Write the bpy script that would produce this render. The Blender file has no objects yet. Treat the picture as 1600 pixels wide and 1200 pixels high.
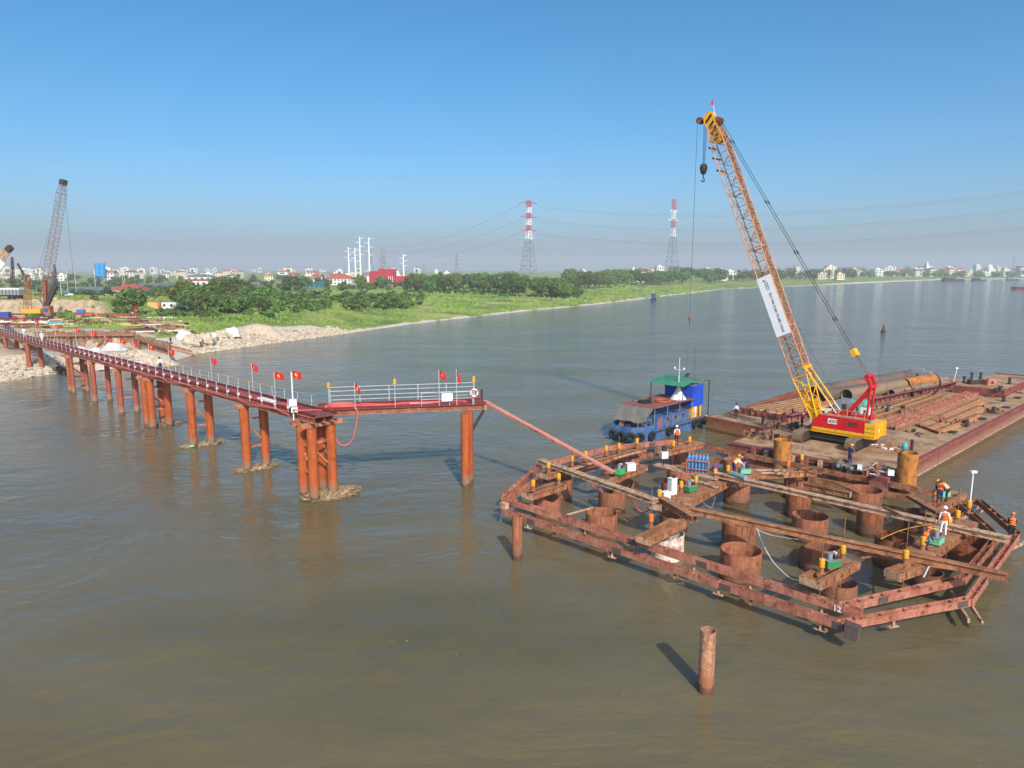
import bpy, bmesh, math, random
from mathutils import Vector as V, Matrix, noise, Quaternion
from math import pi, sin, cos, radians, sqrt, atan2, hypot
random.seed(11)
S = bpy.context.scene
COL = S.collection
# ---------------------------------------------------------------- camera
FPX, HZ, CAMH = 1109.0, 420.0, 18.5          # focal length in photo pixels, horizon row, metres above the river
PITCH = math.atan((600 - HZ) / FPX)
cd = bpy.data.cameras.new('camera')
cd.sensor_width = 36
cd.lens = 36 * FPX / 1600
cd.clip_start = 0.5
cd.clip_end = 30000
cam = bpy.data.objects.new('camera', cd)
cam.location = (0, 0, CAMH)
cam.rotation_euler = (pi / 2 - PITCH, 0, 0)
COL.objects.link(cam)
S.camera = cam
# ---------------------------------------------------------------- sky, sun, exposure
SUN_EL, SUN_AZ = radians(36.5), radians(164.5)   # azimuth clockwise from +Y (behind the camera, to the right)
w = bpy.data.worlds.new('World')
S.world = w
w.use_nodes = True
nt = w.node_tree
sky = nt.nodes.new('ShaderNodeTexSky')
sky.sky_type = 'NISHITA'
sky.sun_disc = False
sky.sun_elevation = SUN_EL
sky.sun_rotation = SUN_AZ
sky.altitude = 0
sky.air_density = 0.7
sky.dust_density = 2.6
sky.ozone_density = 4.0
bg = nt.nodes['Background']
bg.inputs['Strength'].default_value = 0.13
hsv = nt.nodes.new('ShaderNodeHueSaturation')
hsv.inputs['Saturation'].default_value = 1.28
hsv.inputs['Hue'].default_value = 0.486
nt.links.new(sky.outputs[0], hsv.inputs['Color'])
nt.links.new(hsv.outputs[0], bg.inputs[0])
sl = bpy.data.lights.new('sun', 'SUN')
sl.energy = 2.9
sl.angle = radians(0.6)
sl.color = (1.0, 0.93, 0.83)
sun = bpy.data.objects.new('sun', sl)
sd = V((-sin(SUN_AZ) * cos(SUN_EL), -cos(SUN_AZ) * cos(SUN_EL), -sin(SUN_EL)))
sun.rotation_euler = sd.to_track_quat('-Z', 'Y').to_euler()
sun.location = (20, -30, 80)
COL.objects.link(sun)
S.view_settings.view_transform = 'Standard'
S.view_settings.look = 'None'
S.view_settings.exposure = 0.5
S.view_settings.gamma = 1.0
S.view_settings.use_curve_mapping = False
S.render.engine = 'CYCLES'
cy = S.cycles
cy.use_denoising = True
cy.max_bounces = 5
cy.diffuse_bounces = 2
cy.glossy_bounces = 3
cy.transparent_max_bounces = 6
cy.volume_bounces = 0
cy.transmission_bounces = 2
cy.caustics_reflective = False
cy.caustics_refractive = False

# ---------------------------------------------------------------- helpers
def ray(x, y):
    u = (x - 800) / FPX
    v = (600 - y) / FPX
    return V((u, cos(PITCH) + v * sin(PITCH), -sin(PITCH) + v * cos(PITCH)))
def P(x, y, z=0.0):
    """place on the level z that is seen at photo pixel (x, y)"""
    r = ray(x, y)
    k = (z - CAMH) / r.z
    return V((r.x * k, r.y * k, z))
def PD(x, y, d):
    """place seen at pixel (x, y) at ground distance d along the view"""
    r = ray(x, y)
    k = d / r.y
    return V((r.x * k, d, CAMH + r.z * k))
def H(px, py, q):
    """height at place q (x, y) that is seen at row py"""
    r = ray(px, py)
    return CAMH + r.z * q.y / r.y
R2 = sqrt(2)
def W(s, t, z=0.0):
    """river-works grid: s runs along the trestle, t across it"""
    return V(((s + t) / R2, (t - s) / R2, z))
def ST(p):
    return ((p.x - p.y) / R2, (p.x + p.y) / R2)
def L(r, g, b):
    f = lambda c: (c / 255 / 12.92) if c / 255 <= 0.04045 else ((c / 255 + 0.055) / 1.055) ** 2.4
    return (f(r), f(g), f(b), 1)

OFF = {}
class MB:
    def __init__(s):
        s.v = []; s.f = []; s.mi = []; s.k = 0
    def add(s, vs, fs):
        n = len(s.v)
        s.v += [V(p) for p in vs]
        s.f += [tuple(i + n for i in f) for f in fs]
        s.mi += [s.k] * len(fs)
        return s
    def hexa(s, p):
        return s.add(p, [(0, 3, 2, 1), (4, 5, 6, 7), (0, 1, 5, 4), (1, 2, 6, 5), (2, 3, 7, 6), (3, 0, 4, 7)])
    def box(s, x0, x1, y0, y1, z0, z1, fn=None):
        p = [(x0, y0, z0), (x1, y0, z0), (x1, y1, z0), (x0, y1, z0), (x0, y0, z1), (x1, y0, z1), (x1, y1, z1), (x0, y1, z1)]
        return s.hexa([fn(*q) for q in p] if fn else p)
    def wbox(s, s0, s1, t0, t1, z0, z1):
        return s.box(s0, s1, t0, t1, z0, z1, W)
    def rbox(s, c, sx, sy, sz, a=0):
        """box standing on c, turned by a"""
        ca, sa = cos(a), sin(a)
        return s.box(-sx / 2, sx / 2, -sy / 2, sy / 2, 0, sz, lambda x, y, z: V((c[0] + x * ca - y * sa, c[1] + x * sa + y * ca, c[2] + z)))
    def beam(s, a, b, w, h, up=None, w2=None, h2=None):
        a = V(a); b = V(b)
        d = (b - a).normalized()
        up = V(up) if up else (V((0, 0, 1)) if abs(d.z) < 0.98 else V((0, 1, 0)))
        x = d.cross(up).normalized()
        y = x.cross(d)
        w2 = w if w2 is None else w2
        h2 = h if h2 is None else h2
        q = [a - x * w / 2 - y * h / 2, a + x * w / 2 - y * h / 2, a + x * w / 2 + y * h / 2, a - x * w / 2 + y * h / 2,
             b - x * w2 / 2 - y * h2 / 2, b + x * w2 / 2 - y * h2 / 2, b + x * w2 / 2 + y * h2 / 2, b - x * w2 / 2 + y * h2 / 2]
        return s.hexa(q)
    def ibeam(s, a, b, w, h, t=0.03, up=(0, 0, 1)):
        a = V(a); b = V(b)
        d = (b - a).normalized()
        x = d.cross(V(up)).normalized()
        y = x.cross(d)
        o = y * (h / 2 - t / 2)
        s.beam(a + o, b + o, w, t, up); s.beam(a - o, b - o, w, t, up)
        return s.beam(a, b, t, h - 2 * t - 0.004, up)
    def tube(s, a, b, r, n=8, r2=None, caps=True):
        a = V(a); b = V(b)
        r2 = r if r2 is None else r2
        d = (b - a).normalized()
        x = d.orthogonal().normalized()
        y = d.cross(x)
        vs = [a + (x * cos(2 * pi * i / n) + y * sin(2 * pi * i / n)) * r for i in range(n)]
        vs += [b + (x * cos(2 * pi * i / n) + y * sin(2 * pi * i / n)) * r2 for i in range(n)]
        fs = [(i, (i + 1) % n, n + (i + 1) % n, n + i) for i in range(n)]
        if caps:
            fs += [tuple(range(n - 1, -1, -1)), tuple(range(n, 2 * n))]
        return s.add(vs, fs)
    def path(s, pts, r, n=6):
        pts = [V(p) for p in pts]
        vs = []; fs = []
        x = None
        for i, p in enumerate(pts):
            d = (pts[min(i + 1, len(pts) - 1)] - pts[max(i - 1, 0)]).normalized()
            x = d.orthogonal().normalized() if x is None else (x - d * x.dot(d)).normalized()
            y = d.cross(x)
            vs += [p + (x * cos(2 * pi * k / n) + y * sin(2 * pi * k / n)) * r for k in range(n)]
        for i in range(len(pts) - 1):
            fs += [(i * n + k, i * n + (k + 1) % n, (i + 1) * n + (k + 1) % n, (i + 1) * n + k) for k in range(n)]
        fs += [tuple(range(n - 1, -1, -1)), tuple(range((len(pts) - 1) * n, len(pts) * n))]
        return s.add(vs, fs)
    def lathe(s, c, prof, n=16, closed=False, axis=None):
        c = V(c)
        m = (V((0, 0, 1)).rotation_difference(V(axis))).to_matrix() if axis is not None else None
        vs = []
        for (r, z) in prof:
            for i in range(n):
                p = V((r * cos(2 * pi * i / n), r * sin(2 * pi * i / n), z))
                vs.append(c + (m @ p if m else p))
        k = len(prof)
        fs = []
        for j in range(k if closed else k - 1):
            j2 = (j + 1) % k
            fs += [(j * n + i, j * n + (i + 1) % n, j2 * n + (i + 1) % n, j2 * n + i) for i in range(n)]
        if not closed:
            if prof[0][0] > 1e-4: fs.append(tuple(range(n - 1, -1, -1)))
            if prof[-1][0] > 1e-4: fs.append(tuple(range((k - 1) * n, k * n)))
        return s.add(vs, fs)
    def ring(s, c, R, r, axis, n=14, m=6):
        """torus"""
        prof = [(R + r * cos(2 * pi * j / m), r * sin(2 * pi * j / m)) for j in range(m)]
        return s.lathe(c, prof, n, True, axis)
    def ball(s, c, rx, ry, rz, n=10, m=7, jit=0.0, seed=0):
        vs = []; fs = []
        for j in range(m + 1):
            th = pi * j / m
            for i in range(n):
                ph = 2 * pi * i / n
                d = V((sin(th) * cos(ph), sin(th) * sin(ph), cos(th)))
                k = 1 + (jit * noise.noise(d * 1.7 + V((seed * 3.1, seed, 7))) if jit else 0)
                vs.append(V(c) + V((d.x * rx, d.y * ry, d.z * rz)) * k)
        for j in range(m):
            fs += [(j * n + i, (j + 1) * n + i, (j + 1) * n + (i + 1) % n, j * n + (i + 1) % n) for i in range(n)]
        return s.add(vs, fs)
    def base(s):
        xs = [p.x for p in s.v]; ys = [p.y for p in s.v]; zs = [p.z for p in s.v]
        return V(((min(xs) + max(xs)) / 2, (min(ys) + max(ys)) / 2, min(zs)))
    def build(s, name, mat, parent=None, smooth=False, loc=None):
        off = OFF[parent.name] if parent else (V(loc) if loc is not None else s.base())
        me = bpy.data.meshes.new(name)
        me.from_pydata([p - off for p in s.v], [], s.f)
        for m in (mat if isinstance(mat, (list, tuple)) else [mat]):
            me.materials.append(m)
        if s.k or any(s.mi):
            me.polygons.foreach_set('material_index', s.mi)
        if smooth:
            me.polygons.foreach_set('use_smooth', [True] * len(me.polygons))
            try: me.set_sharp_from_angle(angle=radians(40))
            except Exception: pass
        o = bpy.data.objects.new(name, me)
        COL.objects.link(o)
        if parent: o.parent = parent
        else: o.location = off
        OFF[o.name] = off
        return o
def tag(o, label=None, cat=None, group=None, kind=None):
    if label: o['label'] = label
    if cat: o['category'] = cat
    if group: o['group'] = group
    if kind: o['kind'] = kind
    return o
def thing(name, label, cat, loc, group=None):
    o = bpy.data.objects.new(name, None)
    o.empty_display_size = 0.3
    o.location = loc
    COL.objects.link(o)
    OFF[o.name] = V(loc)
    return tag(o, label, cat, group)
def solo(mb, name, mat, label, cat, group=None, smooth=False):
    return tag(mb.build(name, mat, None, smooth), label, cat, group)
def copy_tree(o, loc, rz=0.0, sc=1.0, label=None, parent=None, group=None):
    c = o.copy()
    COL.objects.link(c)
    if parent is None:
        c.location = loc
        c.rotation_euler = (0, 0, rz)
        c.scale = (sc, sc, sc) if not isinstance(sc, tuple) else sc
        if label: c['label'] = label
        if group: c['group'] = group
    else:
        c.parent = parent
    for ch in o.children:
        copy_tree(ch, None, parent=c)
    return c

# ---------------------------------------------------------------- materials
def N(nt, t, **k):
    n = nt.nodes.new(t)
    for a, b in k.items(): setattr(n, a, b)
    return n
def base_mat(name, rough=0.7, metal=0.0, spec=0.4):
    m = bpy.data.materials.new(name)
    m.use_nodes = True
    b = m.node_tree.nodes['Principled BSDF']
    b.inputs['Roughness'].default_value = rough
    b.inputs['Metallic'].default_value = metal
    b.inputs['Specular IOR Level'].default_value = spec
    return m, m.node_tree, b
def ramp(nt, cols, pos=None):
    r = N(nt, 'ShaderNodeValToRGB')
    e = r.color_ramp.elements
    k = len(cols)
    pos = pos or [0.3 + 0.4 * i / (k - 1) for i in range(k)]
    while len(e) < k: e.new(0.5)
    for i in range(k):
        e[i].position = pos[i]
        e[i].color = cols[i]
    return r
def M(name, *cols, scale=1.5, rough=0.75, metal=0.0, bump=0.0, streak=0.0, dirt=None, dirt_amt=0.5, mud=None, pos=None, spec=0.4, vary=0.0, fine=0.0):
    """procedural paint / rust / cloth: noise between colours, vertical streaks, patches of dirt, dried mud near the water"""
    m, nt, b = base_mat(name, rough, metal, spec)
    tc = N(nt, 'ShaderNodeTexCoord')
    src = tc.outputs['Object']
    lk = nt.links.new
    if len(cols) == 1:
        c = cols[0]
        cols = (tuple(x * 0.82 for x in c[:3]) + (1,), c, tuple(min(1, x * 1.12) for x in c[:3]) + (1,))
    n1 = N(nt, 'ShaderNodeTexNoise'); n1.inputs['Scale'].default_value = scale; n1.inputs['Detail'].default_value = 6; n1.inputs['Roughness'].default_value = 0.65
    lk(src, n1.inputs['Vector'])
    r = ramp(nt, cols, pos)
    lk(n1.outputs[0], r.inputs[0])
    col = r.outputs[0]
    def mix(fac, a, bcol, mode='MIX'):
        x = N(nt, 'ShaderNodeMix', data_type='RGBA', blend_type=mode)
        if hasattr(fac, 'links') or not isinstance(fac, float): lk(fac, x.inputs[0])
        else: x.inputs[0].default_value = fac
        lk(a, x.inputs[6])
        if isinstance(bcol, tuple): x.inputs[7].default_value = bcol
        else: lk(bcol, x.inputs[7])
        return x.outputs[2]
    if streak:
        mp = N(nt, 'ShaderNodeMapping'); mp.inputs['Scale'].default_value = (5, 5, 0.35)
        lk(src, mp.inputs[0])
        n2 = N(nt, 'ShaderNodeTexNoise'); n2.inputs['Scale'].default_value = 1.2; n2.inputs['Detail'].default_value = 4
        lk(mp.outputs[0], n2.inputs['Vector'])
        r2 = ramp(nt, [(0.35, 0.3, 0.28, 1), (1, 1, 1, 1), (1.25, 1.2, 1.15, 1)], [0.32, 0.52, 0.72])
        lk(n2.outputs[0], r2.inputs[0])
        col = mix(float(streak), col, r2.outputs[0], 'MULTIPLY')
    if dirt:
        n3 = N(nt, 'ShaderNodeTexNoise'); n3.inputs['Scale'].default_value = scale * 2.3; n3.inputs['Detail'].default_value = 8; n3.inputs['Roughness'].default_value = 0.7
        lk(src, n3.inputs['Vector'])
        r3 = ramp(nt, [(0, 0, 0, 1), (1, 1, 1, 1)], [0.62 - 0.3 * dirt_amt, 0.72 - 0.2 * dirt_amt])
        lk(n3.outputs[0], r3.inputs[0])
        col = mix(r3.outputs[0], col, dirt)
    if mud:
        g = N(nt, 'ShaderNodeNewGeometry')
        sp = N(nt, 'ShaderNodeSeparateXYZ'); lk(g.outputs['Position'], sp.inputs[0])
        ad = N(nt, 'ShaderNodeMath', operation='ADD')
        n4 = N(nt, 'ShaderNodeTexNoise'); n4.inputs['Scale'].default_value = 2.5
        lk(src, n4.inputs['Vector'])
        ml = N(nt, 'ShaderNodeMath', operation='MULTIPLY'); ml.inputs[1].default_value = -1.2
        lk(n4.outputs[0], ml.inputs[0])
        lk(sp.outputs[2], ad.inputs[0]); lk(ml.outputs[0], ad.inputs[1])
        r4 = ramp(nt, [(1, 1, 1, 1), (0.75, 0.75, 0.75, 1), (0, 0, 0, 1)], [0.0, 0.25, 0.7])
        lk(ad.outputs[0], r4.inputs[0])
        col = mix(r4.outputs[0], col, mud)
        # wet foot at the waterline
        ml2 = N(nt, 'ShaderNodeMath', operation='MULTIPLY_ADD'); ml2.inputs[1].default_value = -0.5; lk(n4.outputs[0], ml2.inputs[0]); lk(sp.outputs[2], ml2.inputs[2])
        r6 = ramp(nt, [(1, 1, 1, 1), (0, 0, 0, 1)], [-0.02, 0.16]); lk(ml2.outputs[0], r6.inputs[0])
        col = mix(r6.outputs[0], col, tuple(c * 0.45 for c in mud[:3]) + (1,))
    if fine:
        n5 = N(nt, 'ShaderNodeTexNoise'); n5.inputs['Scale'].default_value = 14; n5.inputs['Detail'].default_value = 5
        lk(src, n5.inputs['Vector'])
        r5 = ramp(nt, [(1 - fine,) * 3 + (1,), (1 + fine * 0.5,) * 3 + (1,)], [0.35, 0.65])
        lk(n5.outputs[0], r5.inputs[0])
        col = mix(1.0, col, r5.outputs[0], 'MULTIPLY')
    if vary:
        oi = N(nt, 'ShaderNodeObjectInfo')
        hs = N(nt, 'ShaderNodeHueSaturation')
        mr = N(nt, 'ShaderNodeMapRange'); mr.inputs[3].default_value = 1 - vary; mr.inputs[4].default_value = 1 + vary
        lk(oi.outputs['Random'], mr.inputs[0]); lk(mr.outputs[0], hs.inputs['Value']); lk(col, hs.inputs['Color'])
        col = hs.outputs[0]
    lk(col, b.inputs['Base Color'])
    if bump:
        nb = N(nt, 'ShaderNodeTexNoise'); nb.inputs['Scale'].default_value = scale * 6; nb.inputs['Detail'].default_value = 6
        lk(src, nb.inputs['Vector'])
        bp = N(nt, 'ShaderNodeBump'); bp.inputs['Strength'].default_value = bump; bp.inputs['Distance'].default_value = 0.05
        lk(nb.outputs[0], bp.inputs['Height']); lk(bp.outputs[0], b.inputs['Normal'])
    return m
def flat(name, c, rough=0.6, metal=0.0):
    return M(name, c, scale=4, rough=rough, metal=metal)
RUSTD = L(82, 46, 32)
m_pile = M('orange_pile_steel', L(148, 74, 34), L(186, 94, 42), L(166, 82, 44), scale=0.9, rough=0.7, streak=0.45, mud=L(150, 112, 84), bump=0.15, fine=0.2)
m_pile2 = M('faded_red_pile_steel', L(150, 84, 62), L(170, 92, 66), L(140, 72, 54), scale=0.9, rough=0.8, streak=0.5, mud=L(160, 124, 96), bump=0.15, fine=0.2)
m_casing = M('rusty_casing_steel', L(132, 82, 58), L(176, 112, 80), L(154, 94, 66), scale=0.7, rough=0.85, streak=0.6, dirt=L(112, 68, 50), dirt_amt=0.25, mud=L(142, 100, 76), bump=0.3, vary=0.12, fine=0.3)
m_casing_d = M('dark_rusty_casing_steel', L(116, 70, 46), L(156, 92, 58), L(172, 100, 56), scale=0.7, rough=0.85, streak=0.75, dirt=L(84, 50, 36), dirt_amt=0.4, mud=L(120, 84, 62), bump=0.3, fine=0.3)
m_casing_w = M('whitewashed_casing_steel', L(226, 208, 192), L(238, 226, 212), L(206, 170, 140), scale=0.6, rough=0.85, streak=0.5, dirt=L(160, 100, 72), dirt_amt=0.5, bump=0.2)
m_ochre = M('ochre_rust_steel', L(150, 96, 46), L(190, 126, 58), L(168, 106, 52), scale=0.6, rough=0.8, streak=0.6, dirt=L(110, 66, 34), dirt_amt=0.35, mud=L(140, 110, 70), bump=0.2)
m_frame = M('faded_red_primer_steel', L(160, 96, 76), L(186, 120, 96), L(200, 144, 120), scale=0.8, rough=0.8, streak=0.35, dirt=L(128, 74, 52), dirt_amt=0.35, bump=0.15, vary=0.15, fine=0.25)
m_beam = M('rust_beam_steel', L(122, 78, 54), L(164, 110, 74), L(190, 140, 98), scale=1.1, rough=0.85, dirt=L(104, 66, 48), dirt_amt=0.3, bump=0.25, vary=0.12, fine=0.3)
m_beam_t = M('tan_walk_beam_steel', L(172, 134, 104), L(206, 170, 138), L(186, 144, 112), scale=1.2, rough=0.85, dirt=L(110, 70, 50), dirt_amt=0.45, bump=0.2, fine=0.25)
m_patch = M('dark_grey_splice_steel', L(74, 64, 64), L(104, 92, 90), scale=3, rough=0.6, dirt=L(110, 70, 54), dirt_amt=0.3)
m_girder = M('dark_red_girder_paint', L(92, 24, 28), L(124, 34, 38), L(112, 42, 40), scale=1.5, rough=0.7, dirt=L(90, 50, 42), dirt_amt=0.35)
m_flange = M('weathered_red_flange', L(166, 108, 80), L(192, 132, 100), L(160, 86, 66), scale=1.2, rough=0.8, dirt=L(104, 60, 44), dirt_amt=0.4)
m_deckred = M('walkway_deck_red', L(106, 46, 48), L(130, 60, 58), L(98, 52, 50), scale=2, rough=0.8, dirt=L(146, 108, 92), dirt_amt=0.45)
m_galv = M('galvanised_rail', L(196, 200, 204), L(222, 226, 230), scale=3, rough=0.45, metal=0.3)
m_white = M('white_paint', L(218, 218, 214), L(238, 238, 234), scale=2, rough=0.5, dirt=L(190, 180, 168), dirt_amt=0.15)
m_cable = flat('dark_steel_rope', L(62, 62, 66), 0.5, 0.5)
m_hose = M('pink_red_hose', L(206, 84, 84), L(226, 112, 108), scale=3, rough=0.55)
m_black = M('black_rubber', L(26, 26, 28), L(44, 44, 46), scale=4, rough=0.85)
m_dark = M('dark_iron', L(44, 38, 36), L(70, 58, 52), scale=3, rough=0.7)
m_grey = M('grey_machine_paint', L(120, 126, 130), L(150, 156, 160), scale=3, rough=0.6, dirt=L(110, 90, 72), dirt_amt=0.25)
m_yel = M('crane_yellow', L(232, 168, 20), L(244, 186, 36), scale=2, rough=0.45, dirt=L(140, 92, 40), dirt_amt=0.25)
m_jack = M('jack_yellow', L(228, 160, 36), L(240, 178, 56), scale=3, rough=0.5, dirt=L(150, 96, 40), dirt_amt=0.3)
m_green = M('pump_green', L(40, 120, 70), L(60, 150, 90), scale=3, rough=0.5, dirt=L(60, 70, 50), dirt_amt=0.3)
m_mint = M('mint_green_box', L(96, 190, 150), L(122, 206, 168), scale=3, rough=0.55, dirt=L(90, 110, 90), dirt_amt=0.25)
m_blue = M('bottle_blue', L(70, 118, 170), L(96, 146, 196), scale=4, rough=0.45)
m_orange = M('orange_vest', L(250, 104, 30), L(255, 130, 48), scale=6, rough=0.8)
m_orange2 = M('yellow_orange_vest', L(252, 150, 30), L(255, 176, 52), scale=6, rough=0.8)
m_navy = M('navy_cloth', L(34, 42, 84), L(50, 60, 112), scale=6, rough=0.9)
m_darkcloth = M('dark_cloth', L(34, 34, 40), L(54, 54, 60), scale=6, rough=0.9)
m_wcloth = M('white_cloth', L(222, 222, 222), L(240, 240, 240), scale=6, rough=0.9)
m_skin = flat('skin', L(176, 118, 88), 0.6)
m_hair = flat('black_hair', L(24, 22, 22), 0.7)
m_boot = flat('boots', L(40, 36, 36), 0.8)
m_flag = M('flag_red', L(186, 8, 26), L(204, 18, 34), scale=2, rough=0.8)
m_star = flat('flag_star_yellow', L(255, 226, 60), 0.8)
m_amber = M('amber_beacon', L(240, 150, 20), L(250, 176, 40), scale=4, rough=0.35)
# ================================================================ the setting
import numpy as np
SHORE = [(-260, -20), (-120, 85), (-95, 105), (-84.7, 116), (-82.3, 124.6), (-80, 128), (-75.5, 131), (-71.5, 134), (-68.5, 143), (-69.6, 156.5),
         (-60, 179), (-48.7, 203.4), (-34.5, 239), (4.2, 311.3), (47.7, 380), (110, 500), (193, 655), (280, 750), (375, 839), (560, 1040),
         (750, 1236), (937, 1313), (1400, 1400), (4200, 1700), (12000, 2300)]
PIT = (-104, -73, 139, 163)
def shore_d(x, y):
    """signed distance inland from the waterline (arrays)"""
    x = np.asarray(x, float); y = np.asarray(y, float)
    best = np.full(x.shape, 1e9); sgn = np.ones(x.shape)
    for (ax, ay), (bx, by) in zip(SHORE[:-1], SHORE[1:]):
        dx, dy = bx - ax, by - ay
        l2 = dx * dx + dy * dy
        t = np.clip(((x - ax) * dx + (y - ay) * dy) / l2, 0, 1)
        d = np.hypot(x - ax - t * dx, y - ay - t * dy)
        side = dx * (y - ay) - dy * (x - ax)
        m = d < best
        best = np.where(m, d, best)
        sgn = np.where(m, np.where(side > 0, 1.0, -1.0), sgn)
    return best * sgn
def terr(x, y):
    d = shore_d(x, y)
    x = np.asarray(x, float); y = np.asarray(y, float)
    a = np.interp(d, [-30, -8, 0, 3, 15, 40, 80, 150, 300], [-2.6, -1.6, -0.1, 0.5, 1.3, 2.4, 3.5, 4.4, 4.8])
    b = np.interp(d, [-30, -8, 0, 3, 8, 16, 30, 60], [-2.6, -1.9, -0.1, 1.2, 2.5, 3.6, 4.4, 4.8])
    k = np.clip((-42 - x) / 25, 0, 1) * np.clip((330 - y) / 60, 0, 1)
    h = a * (1 - k) + b * k
    x0, x1, y0, y1 = PIT
    u = (x + y) / 1.0
    inpit = (x > -107) & (x < -72) & (y < 162) & (y > 136) & (x + y < 76.5)
    h = np.where(inpit & (d > 2), np.minimum(h, 1.0), h)
    # earth bank of the access road at the far left
    m = np.clip((1 - np.maximum(np.abs(x + 180) / 58, np.abs(y - 232) / 17)) * 9, 0, 1)
    h = np.where(m > 0, np.maximum(h, 4.6 + 4.5 * m), h)
    return h
def G(px, py):
    z = 4.0
    for _ in range(12):
        p = P(px, py, z)
        z = 0.5 * z + 0.5 * float(terr(p.x, p.y))
    p.z = float(terr(p.x, p.y))
    return p
def GZ(x, y):
    return float(terr(x, y))

# ---- water
def water_mat():
    m, nt, b = base_mat('muddy_river_water', 0.09, 0.0, 0.5)
    lk = nt.links.new
    b.inputs['IOR'].default_value = 1.33
    g = N(nt, 'ShaderNodeNewGeometry')
    def nz(scale, sx, sy, rot, detail=4, rough=0.55):
        mp = N(nt, 'ShaderNodeMapping'); mp.inputs['Scale'].default_value = (sx, sy, 1); mp.inputs['Rotation'].default_value = (0, 0, rot)
        lk(g.outputs['Position'], mp.inputs[0])
        n = N(nt, 'ShaderNodeTexNoise'); n.inputs['Scale'].default_value = scale; n.inputs['Detail'].default_value = detail; n.inputs['Roughness'].default_value = rough
        lk(mp.outputs[0], n.inputs['Vector'])
        return n
    big = nz(0.02, 1.0, 2.6, radians(35), 5)
    r = ramp(nt, [L(90, 84, 55), L(110, 100, 73), L(100, 88, 55)], [0.3, 0.5, 0.75])
    lk(big.outputs[0], r.inputs[0])
    lk(r.outputs[0], b.inputs['Base Color'])
    w1 = nz(0.55, 1.0, 2.2, radians(20), 3, 0.5)
    w2 = nz(2.2, 1.0, 1.8, radians(-12), 4, 0.6)
    w3 = nz(0.09, 1.0, 2.0, radians(28), 3, 0.5)
    gust = nz(0.035, 1.0, 3.2, radians(30), 4, 0.6)
    gr = ramp(nt, [(0.2,) * 3 + (1,), (1.6,) * 3 + (1,)], [0.4, 0.6])
    lk(gust.outputs[0], gr.inputs[0])
    def mul(a, k):
        x = N(nt, 'ShaderNodeMath', operation='MULTIPLY')
        lk(a, x.inputs[0])
        if isinstance(k, float): x.inputs[1].default_value = k
        else: lk(k, x.inputs[1])
        return x.outputs[0]
    def add(a, c):
        x = N(nt, 'ShaderNodeMath', operation='ADD'); lk(a, x.inputs[0]); lk(c, x.inputs[1]); return x.outputs[0]
    # the open river is rougher than the slack water round the works and downstream of them
    sp = N(nt, 'ShaderNodeSeparateXYZ'); lk(g.outputs['Position'], sp.inputs[0])
    ws = N(nt, 'ShaderNodeMapRange'); ws.inputs[1].default_value = 25; ws.inputs[2].default_value = 300; ws.inputs[3].default_value = 0.3; ws.inputs[4].default_value = 1.7
    lk(sp.outputs[1], ws.inputs[0])
    small = add(mul(w1.outputs[0], 0.11), mul(mul(w2.outputs[0], 0.045), gr.outputs[0]))
    sw = N(nt, 'ShaderNodeTexNoise'); sw.inputs['Scale'].default_value = 0.11; sw.inputs['Detail'].default_value = 3; sw.inputs['Distortion'].default_value = 2.2
    lk(g.outputs['Position'], sw.inputs['Vector'])
    hgt = add(add(mul(small, ws.outputs[0]), mul(w3.outputs[0], 0.16)), mul(sw.outputs[0], 0.17))
    # flecks of foam drifting in lines
    fo = nz(2.6, 1.0, 1.0, radians(10), 2, 0.5); fl_ = nz(0.06, 1.0, 5.0, radians(40), 3, 0.6)
    fr = ramp(nt, [(0, 0, 0, 1), (1, 1, 1, 1)], [0.735, 0.775]); lk(fo.outputs[0], fr.inputs[0])
    fm = ramp(nt, [(0, 0, 0, 1), (1, 1, 1, 1)], [0.55, 0.64]); lk(fl_.outputs[0], fm.inputs[0])
    fx = N(nt, 'ShaderNodeMix', data_type='RGBA'); lk(mul(fr.outputs[0], fm.outputs[0]), fx.inputs[0]); lk(r.outputs[0], fx.inputs[6]); fx.inputs[7].default_value = L(196, 194, 184)
    lk(fx.outputs[2], b.inputs['Base Color'])
    bp = N(nt, 'ShaderNodeBump'); bp.inputs['Strength'].default_value = 1.0; bp.inputs['Distance'].default_value = 1.5
    lk(hgt, bp.inputs['Height']); lk(bp.outputs[0], b.inputs['Normal'])
    return m
m_water = water_mat()
mb = MB()
mb.add([(-8000, -250, 0), (8000, -250, 0), (8000, 8200, 0), (-8000, 8200, 0)], [(0, 1, 2, 3)])
tag(mb.build('river_water', m_water, None, loc=(0, 0, 0)), kind='structure')

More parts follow.
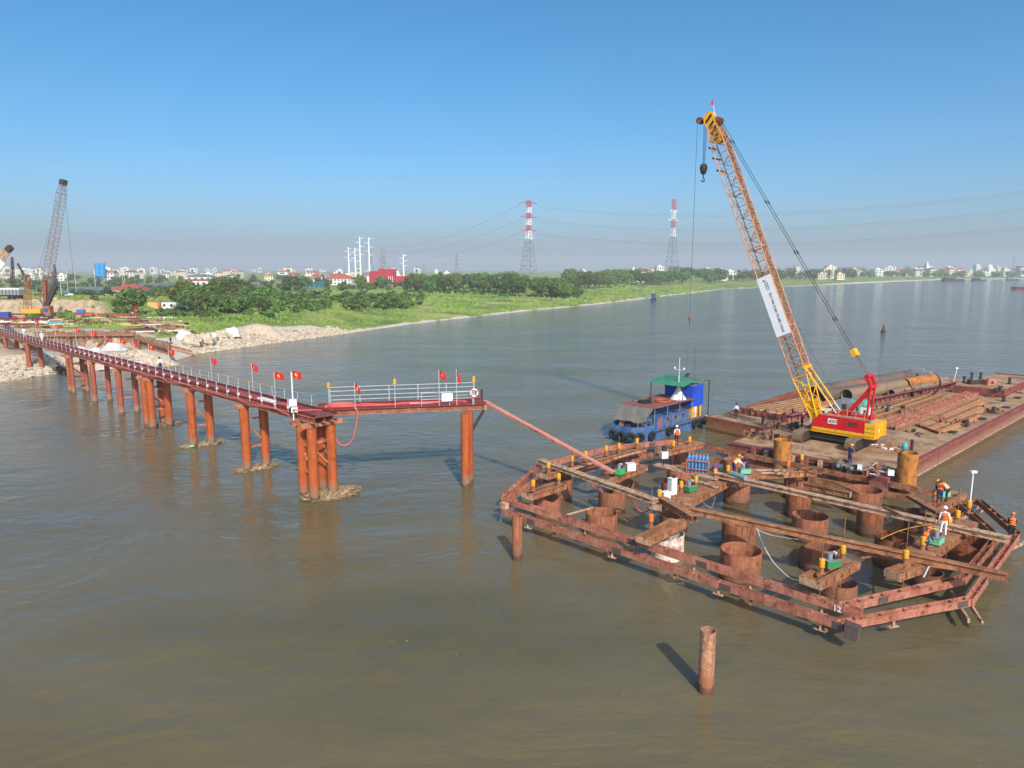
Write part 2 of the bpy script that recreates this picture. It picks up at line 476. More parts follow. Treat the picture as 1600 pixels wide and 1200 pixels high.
# ---- land
def land_mat():
    m, nt, b = base_mat('river_bank_ground', 0.95, 0, 0.2)
    lk = nt.links.new
    g = N(nt, 'ShaderNodeNewGeometry')
    def nz(sc, det=5, rough=0.6):
        n = N(nt, 'ShaderNodeTexNoise'); n.inputs['Scale'].default_value = sc; n.inputs['Detail'].default_value = det; n.inputs['Roughness'].default_value = rough
        lk(g.outputs['Position'], n.inputs['Vector']); return n
    def mix(f, a, c):
        x = N(nt, 'ShaderNodeMix', data_type='RGBA'); lk(f, x.inputs[0]); lk(a, x.inputs[6]); lk(c, x.inputs[7]); return x.outputs[2]
    n1 = nz(0.045, 8, 0.68)
    gr = ramp(nt, [L(80, 104, 46), L(116, 138, 60), L(152, 160, 84), L(186, 172, 116)], [0.34, 0.46, 0.56, 0.68])
    lk(n1.outputs[0], gr.inputs[0])
    n2 = nz(0.5, 8, 0.7)
    dr = ramp(nt, [L(150, 124, 96), L(190, 166, 136), L(206, 190, 166)], [0.3, 0.5, 0.7])
    lk(n2.outputs[0], dr.inputs[0])
    sr = ramp(nt, [L(176, 160, 136), L(214, 202, 182), L(196, 182, 160)], [0.3, 0.5, 0.7])
    lk(n2.outputs[0], sr.inputs[0])
    ad = N(nt, 'ShaderNodeAttribute'); ad.attribute_name = 'dirt'
    sd_ = N(nt, 'ShaderNodeAttribute'); sd_.attribute_name = 'sand'
    # ragged edges
    def ragged(a, amt):
        x = N(nt, 'ShaderNodeMath', operation='MULTIPLY_ADD'); lk(n2.outputs[0], x.inputs[0]); x.inputs[1].default_value = amt; lk(a, x.inputs[2])
        r = ramp(nt, [(0, 0, 0, 1), (1, 1, 1, 1)], [0.5 + amt * 0.5 - 0.08, 0.5 + amt * 0.5 + 0.08]); lk(x.outputs[0], r.inputs[0]); return r.outputs[0]
    c = mix(ragged(ad.outputs['Fac'], 0.9), gr.outputs[0], dr.outputs[0])
    c = mix(ragged(sd_.outputs['Fac'], 0.5), c, sr.outputs[0])
    lk(c, b.inputs['Base Color'])
    bp = N(nt, 'ShaderNodeBump'); bp.inputs['Strength'].default_value = 0.8; bp.inputs['Distance'].default_value = 0.5
    lk(n2.outputs[0], bp.inputs['Height']); lk(bp.outputs[0], b.inputs['Normal'])
    return m
m_land = land_mat()
az = np.radians(np.arange(-56, 56.01, 0.2))
rr = [58.0]
while rr[-1] < 7800: rr.append(rr[-1] * 1.0155 if rr[-1] > 90 else rr[-1] + 1.2)
rr = np.array(rr)
RR, AZ = np.meshgrid(rr, az, indexing='ij')
X = RR * np.sin(AZ); Y = RR * np.cos(AZ)
D = shore_d(X, Y); Z = terr(X, Y)
def site_mask(x, y, d):
    """bare ground of the works yard on the left bank"""
    a = np.clip((-76 - x) / 12, 0, 1) * np.clip((176 - y) / 14, 0, 1)
    b = 0.62 * np.clip((-112 - x) / 14, 0, 1) * np.clip((236 - y) / 20, 0, 1)
    return np.clip(np.maximum(a, b), 0, 1)
nr, nc = X.shape
nzv = np.array([noise.noise(V((x * 0.12, y * 0.12, 3))) + 0.5 * noise.noise(V((x * 0.4, y * 0.4, 9))) for x, y in zip(X.ravel(), Y.ravel())]).reshape(X.shape)
amp = np.interp(D, [-2, 0, 6, 40], [0.0, 0.12, 0.35, 0.3])
Z = Z + nzv * amp * np.clip(900 / RR, 0.2, 1)
dirt = site_mask(X, Y, D)
rocky = np.clip((-44 - X) / 8, 0, 1) * np.clip((212 - Y) / 8, 0, 1)
sandw = np.interp(D, [-5, 0, 2.4, 5.5], [1, 1, 0.62, 0.1])
sandr = np.interp(D, [-5, 0, 9, 14], [1, 1, 0.8, 0.1]) * rocky
wide = np.clip((RR - 600) / 500, 0, 1)
sandf = np.interp(D, [0, 10, 22], [1, 0.7, 0.0]) * wide
sand = np.maximum(np.maximum(sandw * (0.75 + 0.5 * nzv), sandr), sandf)
idx = -np.ones(X.shape, int)
keep = D > -9
kf = keep[:-1, :-1] | keep[1:, :-1] | keep[:-1, 1:] | keep[1:, 1:]
used = np.zeros(X.shape, bool)
used[:-1, :-1] |= kf; used[1:, :-1] |= kf; used[:-1, 1:] |= kf; used[1:, 1:] |= kf
idx[used] = np.arange(used.sum())
vs = np.stack([X[used], Y[used], Z[used]], 1)
i, j = np.where(kf)
fs = np.stack([idx[i, j], idx[i, j + 1], idx[i + 1, j + 1], idx[i + 1, j]], 1)
fs = fs[:, ::-1]
me = bpy.data.meshes.new('river_bank')
me.from_pydata(vs.tolist(), [], fs.tolist())
me.materials.append(m_land)
for nm, arr in (('dirt', dirt), ('sand', np.clip(sand, 0, 1))):
    at = me.attributes.new(nm, 'FLOAT', 'POINT')
    at.data.foreach_set('value', arr[used].astype(np.float32))
me.polygons.foreach_set('use_smooth', [True] * len(me.polygons))
o = bpy.data.objects.new('river_bank', me)
COL.objects.link(o)
tag(o, kind='structure')

# ---- grass and weeds on the bank (uncountable)
m_grass = M('bank_grass', L(92, 128, 48), L(130, 160, 66), L(168, 174, 90), scale=0.05, rough=0.9)
mb = MB()
rnd = random.Random(5)
cnt = 0
cand = []
while len(cand) < 30000:
    a = radians(rnd.uniform(-37, 34)); r_ = 118 * (700 / 118) ** (rnd.random() ** 0.8)
    cand.append((r_ * sin(a), r_ * cos(a)))
ca = np.array(cand)
cdist = shore_d(ca[:, 0], ca[:, 1]); cz = terr(ca[:, 0], ca[:, 1])
cm = site_mask(ca[:, 0], ca[:, 1], cdist)
for (x, y), d, z, q in zip(cand, cdist, cz, cm):
    if d < 2.5 or d > 170: continue
    if x < -44 and y < 212 and d < 13: continue
    if q > 0.15 and rnd.random() < q * 1.3: continue
    if noise.noise(V((x * 0.06, y * 0.06, 1))) < -0.15: continue
    h = rnd.uniform(0.3, 0.9) * (1.0 if y < 300 else 1.5)
    sp = 0.45 * (1.0 if y < 300 else 2.0)
    for k in range(5):
        a = rnd.uniform(0, 2 * pi); bx, by = x + rnd.uniform(-sp, sp), y + rnd.uniform(-sp, sp)
        dx, dy = cos(a) * 0.16 * (1 + y / 300), sin(a) * 0.16 * (1 + y / 300)
        lx, ly = rnd.uniform(-0.3, 0.3), rnd.uniform(-0.3, 0.3)
        mb.add([(bx - dx, by - dy, z - 0.1), (bx + dx, by + dy, z - 0.1), (bx + lx, by + ly, z + h)], [(0, 1, 2)])
tag(mb.build('bank_grass', m_grass, None, loc=(0, 0, 0)), 'rough green grass and weeds covering the river bank', 'grass', kind='stuff')

# ---- haze
hm = bpy.data.materials.new('river_haze')
hm.use_nodes = True
hn = hm.node_tree
for n in list(hn.nodes):
    if n.type != 'OUTPUT_MATERIAL': hn.nodes.remove(n)
pv = hn.nodes.new('ShaderNodeVolumePrincipled')
pv.inputs['Color'].default_value = (0.87, 0.95, 1.0, 1)
pv.inputs['Density'].default_value = 0.0003
pv.inputs['Anisotropy'].default_value = 0.0
hn.links.new(pv.outputs[0], [n for n in hn.nodes if n.type == 'OUTPUT_MATERIAL'][0].inputs['Volume'])
mb = MB().box(-8400, 8400, -400, 8600, -4.2, 130)
hz = mb.build('haze', hm, None, loc=(0, 0, 0))
tag(hz, kind='stuff')
# ================================================================ trestle walkway
def zdeck(s):            # underside of the deck girders: falls slightly towards the bank
    return 6.42 + (s + 52) * 0.0085
T0, T1 = 27.75, 29.6    # pile rows across the walkway
SJ = -51.2               # the joint where the walkway turns
SEND = -196
tr = thing('trestle_walkway', 'long red steel trestle walkway on rusty orange piles reaching out from the left bank', 'walkway', W(SJ - 5, 29, 0))
def pile(s, t, r, mat, top, zb=-2.5):
    mb = MB().tube(W(s, t, zb), W(s, t, top), r, 18)
    for z in (1.9, 3.9):
        if z < top - 0.4: mb.tube(W(s, t, z), W(s, t, z + 0.05), r + 0.012, 18)
    return mb.build('pile', mat, tr, True)
def cap(s, t0, t1, z, w=0.45):
    MB().beam(W(s, t0, z - 0.2), W(s, t1, z - 0.2), w, 0.38).build('cap_beam', m_flange, tr)
def brace(a, b, mat=None, w=0.16):
    MB().beam(a, b, w, w).build('brace', mat or m_flange, tr)
BENTS = [(-62.5, 2, 0.42), (-75.2, 2, 0.42), (-88.2, 4, 0.42), (-98.6, 2, 0.36), (-110, 2, 0.34), (-121.8, 4, 0.28), (-149, 2, 0.4), (-168, 2, 0.36), (-186, 2, 0.36)]
for s, n, r in BENTS:
    zt = zdeck(s)
    mat = m_pile if s > -92 else m_pile2
    zb = -2.5
    ss = [s] if n == 2 else [s - 0.95, s + 0.95]
    for q in ss:
        for t in (T0, T1):
            pile(q, t, r, mat, zt - 0.4, zb)
        cap(q, T0 - 0.8, T1 + 0.8, zt)
        g0 = max(1.2, GZ(*W(q, T0)[:2]) + 0.6)
        brace(W(q, T0, zt - 1.5), W(q, T1, zt - 1.5))
        if zt - g0 > 2:
            brace(W(q, T0, g0 + 1.0), W(q, T1, g0 + 1.0))
            brace(W(q, T0 if n == 2 and s < -92 else T0, zt - 1.7), W(q, T1, g0 + 1.2), w=0.13)
    if n == 4:
        for t in (T0, T1):
            brace(W(ss[0], t, zt - 2.2), W(ss[1], t, zt - 2.2))
            brace(W(ss[0], t, 2.2), W(ss[1], t, 2.2))
            brace(W(ss[0], t, 2.3), W(ss[1], t, zt - 2.3), w=0.12)
# the four-pile joint
zt = zdeck(SJ)
for s, t in ((-52.0, T0), (-50.35, T0), (-52.2, T1), (-50.6, T1)):
    pile(s, t, 0.41, m_pile, zt - 0.4)
for s in (-52.0, -50.4): cap(s, T0 - 0.9, T1 + 0.9, zt)
for t in (T0, T1):
    brace(W(-52.1, t, 4.4), W(-50.5, t, 4.4)); brace(W(-52.1, t, 2.2), W(-50.5, t, 2.2)); brace(W(-52.1, t, 4.2), W(-50.5, t, 2.4), w=0.14)
for s in (-52.1, -50.5):
    brace(W(s, T0, 4.7), W(s, T1, 4.7)); brace(W(s, T0, 4.5), W(s, T1, 2.3), w=0.14)
m_web = M('brown_girder_web', L(112, 66, 52), L(146, 90, 68), L(124, 58, 50), scale=0.8, rough=0.8, dirt=L(176, 130, 98), dirt_amt=0.3)
m_pipe = M('maroon_pipe', L(150, 52, 54), L(172, 70, 70), scale=2, rough=0.6)
# long girders
for t in (T0 - 0.1, (T0 + T1) / 2 - 0.1, T1 - 0.3):
    a, b = -49.6, SEND
    mb = MB()
    mb.k = 0; mb.beam(W(a, t, zdeck(a) + 0.24), W(b, t, zdeck(b) + 0.24), 0.05, 0.4)
    mb.k = 1
    for dz in (0.02, 0.46): mb.beam(W(a, t, zdeck(a) + dz), W(b, t, zdeck(b) + dz), 0.3, 0.055)
    mb.build('girder', [m_web, m_flange], tr)
# deck plates and kerb channels
s = -49.4
k = 0
while s > SEND:
    e = s - 2.94
    mb = MB().beam(W(s, (T0 + T1) / 2 - 0.1, zdeck(s) + 0.53), W(e, (T0 + T1) / 2 - 0.1, zdeck(e) + 0.53), T1 - T0 + 0.1, 0.06)
    mb.build('deck_plate', m_deckred, tr)
    s = e - 0.06
    k += 1
for t in (T0 + 0.45, T0 + 1.05):
    MB().tube(W(-54, t, zdeck(-54) + 0.62), W(SEND, t, zdeck(SEND) + 0.62), 0.055, 8).build('deck_pipe', m_pipe, tr, True)
for t in (T0 - 0.12, T1 - 0.12):
    MB().beam(W(-49.4, t, zdeck(-49.4) + 0.66), W(SEND, t, zdeck(SEND) + 0.66), 0.1, 0.16).build('kerb_channel', m_girder, tr)
# railings: posts and ropes
for side, t in (('n', T0 - 0.28), ('f', T1 + 0.02)):
    rail = MB()
    for hgt in (0.62, 1.12):
        rail.path([W(q, t, zdeck(q) + 0.5 + hgt - (0.05 if k % 2 else 0)) for k, q in enumerate(np.linspace(-53, SEND, 120))], 0.009, 4)
    ro = rail.build('railing_rope', m_galv, tr)
    for q in np.arange(-53.5, SEND, -2.35):
        MB().tube(W(q, t, zdeck(q) + 0.45), W(q, t, zdeck(q) + 1.6), 0.028, 6).build('post', m_galv, ro)
        if side == 'n' and q > -120: MB().rbox(W(q - 0.15, t + 0.12, zdeck(q) + 0.75), 0.2, 0.16, 0.22, q).build('white_tie', m_white, ro)
# the short leg from the joint to the end pile
EJ = V((-16.2, 57.9, 0)); EE = V((-2.3, 60.9, 0))
ed = (EE - EJ).normalized(); en = V((-ed.y, ed.x, 0))
ZE = 6.42
def E_(l, q, z): return EJ + ed * l + en * q + V((0, 0, z))
LEN = (EE - EJ).length
for q in (-0.05, 0.8, 1.65):
    mb = MB()
    mb.k = 0; mb.beam(E_(0, q, ZE + 0.22), E_(LEN, q, ZE + 0.22), 0.05, 0.4)
    mb.k = 1
    for dz in (0.02, 0.44): mb.beam(E_(-0.3, q, ZE + dz), E_(LEN, q, ZE + dz), 0.32, 0.036)
    mb.build('girder', [m_web, m_flange], tr)
for k in range(6):
    l0 = LEN * k / 6
    MB().beam(E_(l0, 0.8, ZE + 0.5), E_(l0 + LEN / 6 - 0.04, 0.8, ZE + 0.5), 2.2, 0.06).build('deck_plate', m_deckred, tr)
for q in (-0.2, 1.8): MB().beam(E_(0, q, ZE + 0.62), E_(LEN, q, ZE + 0.62), 0.1, 0.16).build('kerb_channel', m_girder, tr)
pp = P(728, 760); p2 = pp + V((0.22, 1.0, 0))
for p in (pp, p2):
    mb = MB().tube(p + V((0, 0, -2.5)), p + V((0, 0, ZE - 0.02)), 0.39, 20); mb.build('pile', m_pile, tr, True)
MB().beam(p2 + V((0.2, 0.3, ZE - 1.9)), p2 + V((1.3, 0.5, ZE - 0.05)), 0.22, 0.22).build('brace', m_dark, tr)
MB().beam(E_(LEN - 0.1, -0.5, ZE + 0.2), E_(LEN - 0.1, 3.2, ZE + 0.2), 0.3, 0.4).build('end_beam', m_beam, tr)
rail = MB()
for h in (0.45, 0.8, 1.2, 1.55): rail.tube(E_(1.0, 1.9, ZE + 0.5 + h), E_(LEN - 0.7, 1.9, ZE + 0.5 + h), 0.03, 6)
for h in (0.6, 1.15): rail.tube(E_(LEN - 5.6, -0.4, ZE + 0.5 + h), E_(LEN - 1.2, -0.4, ZE + 0.5 + h), 0.025, 6)
ro = rail.build('pipe_rail', m_galv, tr)
for l in np.linspace(1.0, LEN - 0.7, 6): MB().tube(E_(l, 1.9, ZE + 0.5), E_(l, 1.9, ZE + 2.1), 0.035, 6).build('post', m_galv, ro)
for l in (LEN - 5.6, LEN - 3.2, LEN - 1.2): MB().tube(E_(l, -0.4, ZE + 0.5), E_(l, -0.4, ZE + 1.7), 0.03, 6).build('post', m_galv, ro)

# ---- hoses on the walkway
def hose(pts, r, label, mat=m_hose, name='hose', cat='hose'):
    # smooth the way points
    out = []
    n = len(pts)
    for i in range(n - 1):
        p0, p1, p2, p3 = pts[max(i - 1, 0)], pts[i], pts[i + 1], pts[min(i + 2, n - 1)]
        for k in range(6):
            t = k / 6
            out.append(0.5 * ((2 * p1) + (p2 - p0) * t + (2 * p0 - 5 * p1 + 4 * p2 - p3) * t * t + (3 * p1 - p0 - 3 * p2 + p3) * t ** 3))
    out.append(pts[-1])
    return solo(MB().path(out, r, 6), name, mat, label, cat, smooth=True)
pts = []
for k, q in enumerate(np.linspace(-104, -53, 22)):
    pts.append(W(q, T0 - 0.4 + 0.08 * sin(k * 1.7), zdeck(q) + 0.4 + 0.08 * sin(k * 2.3)))
hose(pts, 0.06, 'pink hose lying along the near edge of the long trestle walkway')
zz = ZE + 0.6
hose([W(-64, T0 + 0.4, zdeck(-64) + 0.62), W(-58, T0 + 0.2, zz), W(-55, T0 + 0.8, zz + 0.05), W(-53.5, T0 + 0.1, zz + 0.1), W(-52.6, T0 - 0.4, zz + 0.2), W(-51.2, T0 - 0.5, zz + 0.35), E_(0.6, -0.5, ZE + 0.45),
      E_(1.3, -0.5, ZE - 1.0), E_(1.5, -0.55, ZE - 2.1), E_(2.1, -0.55, ZE - 2.5), E_(2.8, -0.5, ZE - 2.0), E_(3.2, -0.5, ZE - 0.4), E_(3.2, -0.4, ZE + 0.5), E_(2.6, 0.1, ZE + 0.7), E_(1.5, 0.6, ZE + 0.65)],
     0.06, 'pink hose hanging in a long loop below the walkway corner')
for q, lb in ((0.25, 'pink hose nearest the front edge of the short end leg of the walkway'), (0.9, 'second pink hose running along the short end leg of the walkway')):
    pts = [E_(0.6 + i * 1.2, q + 0.18 * sin(i * 1.9 + q * 3), ZE + 0.62 + 0.03 * sin(i)) for i in range(11)]
    hose(pts, 0.07, lb)
cl = []
for k in range(26):
    a = k * 0.75
    cl.append(E_(2.0 + 1.15 * cos(a), 0.35 + 0.5 * sin(a), ZE + 0.62 + k * 0.012))
hose(cl, 0.055, 'coiled pink hose heaped on the deck at the walkway corner')

# ---- flags
FLG = None
def flag(base, label, hpole, droop=0.0, ang=0.0, group='red flags with a yellow star on the walkway'):
    """pole, waving cloth and star"""
    t = thing('flag', label, 'flag', base, group)
    MB().tube(base, base + V((0, 0, hpole)), 0.028, 6).build('pole', m_galv, t)
    n, m_ = 9, 6
    Lw, Hh = 0.76, 0.54
    def cp(u, v, e=0.0):
        x = u * Lw * (1 - 0.55 * droop)
        yw = 0.09 * sin(u * 7 + v * 1.3) * (0.3 + u)
        z = hpole - 0.04 - (1 - v) * Hh - u * (0.1 + 0.55 * droop) + 0.04 * sin(u * 5)
        return base + V((cos(ang) * x - sin(ang) * (yw + e), sin(ang) * x + cos(ang) * (yw + e), z))
    vs = [cp(i / n, j / m_, e) for e in (-0.006, 0.006) for j in range(m_ + 1) for i in range(n + 1)]
    k = (n + 1) * (m_ + 1)
    fs = []
    for j in range(m_):
        for i in range(n):
            a = j * (n + 1) + i
            fs += [(a, a + 1, a + n + 2, a + n + 1), (k + a, k + a + n + 1, k + a + n + 2, k + a + 1)]
    c = MB().add(vs, fs).build('cloth', m_flag, t, True)
    for e in (-0.016, 0.016):
        st = []
        for q in range(10):
            rr_ = 0.19 if q % 2 == 0 else 0.075
            a = pi / 2 + q * pi / 5
            st.append(cp(0.5 + rr_ * cos(a) / Lw, 0.5 + rr_ * sin(a) / Hh, e))
        st.append(cp(0.5, 0.5, e))
        MB().add(st, [(q, (q + 1) % 10, 10) for q in range(10)]).build('star', m_star, c)
    return t
FT = T1 + 0.08
fl = [(38, 500, 'flag nearest the left edge of the picture'), (60, 503, 'flag just right of the yard crane base'), (91, 511, 'flag in front of the left sheet wall end'), (123, 516, 'flag before the dark sheet pile wall, left'),
      (148, 521, 'flag before the middle of the sheet pile wall'), (169, 529, 'flag before the right half of the sheet pile wall'), (192, 533, 'flag before the white rubble bags'),
      (213, 536, 'flag above the white rubble heap'), (237, 541, 'flag by the corner of the sheet pile wall'), (268, 548, 'flag just right of the person in white'),
      (334, 562, 'flag standing alone before open water, left of two'), (398, 571, 'flag standing alone before open water, right of two')]
for px, py, lb in fl:
    # find the s whose pole at FT projects to px
    lo, hi = -190.0, -50.0
    for _ in range(40):
        mid = (lo + hi) / 2
        p = W(mid, FT)
        d = p.y * cos(PITCH) - (zdeck(mid) - CAMH) * sin(PITCH)
        (lo, hi) = (mid, hi) if 800 + FPX * p.x / d < px - 2 else (lo, mid)
    b = W(mid, FT, zdeck(mid) + 0.5)
    top = H(px, py - 4, b)
    flag(b, 'red star ' + lb, max(1.6, top - b.z), 0.15 + 0.2 * random.random(), radians(random.uniform(-25, 15)))
b = W(-55.2, T0 - 0.5, zdeck(-55) + 0.5); flag(b, 'red star flag on the near rail just left of the walkway corner', H(443, 581, b) - b.z, 0.0, radians(4))
b = W(-52.6, T0 - 0.3, zdeck(-52) + 0.5); flag(b, 'red star flag beside the white box at the walkway corner', H(471, 579, b) - b.z, 0.05, radians(8))
b = E_(3.1, -0.45, ZE + 0.5); flag(b, 'limp red flag hanging over the hose loop at the walkway corner', H(529, 597, b) - b.z, 0.75, radians(10))
b = E_(LEN - 4.1, -0.45, ZE + 0.5); flag(b, 'half furled red star flag left of the white panel near the walkway end', H(678, 578, b) - b.z, 0.35, radians(-20))
b = E_(LEN - 2.6, -0.45, ZE + 0.5); flag(b, 'tightly furled red flag right of the white panel near the walkway end', H(704, 577, b) - b.z, 0.95, radians(-30))

# ---- beacons, panel, ring, box
def beacon(b, label, hp):
    t = thing('warning_beacon', label, 'beacon', b, 'amber beacons on the walkway')
    MB().tube(b, b + V((0, 0, hp)), 0.03, 6).build('pole', m_galv, t)
    MB().lathe(b + V((0, 0, hp)), [(0.06, 0), (0.15, 0.02), (0.15, 0.1), (0.11, 0.14), (0.13, 0.34), (0.09, 0.46), (0.0, 0.5)], 12).build('lamp', m_amber, t, True)
beacon(E_(0.9, 1.9, ZE + 0.5), 'amber beacon on a post at the left end of the pipe rail', 1.5)
beacon(E_(6.4, -0.4, ZE + 0.5), 'amber beacon in the middle of the end leg of the walkway', 2.0)
beacon(E_(LEN - 1.1, -0.4, ZE + 0.5), 'amber beacon above the life ring at the walkway end', 2.0)
t = thing('life_ring', 'white and orange life ring hung on the rail at the walkway end', 'life ring', E_(LEN - 1.1, -0.52, ZE + 1.1))
cc = E_(LEN - 1.1, -0.55, ZE + 1.55)
MB().ring(cc, 0.3, 0.08, -en, 20, 8).build('ring', m_white, t, True)
for a in (0.6, 2.2, 3.8, 5.4):
    MB().ball(cc + (ed * cos(a) + V((0, 0, 1)) * sin(a)) * 0.3 - en * 0.01, 0.1, 0.1, 0.1, 8, 6).build('band', m_orange, t, True)
mb = MB().beam(E_(LEN - 3.9, -0.5, ZE + 1.25), E_(LEN - 2.95, -0.5, ZE + 1.25), 0.05, 0.68)
solo(mb, 'notice_panel', m_white, 'blank white panel fixed to the near rail close to the walkway end', 'panel')
t = thing('control_box', 'white switch box on a tall pole at the walkway corner', 'switch box', W(-52.3, T0 - 0.45, ZE + 0.4))
q = W(-52.3, T0 - 0.45, ZE + 0.4)
MB().tube(q - V((0, 0, 0.6)), q + V((0, 0, 3.5)), 0.06, 8).build('pole', m_white, t)
MB().rbox(q + V((0, -0.05, 0.75)), 0.6, 0.3, 0.55, radians(20)).build('cabinet', m_white, t)
MB().rbox(q + V((0.1, -0.05, 0.25)), 0.5, 0.26, 0.4, radians(20)).build('cabinet', m_white, t)
solo(MB().beam(E_(LEN - 6.5, 0.4, ZE + 0.6), E_(LEN - 3.2, 0.7, ZE + 0.6), 0.6, 0.08), 'plank', m_white, 'white plank lying on the end leg of the walkway', 'plank')
solo(MB().beam(W(-60.4, T0 + 0.6, zdeck(-60) + 0.7), W(-57.6, T0 + 0.5, zdeck(-58) + 0.72), 0.5, 0.14), 'cloth_bundle', m_wcloth, 'white bundle lying on the long walkway near the corner', 'bundle')

# ---- floating debris caught on the piles
m_debris = M('driftwood_debris', L(92, 74, 52), L(150, 126, 92), L(200, 182, 150), scale=2.6, rough=0.95)
def debris(c, rx, ry, rot, label, n=150, seed=1):
    rn = random.Random(seed)
    mb = MB()
    ca, sa = cos(rot), sin(rot)
    mb.add([], [])
    nn = 20
    vs = [V((c[0], c[1], 0.22))]
    for ri in (0.5, 1.0):
        for k in range(nn):
            a = 2 * pi * k / nn
            j = 1 + 0.3 * noise.noise(V((cos(a) * 2, sin(a) * 2, seed)))
            x, y = rx * ri * cos(a) * j, ry * ri * sin(a) * j
            vs.append(V((c[0] + x * ca - y * sa, c[1] + x * sa + y * ca, 0.2 * rn.uniform(0.6, 1.5) if ri < 1 else -0.03)))
    fs = [(0, 1 + k, 1 + (k + 1) % nn) for k in range(nn)] + [(1 + k, 1 + nn + k, 1 + nn + (k + 1) % nn, 1 + (k + 1) % nn) for k in range(nn)]
    mb.add(vs, fs)
    for k in range(n):
        a = rn.uniform(0, 2 * pi); q = sqrt(rn.random())
        x, y = rx * q * cos(a), ry * q * sin(a)
        p = V((c[0] + x * ca - y * sa, c[1] + x * sa + y * ca, 0.1 + 0.25 * (1 - q)))
        b_ = rn.uniform(0, pi); l = rn.uniform(0.15, 0.75)
        d = V((cos(b_) * l, sin(b_) * l, rn.uniform(-0.12, 0.2)))
        if rn.random() < 0.6: mb.tube(p - d / 2, p + d / 2, rn.uniform(0.02, 0.06), 5)
        else: mb.rbox(p, rn.uniform(0.08, 0.3), rn.uniform(0.08, 0.25), rn.uniform(0.04, 0.16), b_)
    return solo(mb, 'floating_debris', m_debris, label, 'debris')
A_ = W(-51.0, 29.2); debris((A_.x + 0.5, A_.y), 2.6, 1.5, radians(35), 'pale raft of driftwood caught around the four corner piles', 320, 1)
A_ = W(-62.5, 28.6); debris((A_.x - 0.1, A_.y), 2.3, 0.75, radians(42), 'driftwood caught on the pile pair next to the walkway corner', 170, 2)
A_ = W(-75.2, 28.7); debris((A_.x - 0.2, A_.y), 2.4, 0.55, radians(40), 'driftwood with a green bottle caught on the second pile pair', 130, 3)
A_ = W(-88.0, 29.6); debris((A_.x - 0.2, A_.y), 1.9, 0.5, radians(40), 'small driftwood patch at the four-pile bent', 90, 4)
A_ = W(-75.0, 27.2, 0.15); solo(MB().tube(A_, A_ + V((0.5, 0.1, 0.03)), 0.13, 8), 'plastic_jug', m_mint, 'green plastic jug floating in the driftwood by the second pile pair', 'jug')
# ================================================================ guide frame of the cofferdam
ZF = 1.35
OUT = [(-35.2, 34.5), (-11.6, 34.6), (-7.8, 42.0), (-8.0, 55.2), (-11.4, 61.2), (-37.8, 61.7), (-41.1, 54.4), (-41.6, 45.2), (-37.7, 36.9)]
INN = [(-36.0, 35.35), (-11.9, 35.5), (-8.5, 43.4), (-8.6, 52.4), (-12.0, 58.3), (-36.0, 57.6), (-37.4, 50.0), (-37.9, 41.0)]
ZI = [1.85, 1.85, 1.83, 1.7, 1.42, 1.45, 1.6, 1.75]
m_frame2 = M('brown_rust_frame_steel', L(140, 84, 60), L(172, 112, 82), L(188, 134, 104), scale=0.9, rough=0.85, streak=0.35, dirt=L(112, 66, 48), dirt_amt=0.5, bump=0.15, vary=0.15, fine=0.3)
gf = thing('guide_frame', 'eight-sided double ring of rusty red steel beams floating round the casings', 'steel frame', W(-25, 48, 0))
def hbeam(parent, a, b, zt, w=0.38, h=0.42, step=1.15, patches=(), mat=m_frame, out=None, name='beam', feet=(), skip=0.0, rn=random.Random(3)):
    """rolled section on its side: two upright flanges, a web half way up and stiffener plates"""
    a = V((a[0], a[1], zt - h / 2)); b = V((b[0], b[1], zt - h / 2))
    d = (b - a).normalized(); n = V((-d.y, d.x, 0)); ln = (b - a).length
    tk = 0.035
    mb = MB()
    for q in (-1, 1): mb.beam(a + n * q * (w / 2 - tk / 2), b + n * q * (w / 2 - tk / 2), tk, h)
    mb.beam(a, b, w - 2 * tk - 0.004, tk)
    o = mb.build(name, mat, parent)
    k = step * 0.5
    while k < ln - 0.2:
        if rn.random() >= skip:
            c = a + d * k
            MB().beam(c + n * (w / 2 - tk - 0.003) + V((0, 0, h / 4)), c - n * (w / 2 - tk - 0.003) + V((0, 0, h / 4)), 0.03, h / 2 - 0.045).build('stiffener', mat, o)
        k += step * rn.uniform(0.75, 1.5)
    for f in patches:
        c = a + d * (ln * f)
        for q in (-1, 1):
            MB().beam(c - d * 0.34 + n * q * (w / 2 + 0.012), c + d * 0.34 + n * q * (w / 2 + 0.012), 0.02, h * 0.82).build('splice_plate', m_patch, o)
    for f in feet:
        c = a + d * (ln * f) - V((0, 0, h / 2))
        fm = MB().beam(c - V((0, 0, 0.002)), c - V((0, 0, 0.4)), 0.12, 0.12)
        fm.beam(c - V((0, 0, 0.42)) - d * 0.3, c - V((0, 0, 0.42)) + d * 0.3, 0.2, 0.04)
        fm.build('hanger_foot', m_beam_t, o)
    return o
pat = {0: (0.12, 0.42, 0.72, 0.97), 1: (0.9,), 2: (0.3,), 4: (0.25, 0.6), 5: (0.4,), 6: (0.5,)}
for i in range(len(OUT)):
    if i == len(OUT) - 1: continue
    a = W(*OUT[i]); b = W(*OUT[i + 1])
    e = (b - a).normalized() * 0.2
    hbeam(gf, a - e, b + e * (3.5 if i == 0 else 1), ZF + (0.02 if i % 2 else 0), patches=pat.get(i, ()), feet=(0.1, 0.4, 0.7, 0.93) if i == 0 else ((0.4,) if i == 1 else ()),
          step=1.9 if i == 0 else 1.1, skip=0.4 if i == 0 else 0.1, mat=(m_frame, m_frame, m_frame, m_beam, m_frame2, m_frame, m_frame, m_frame)[i])
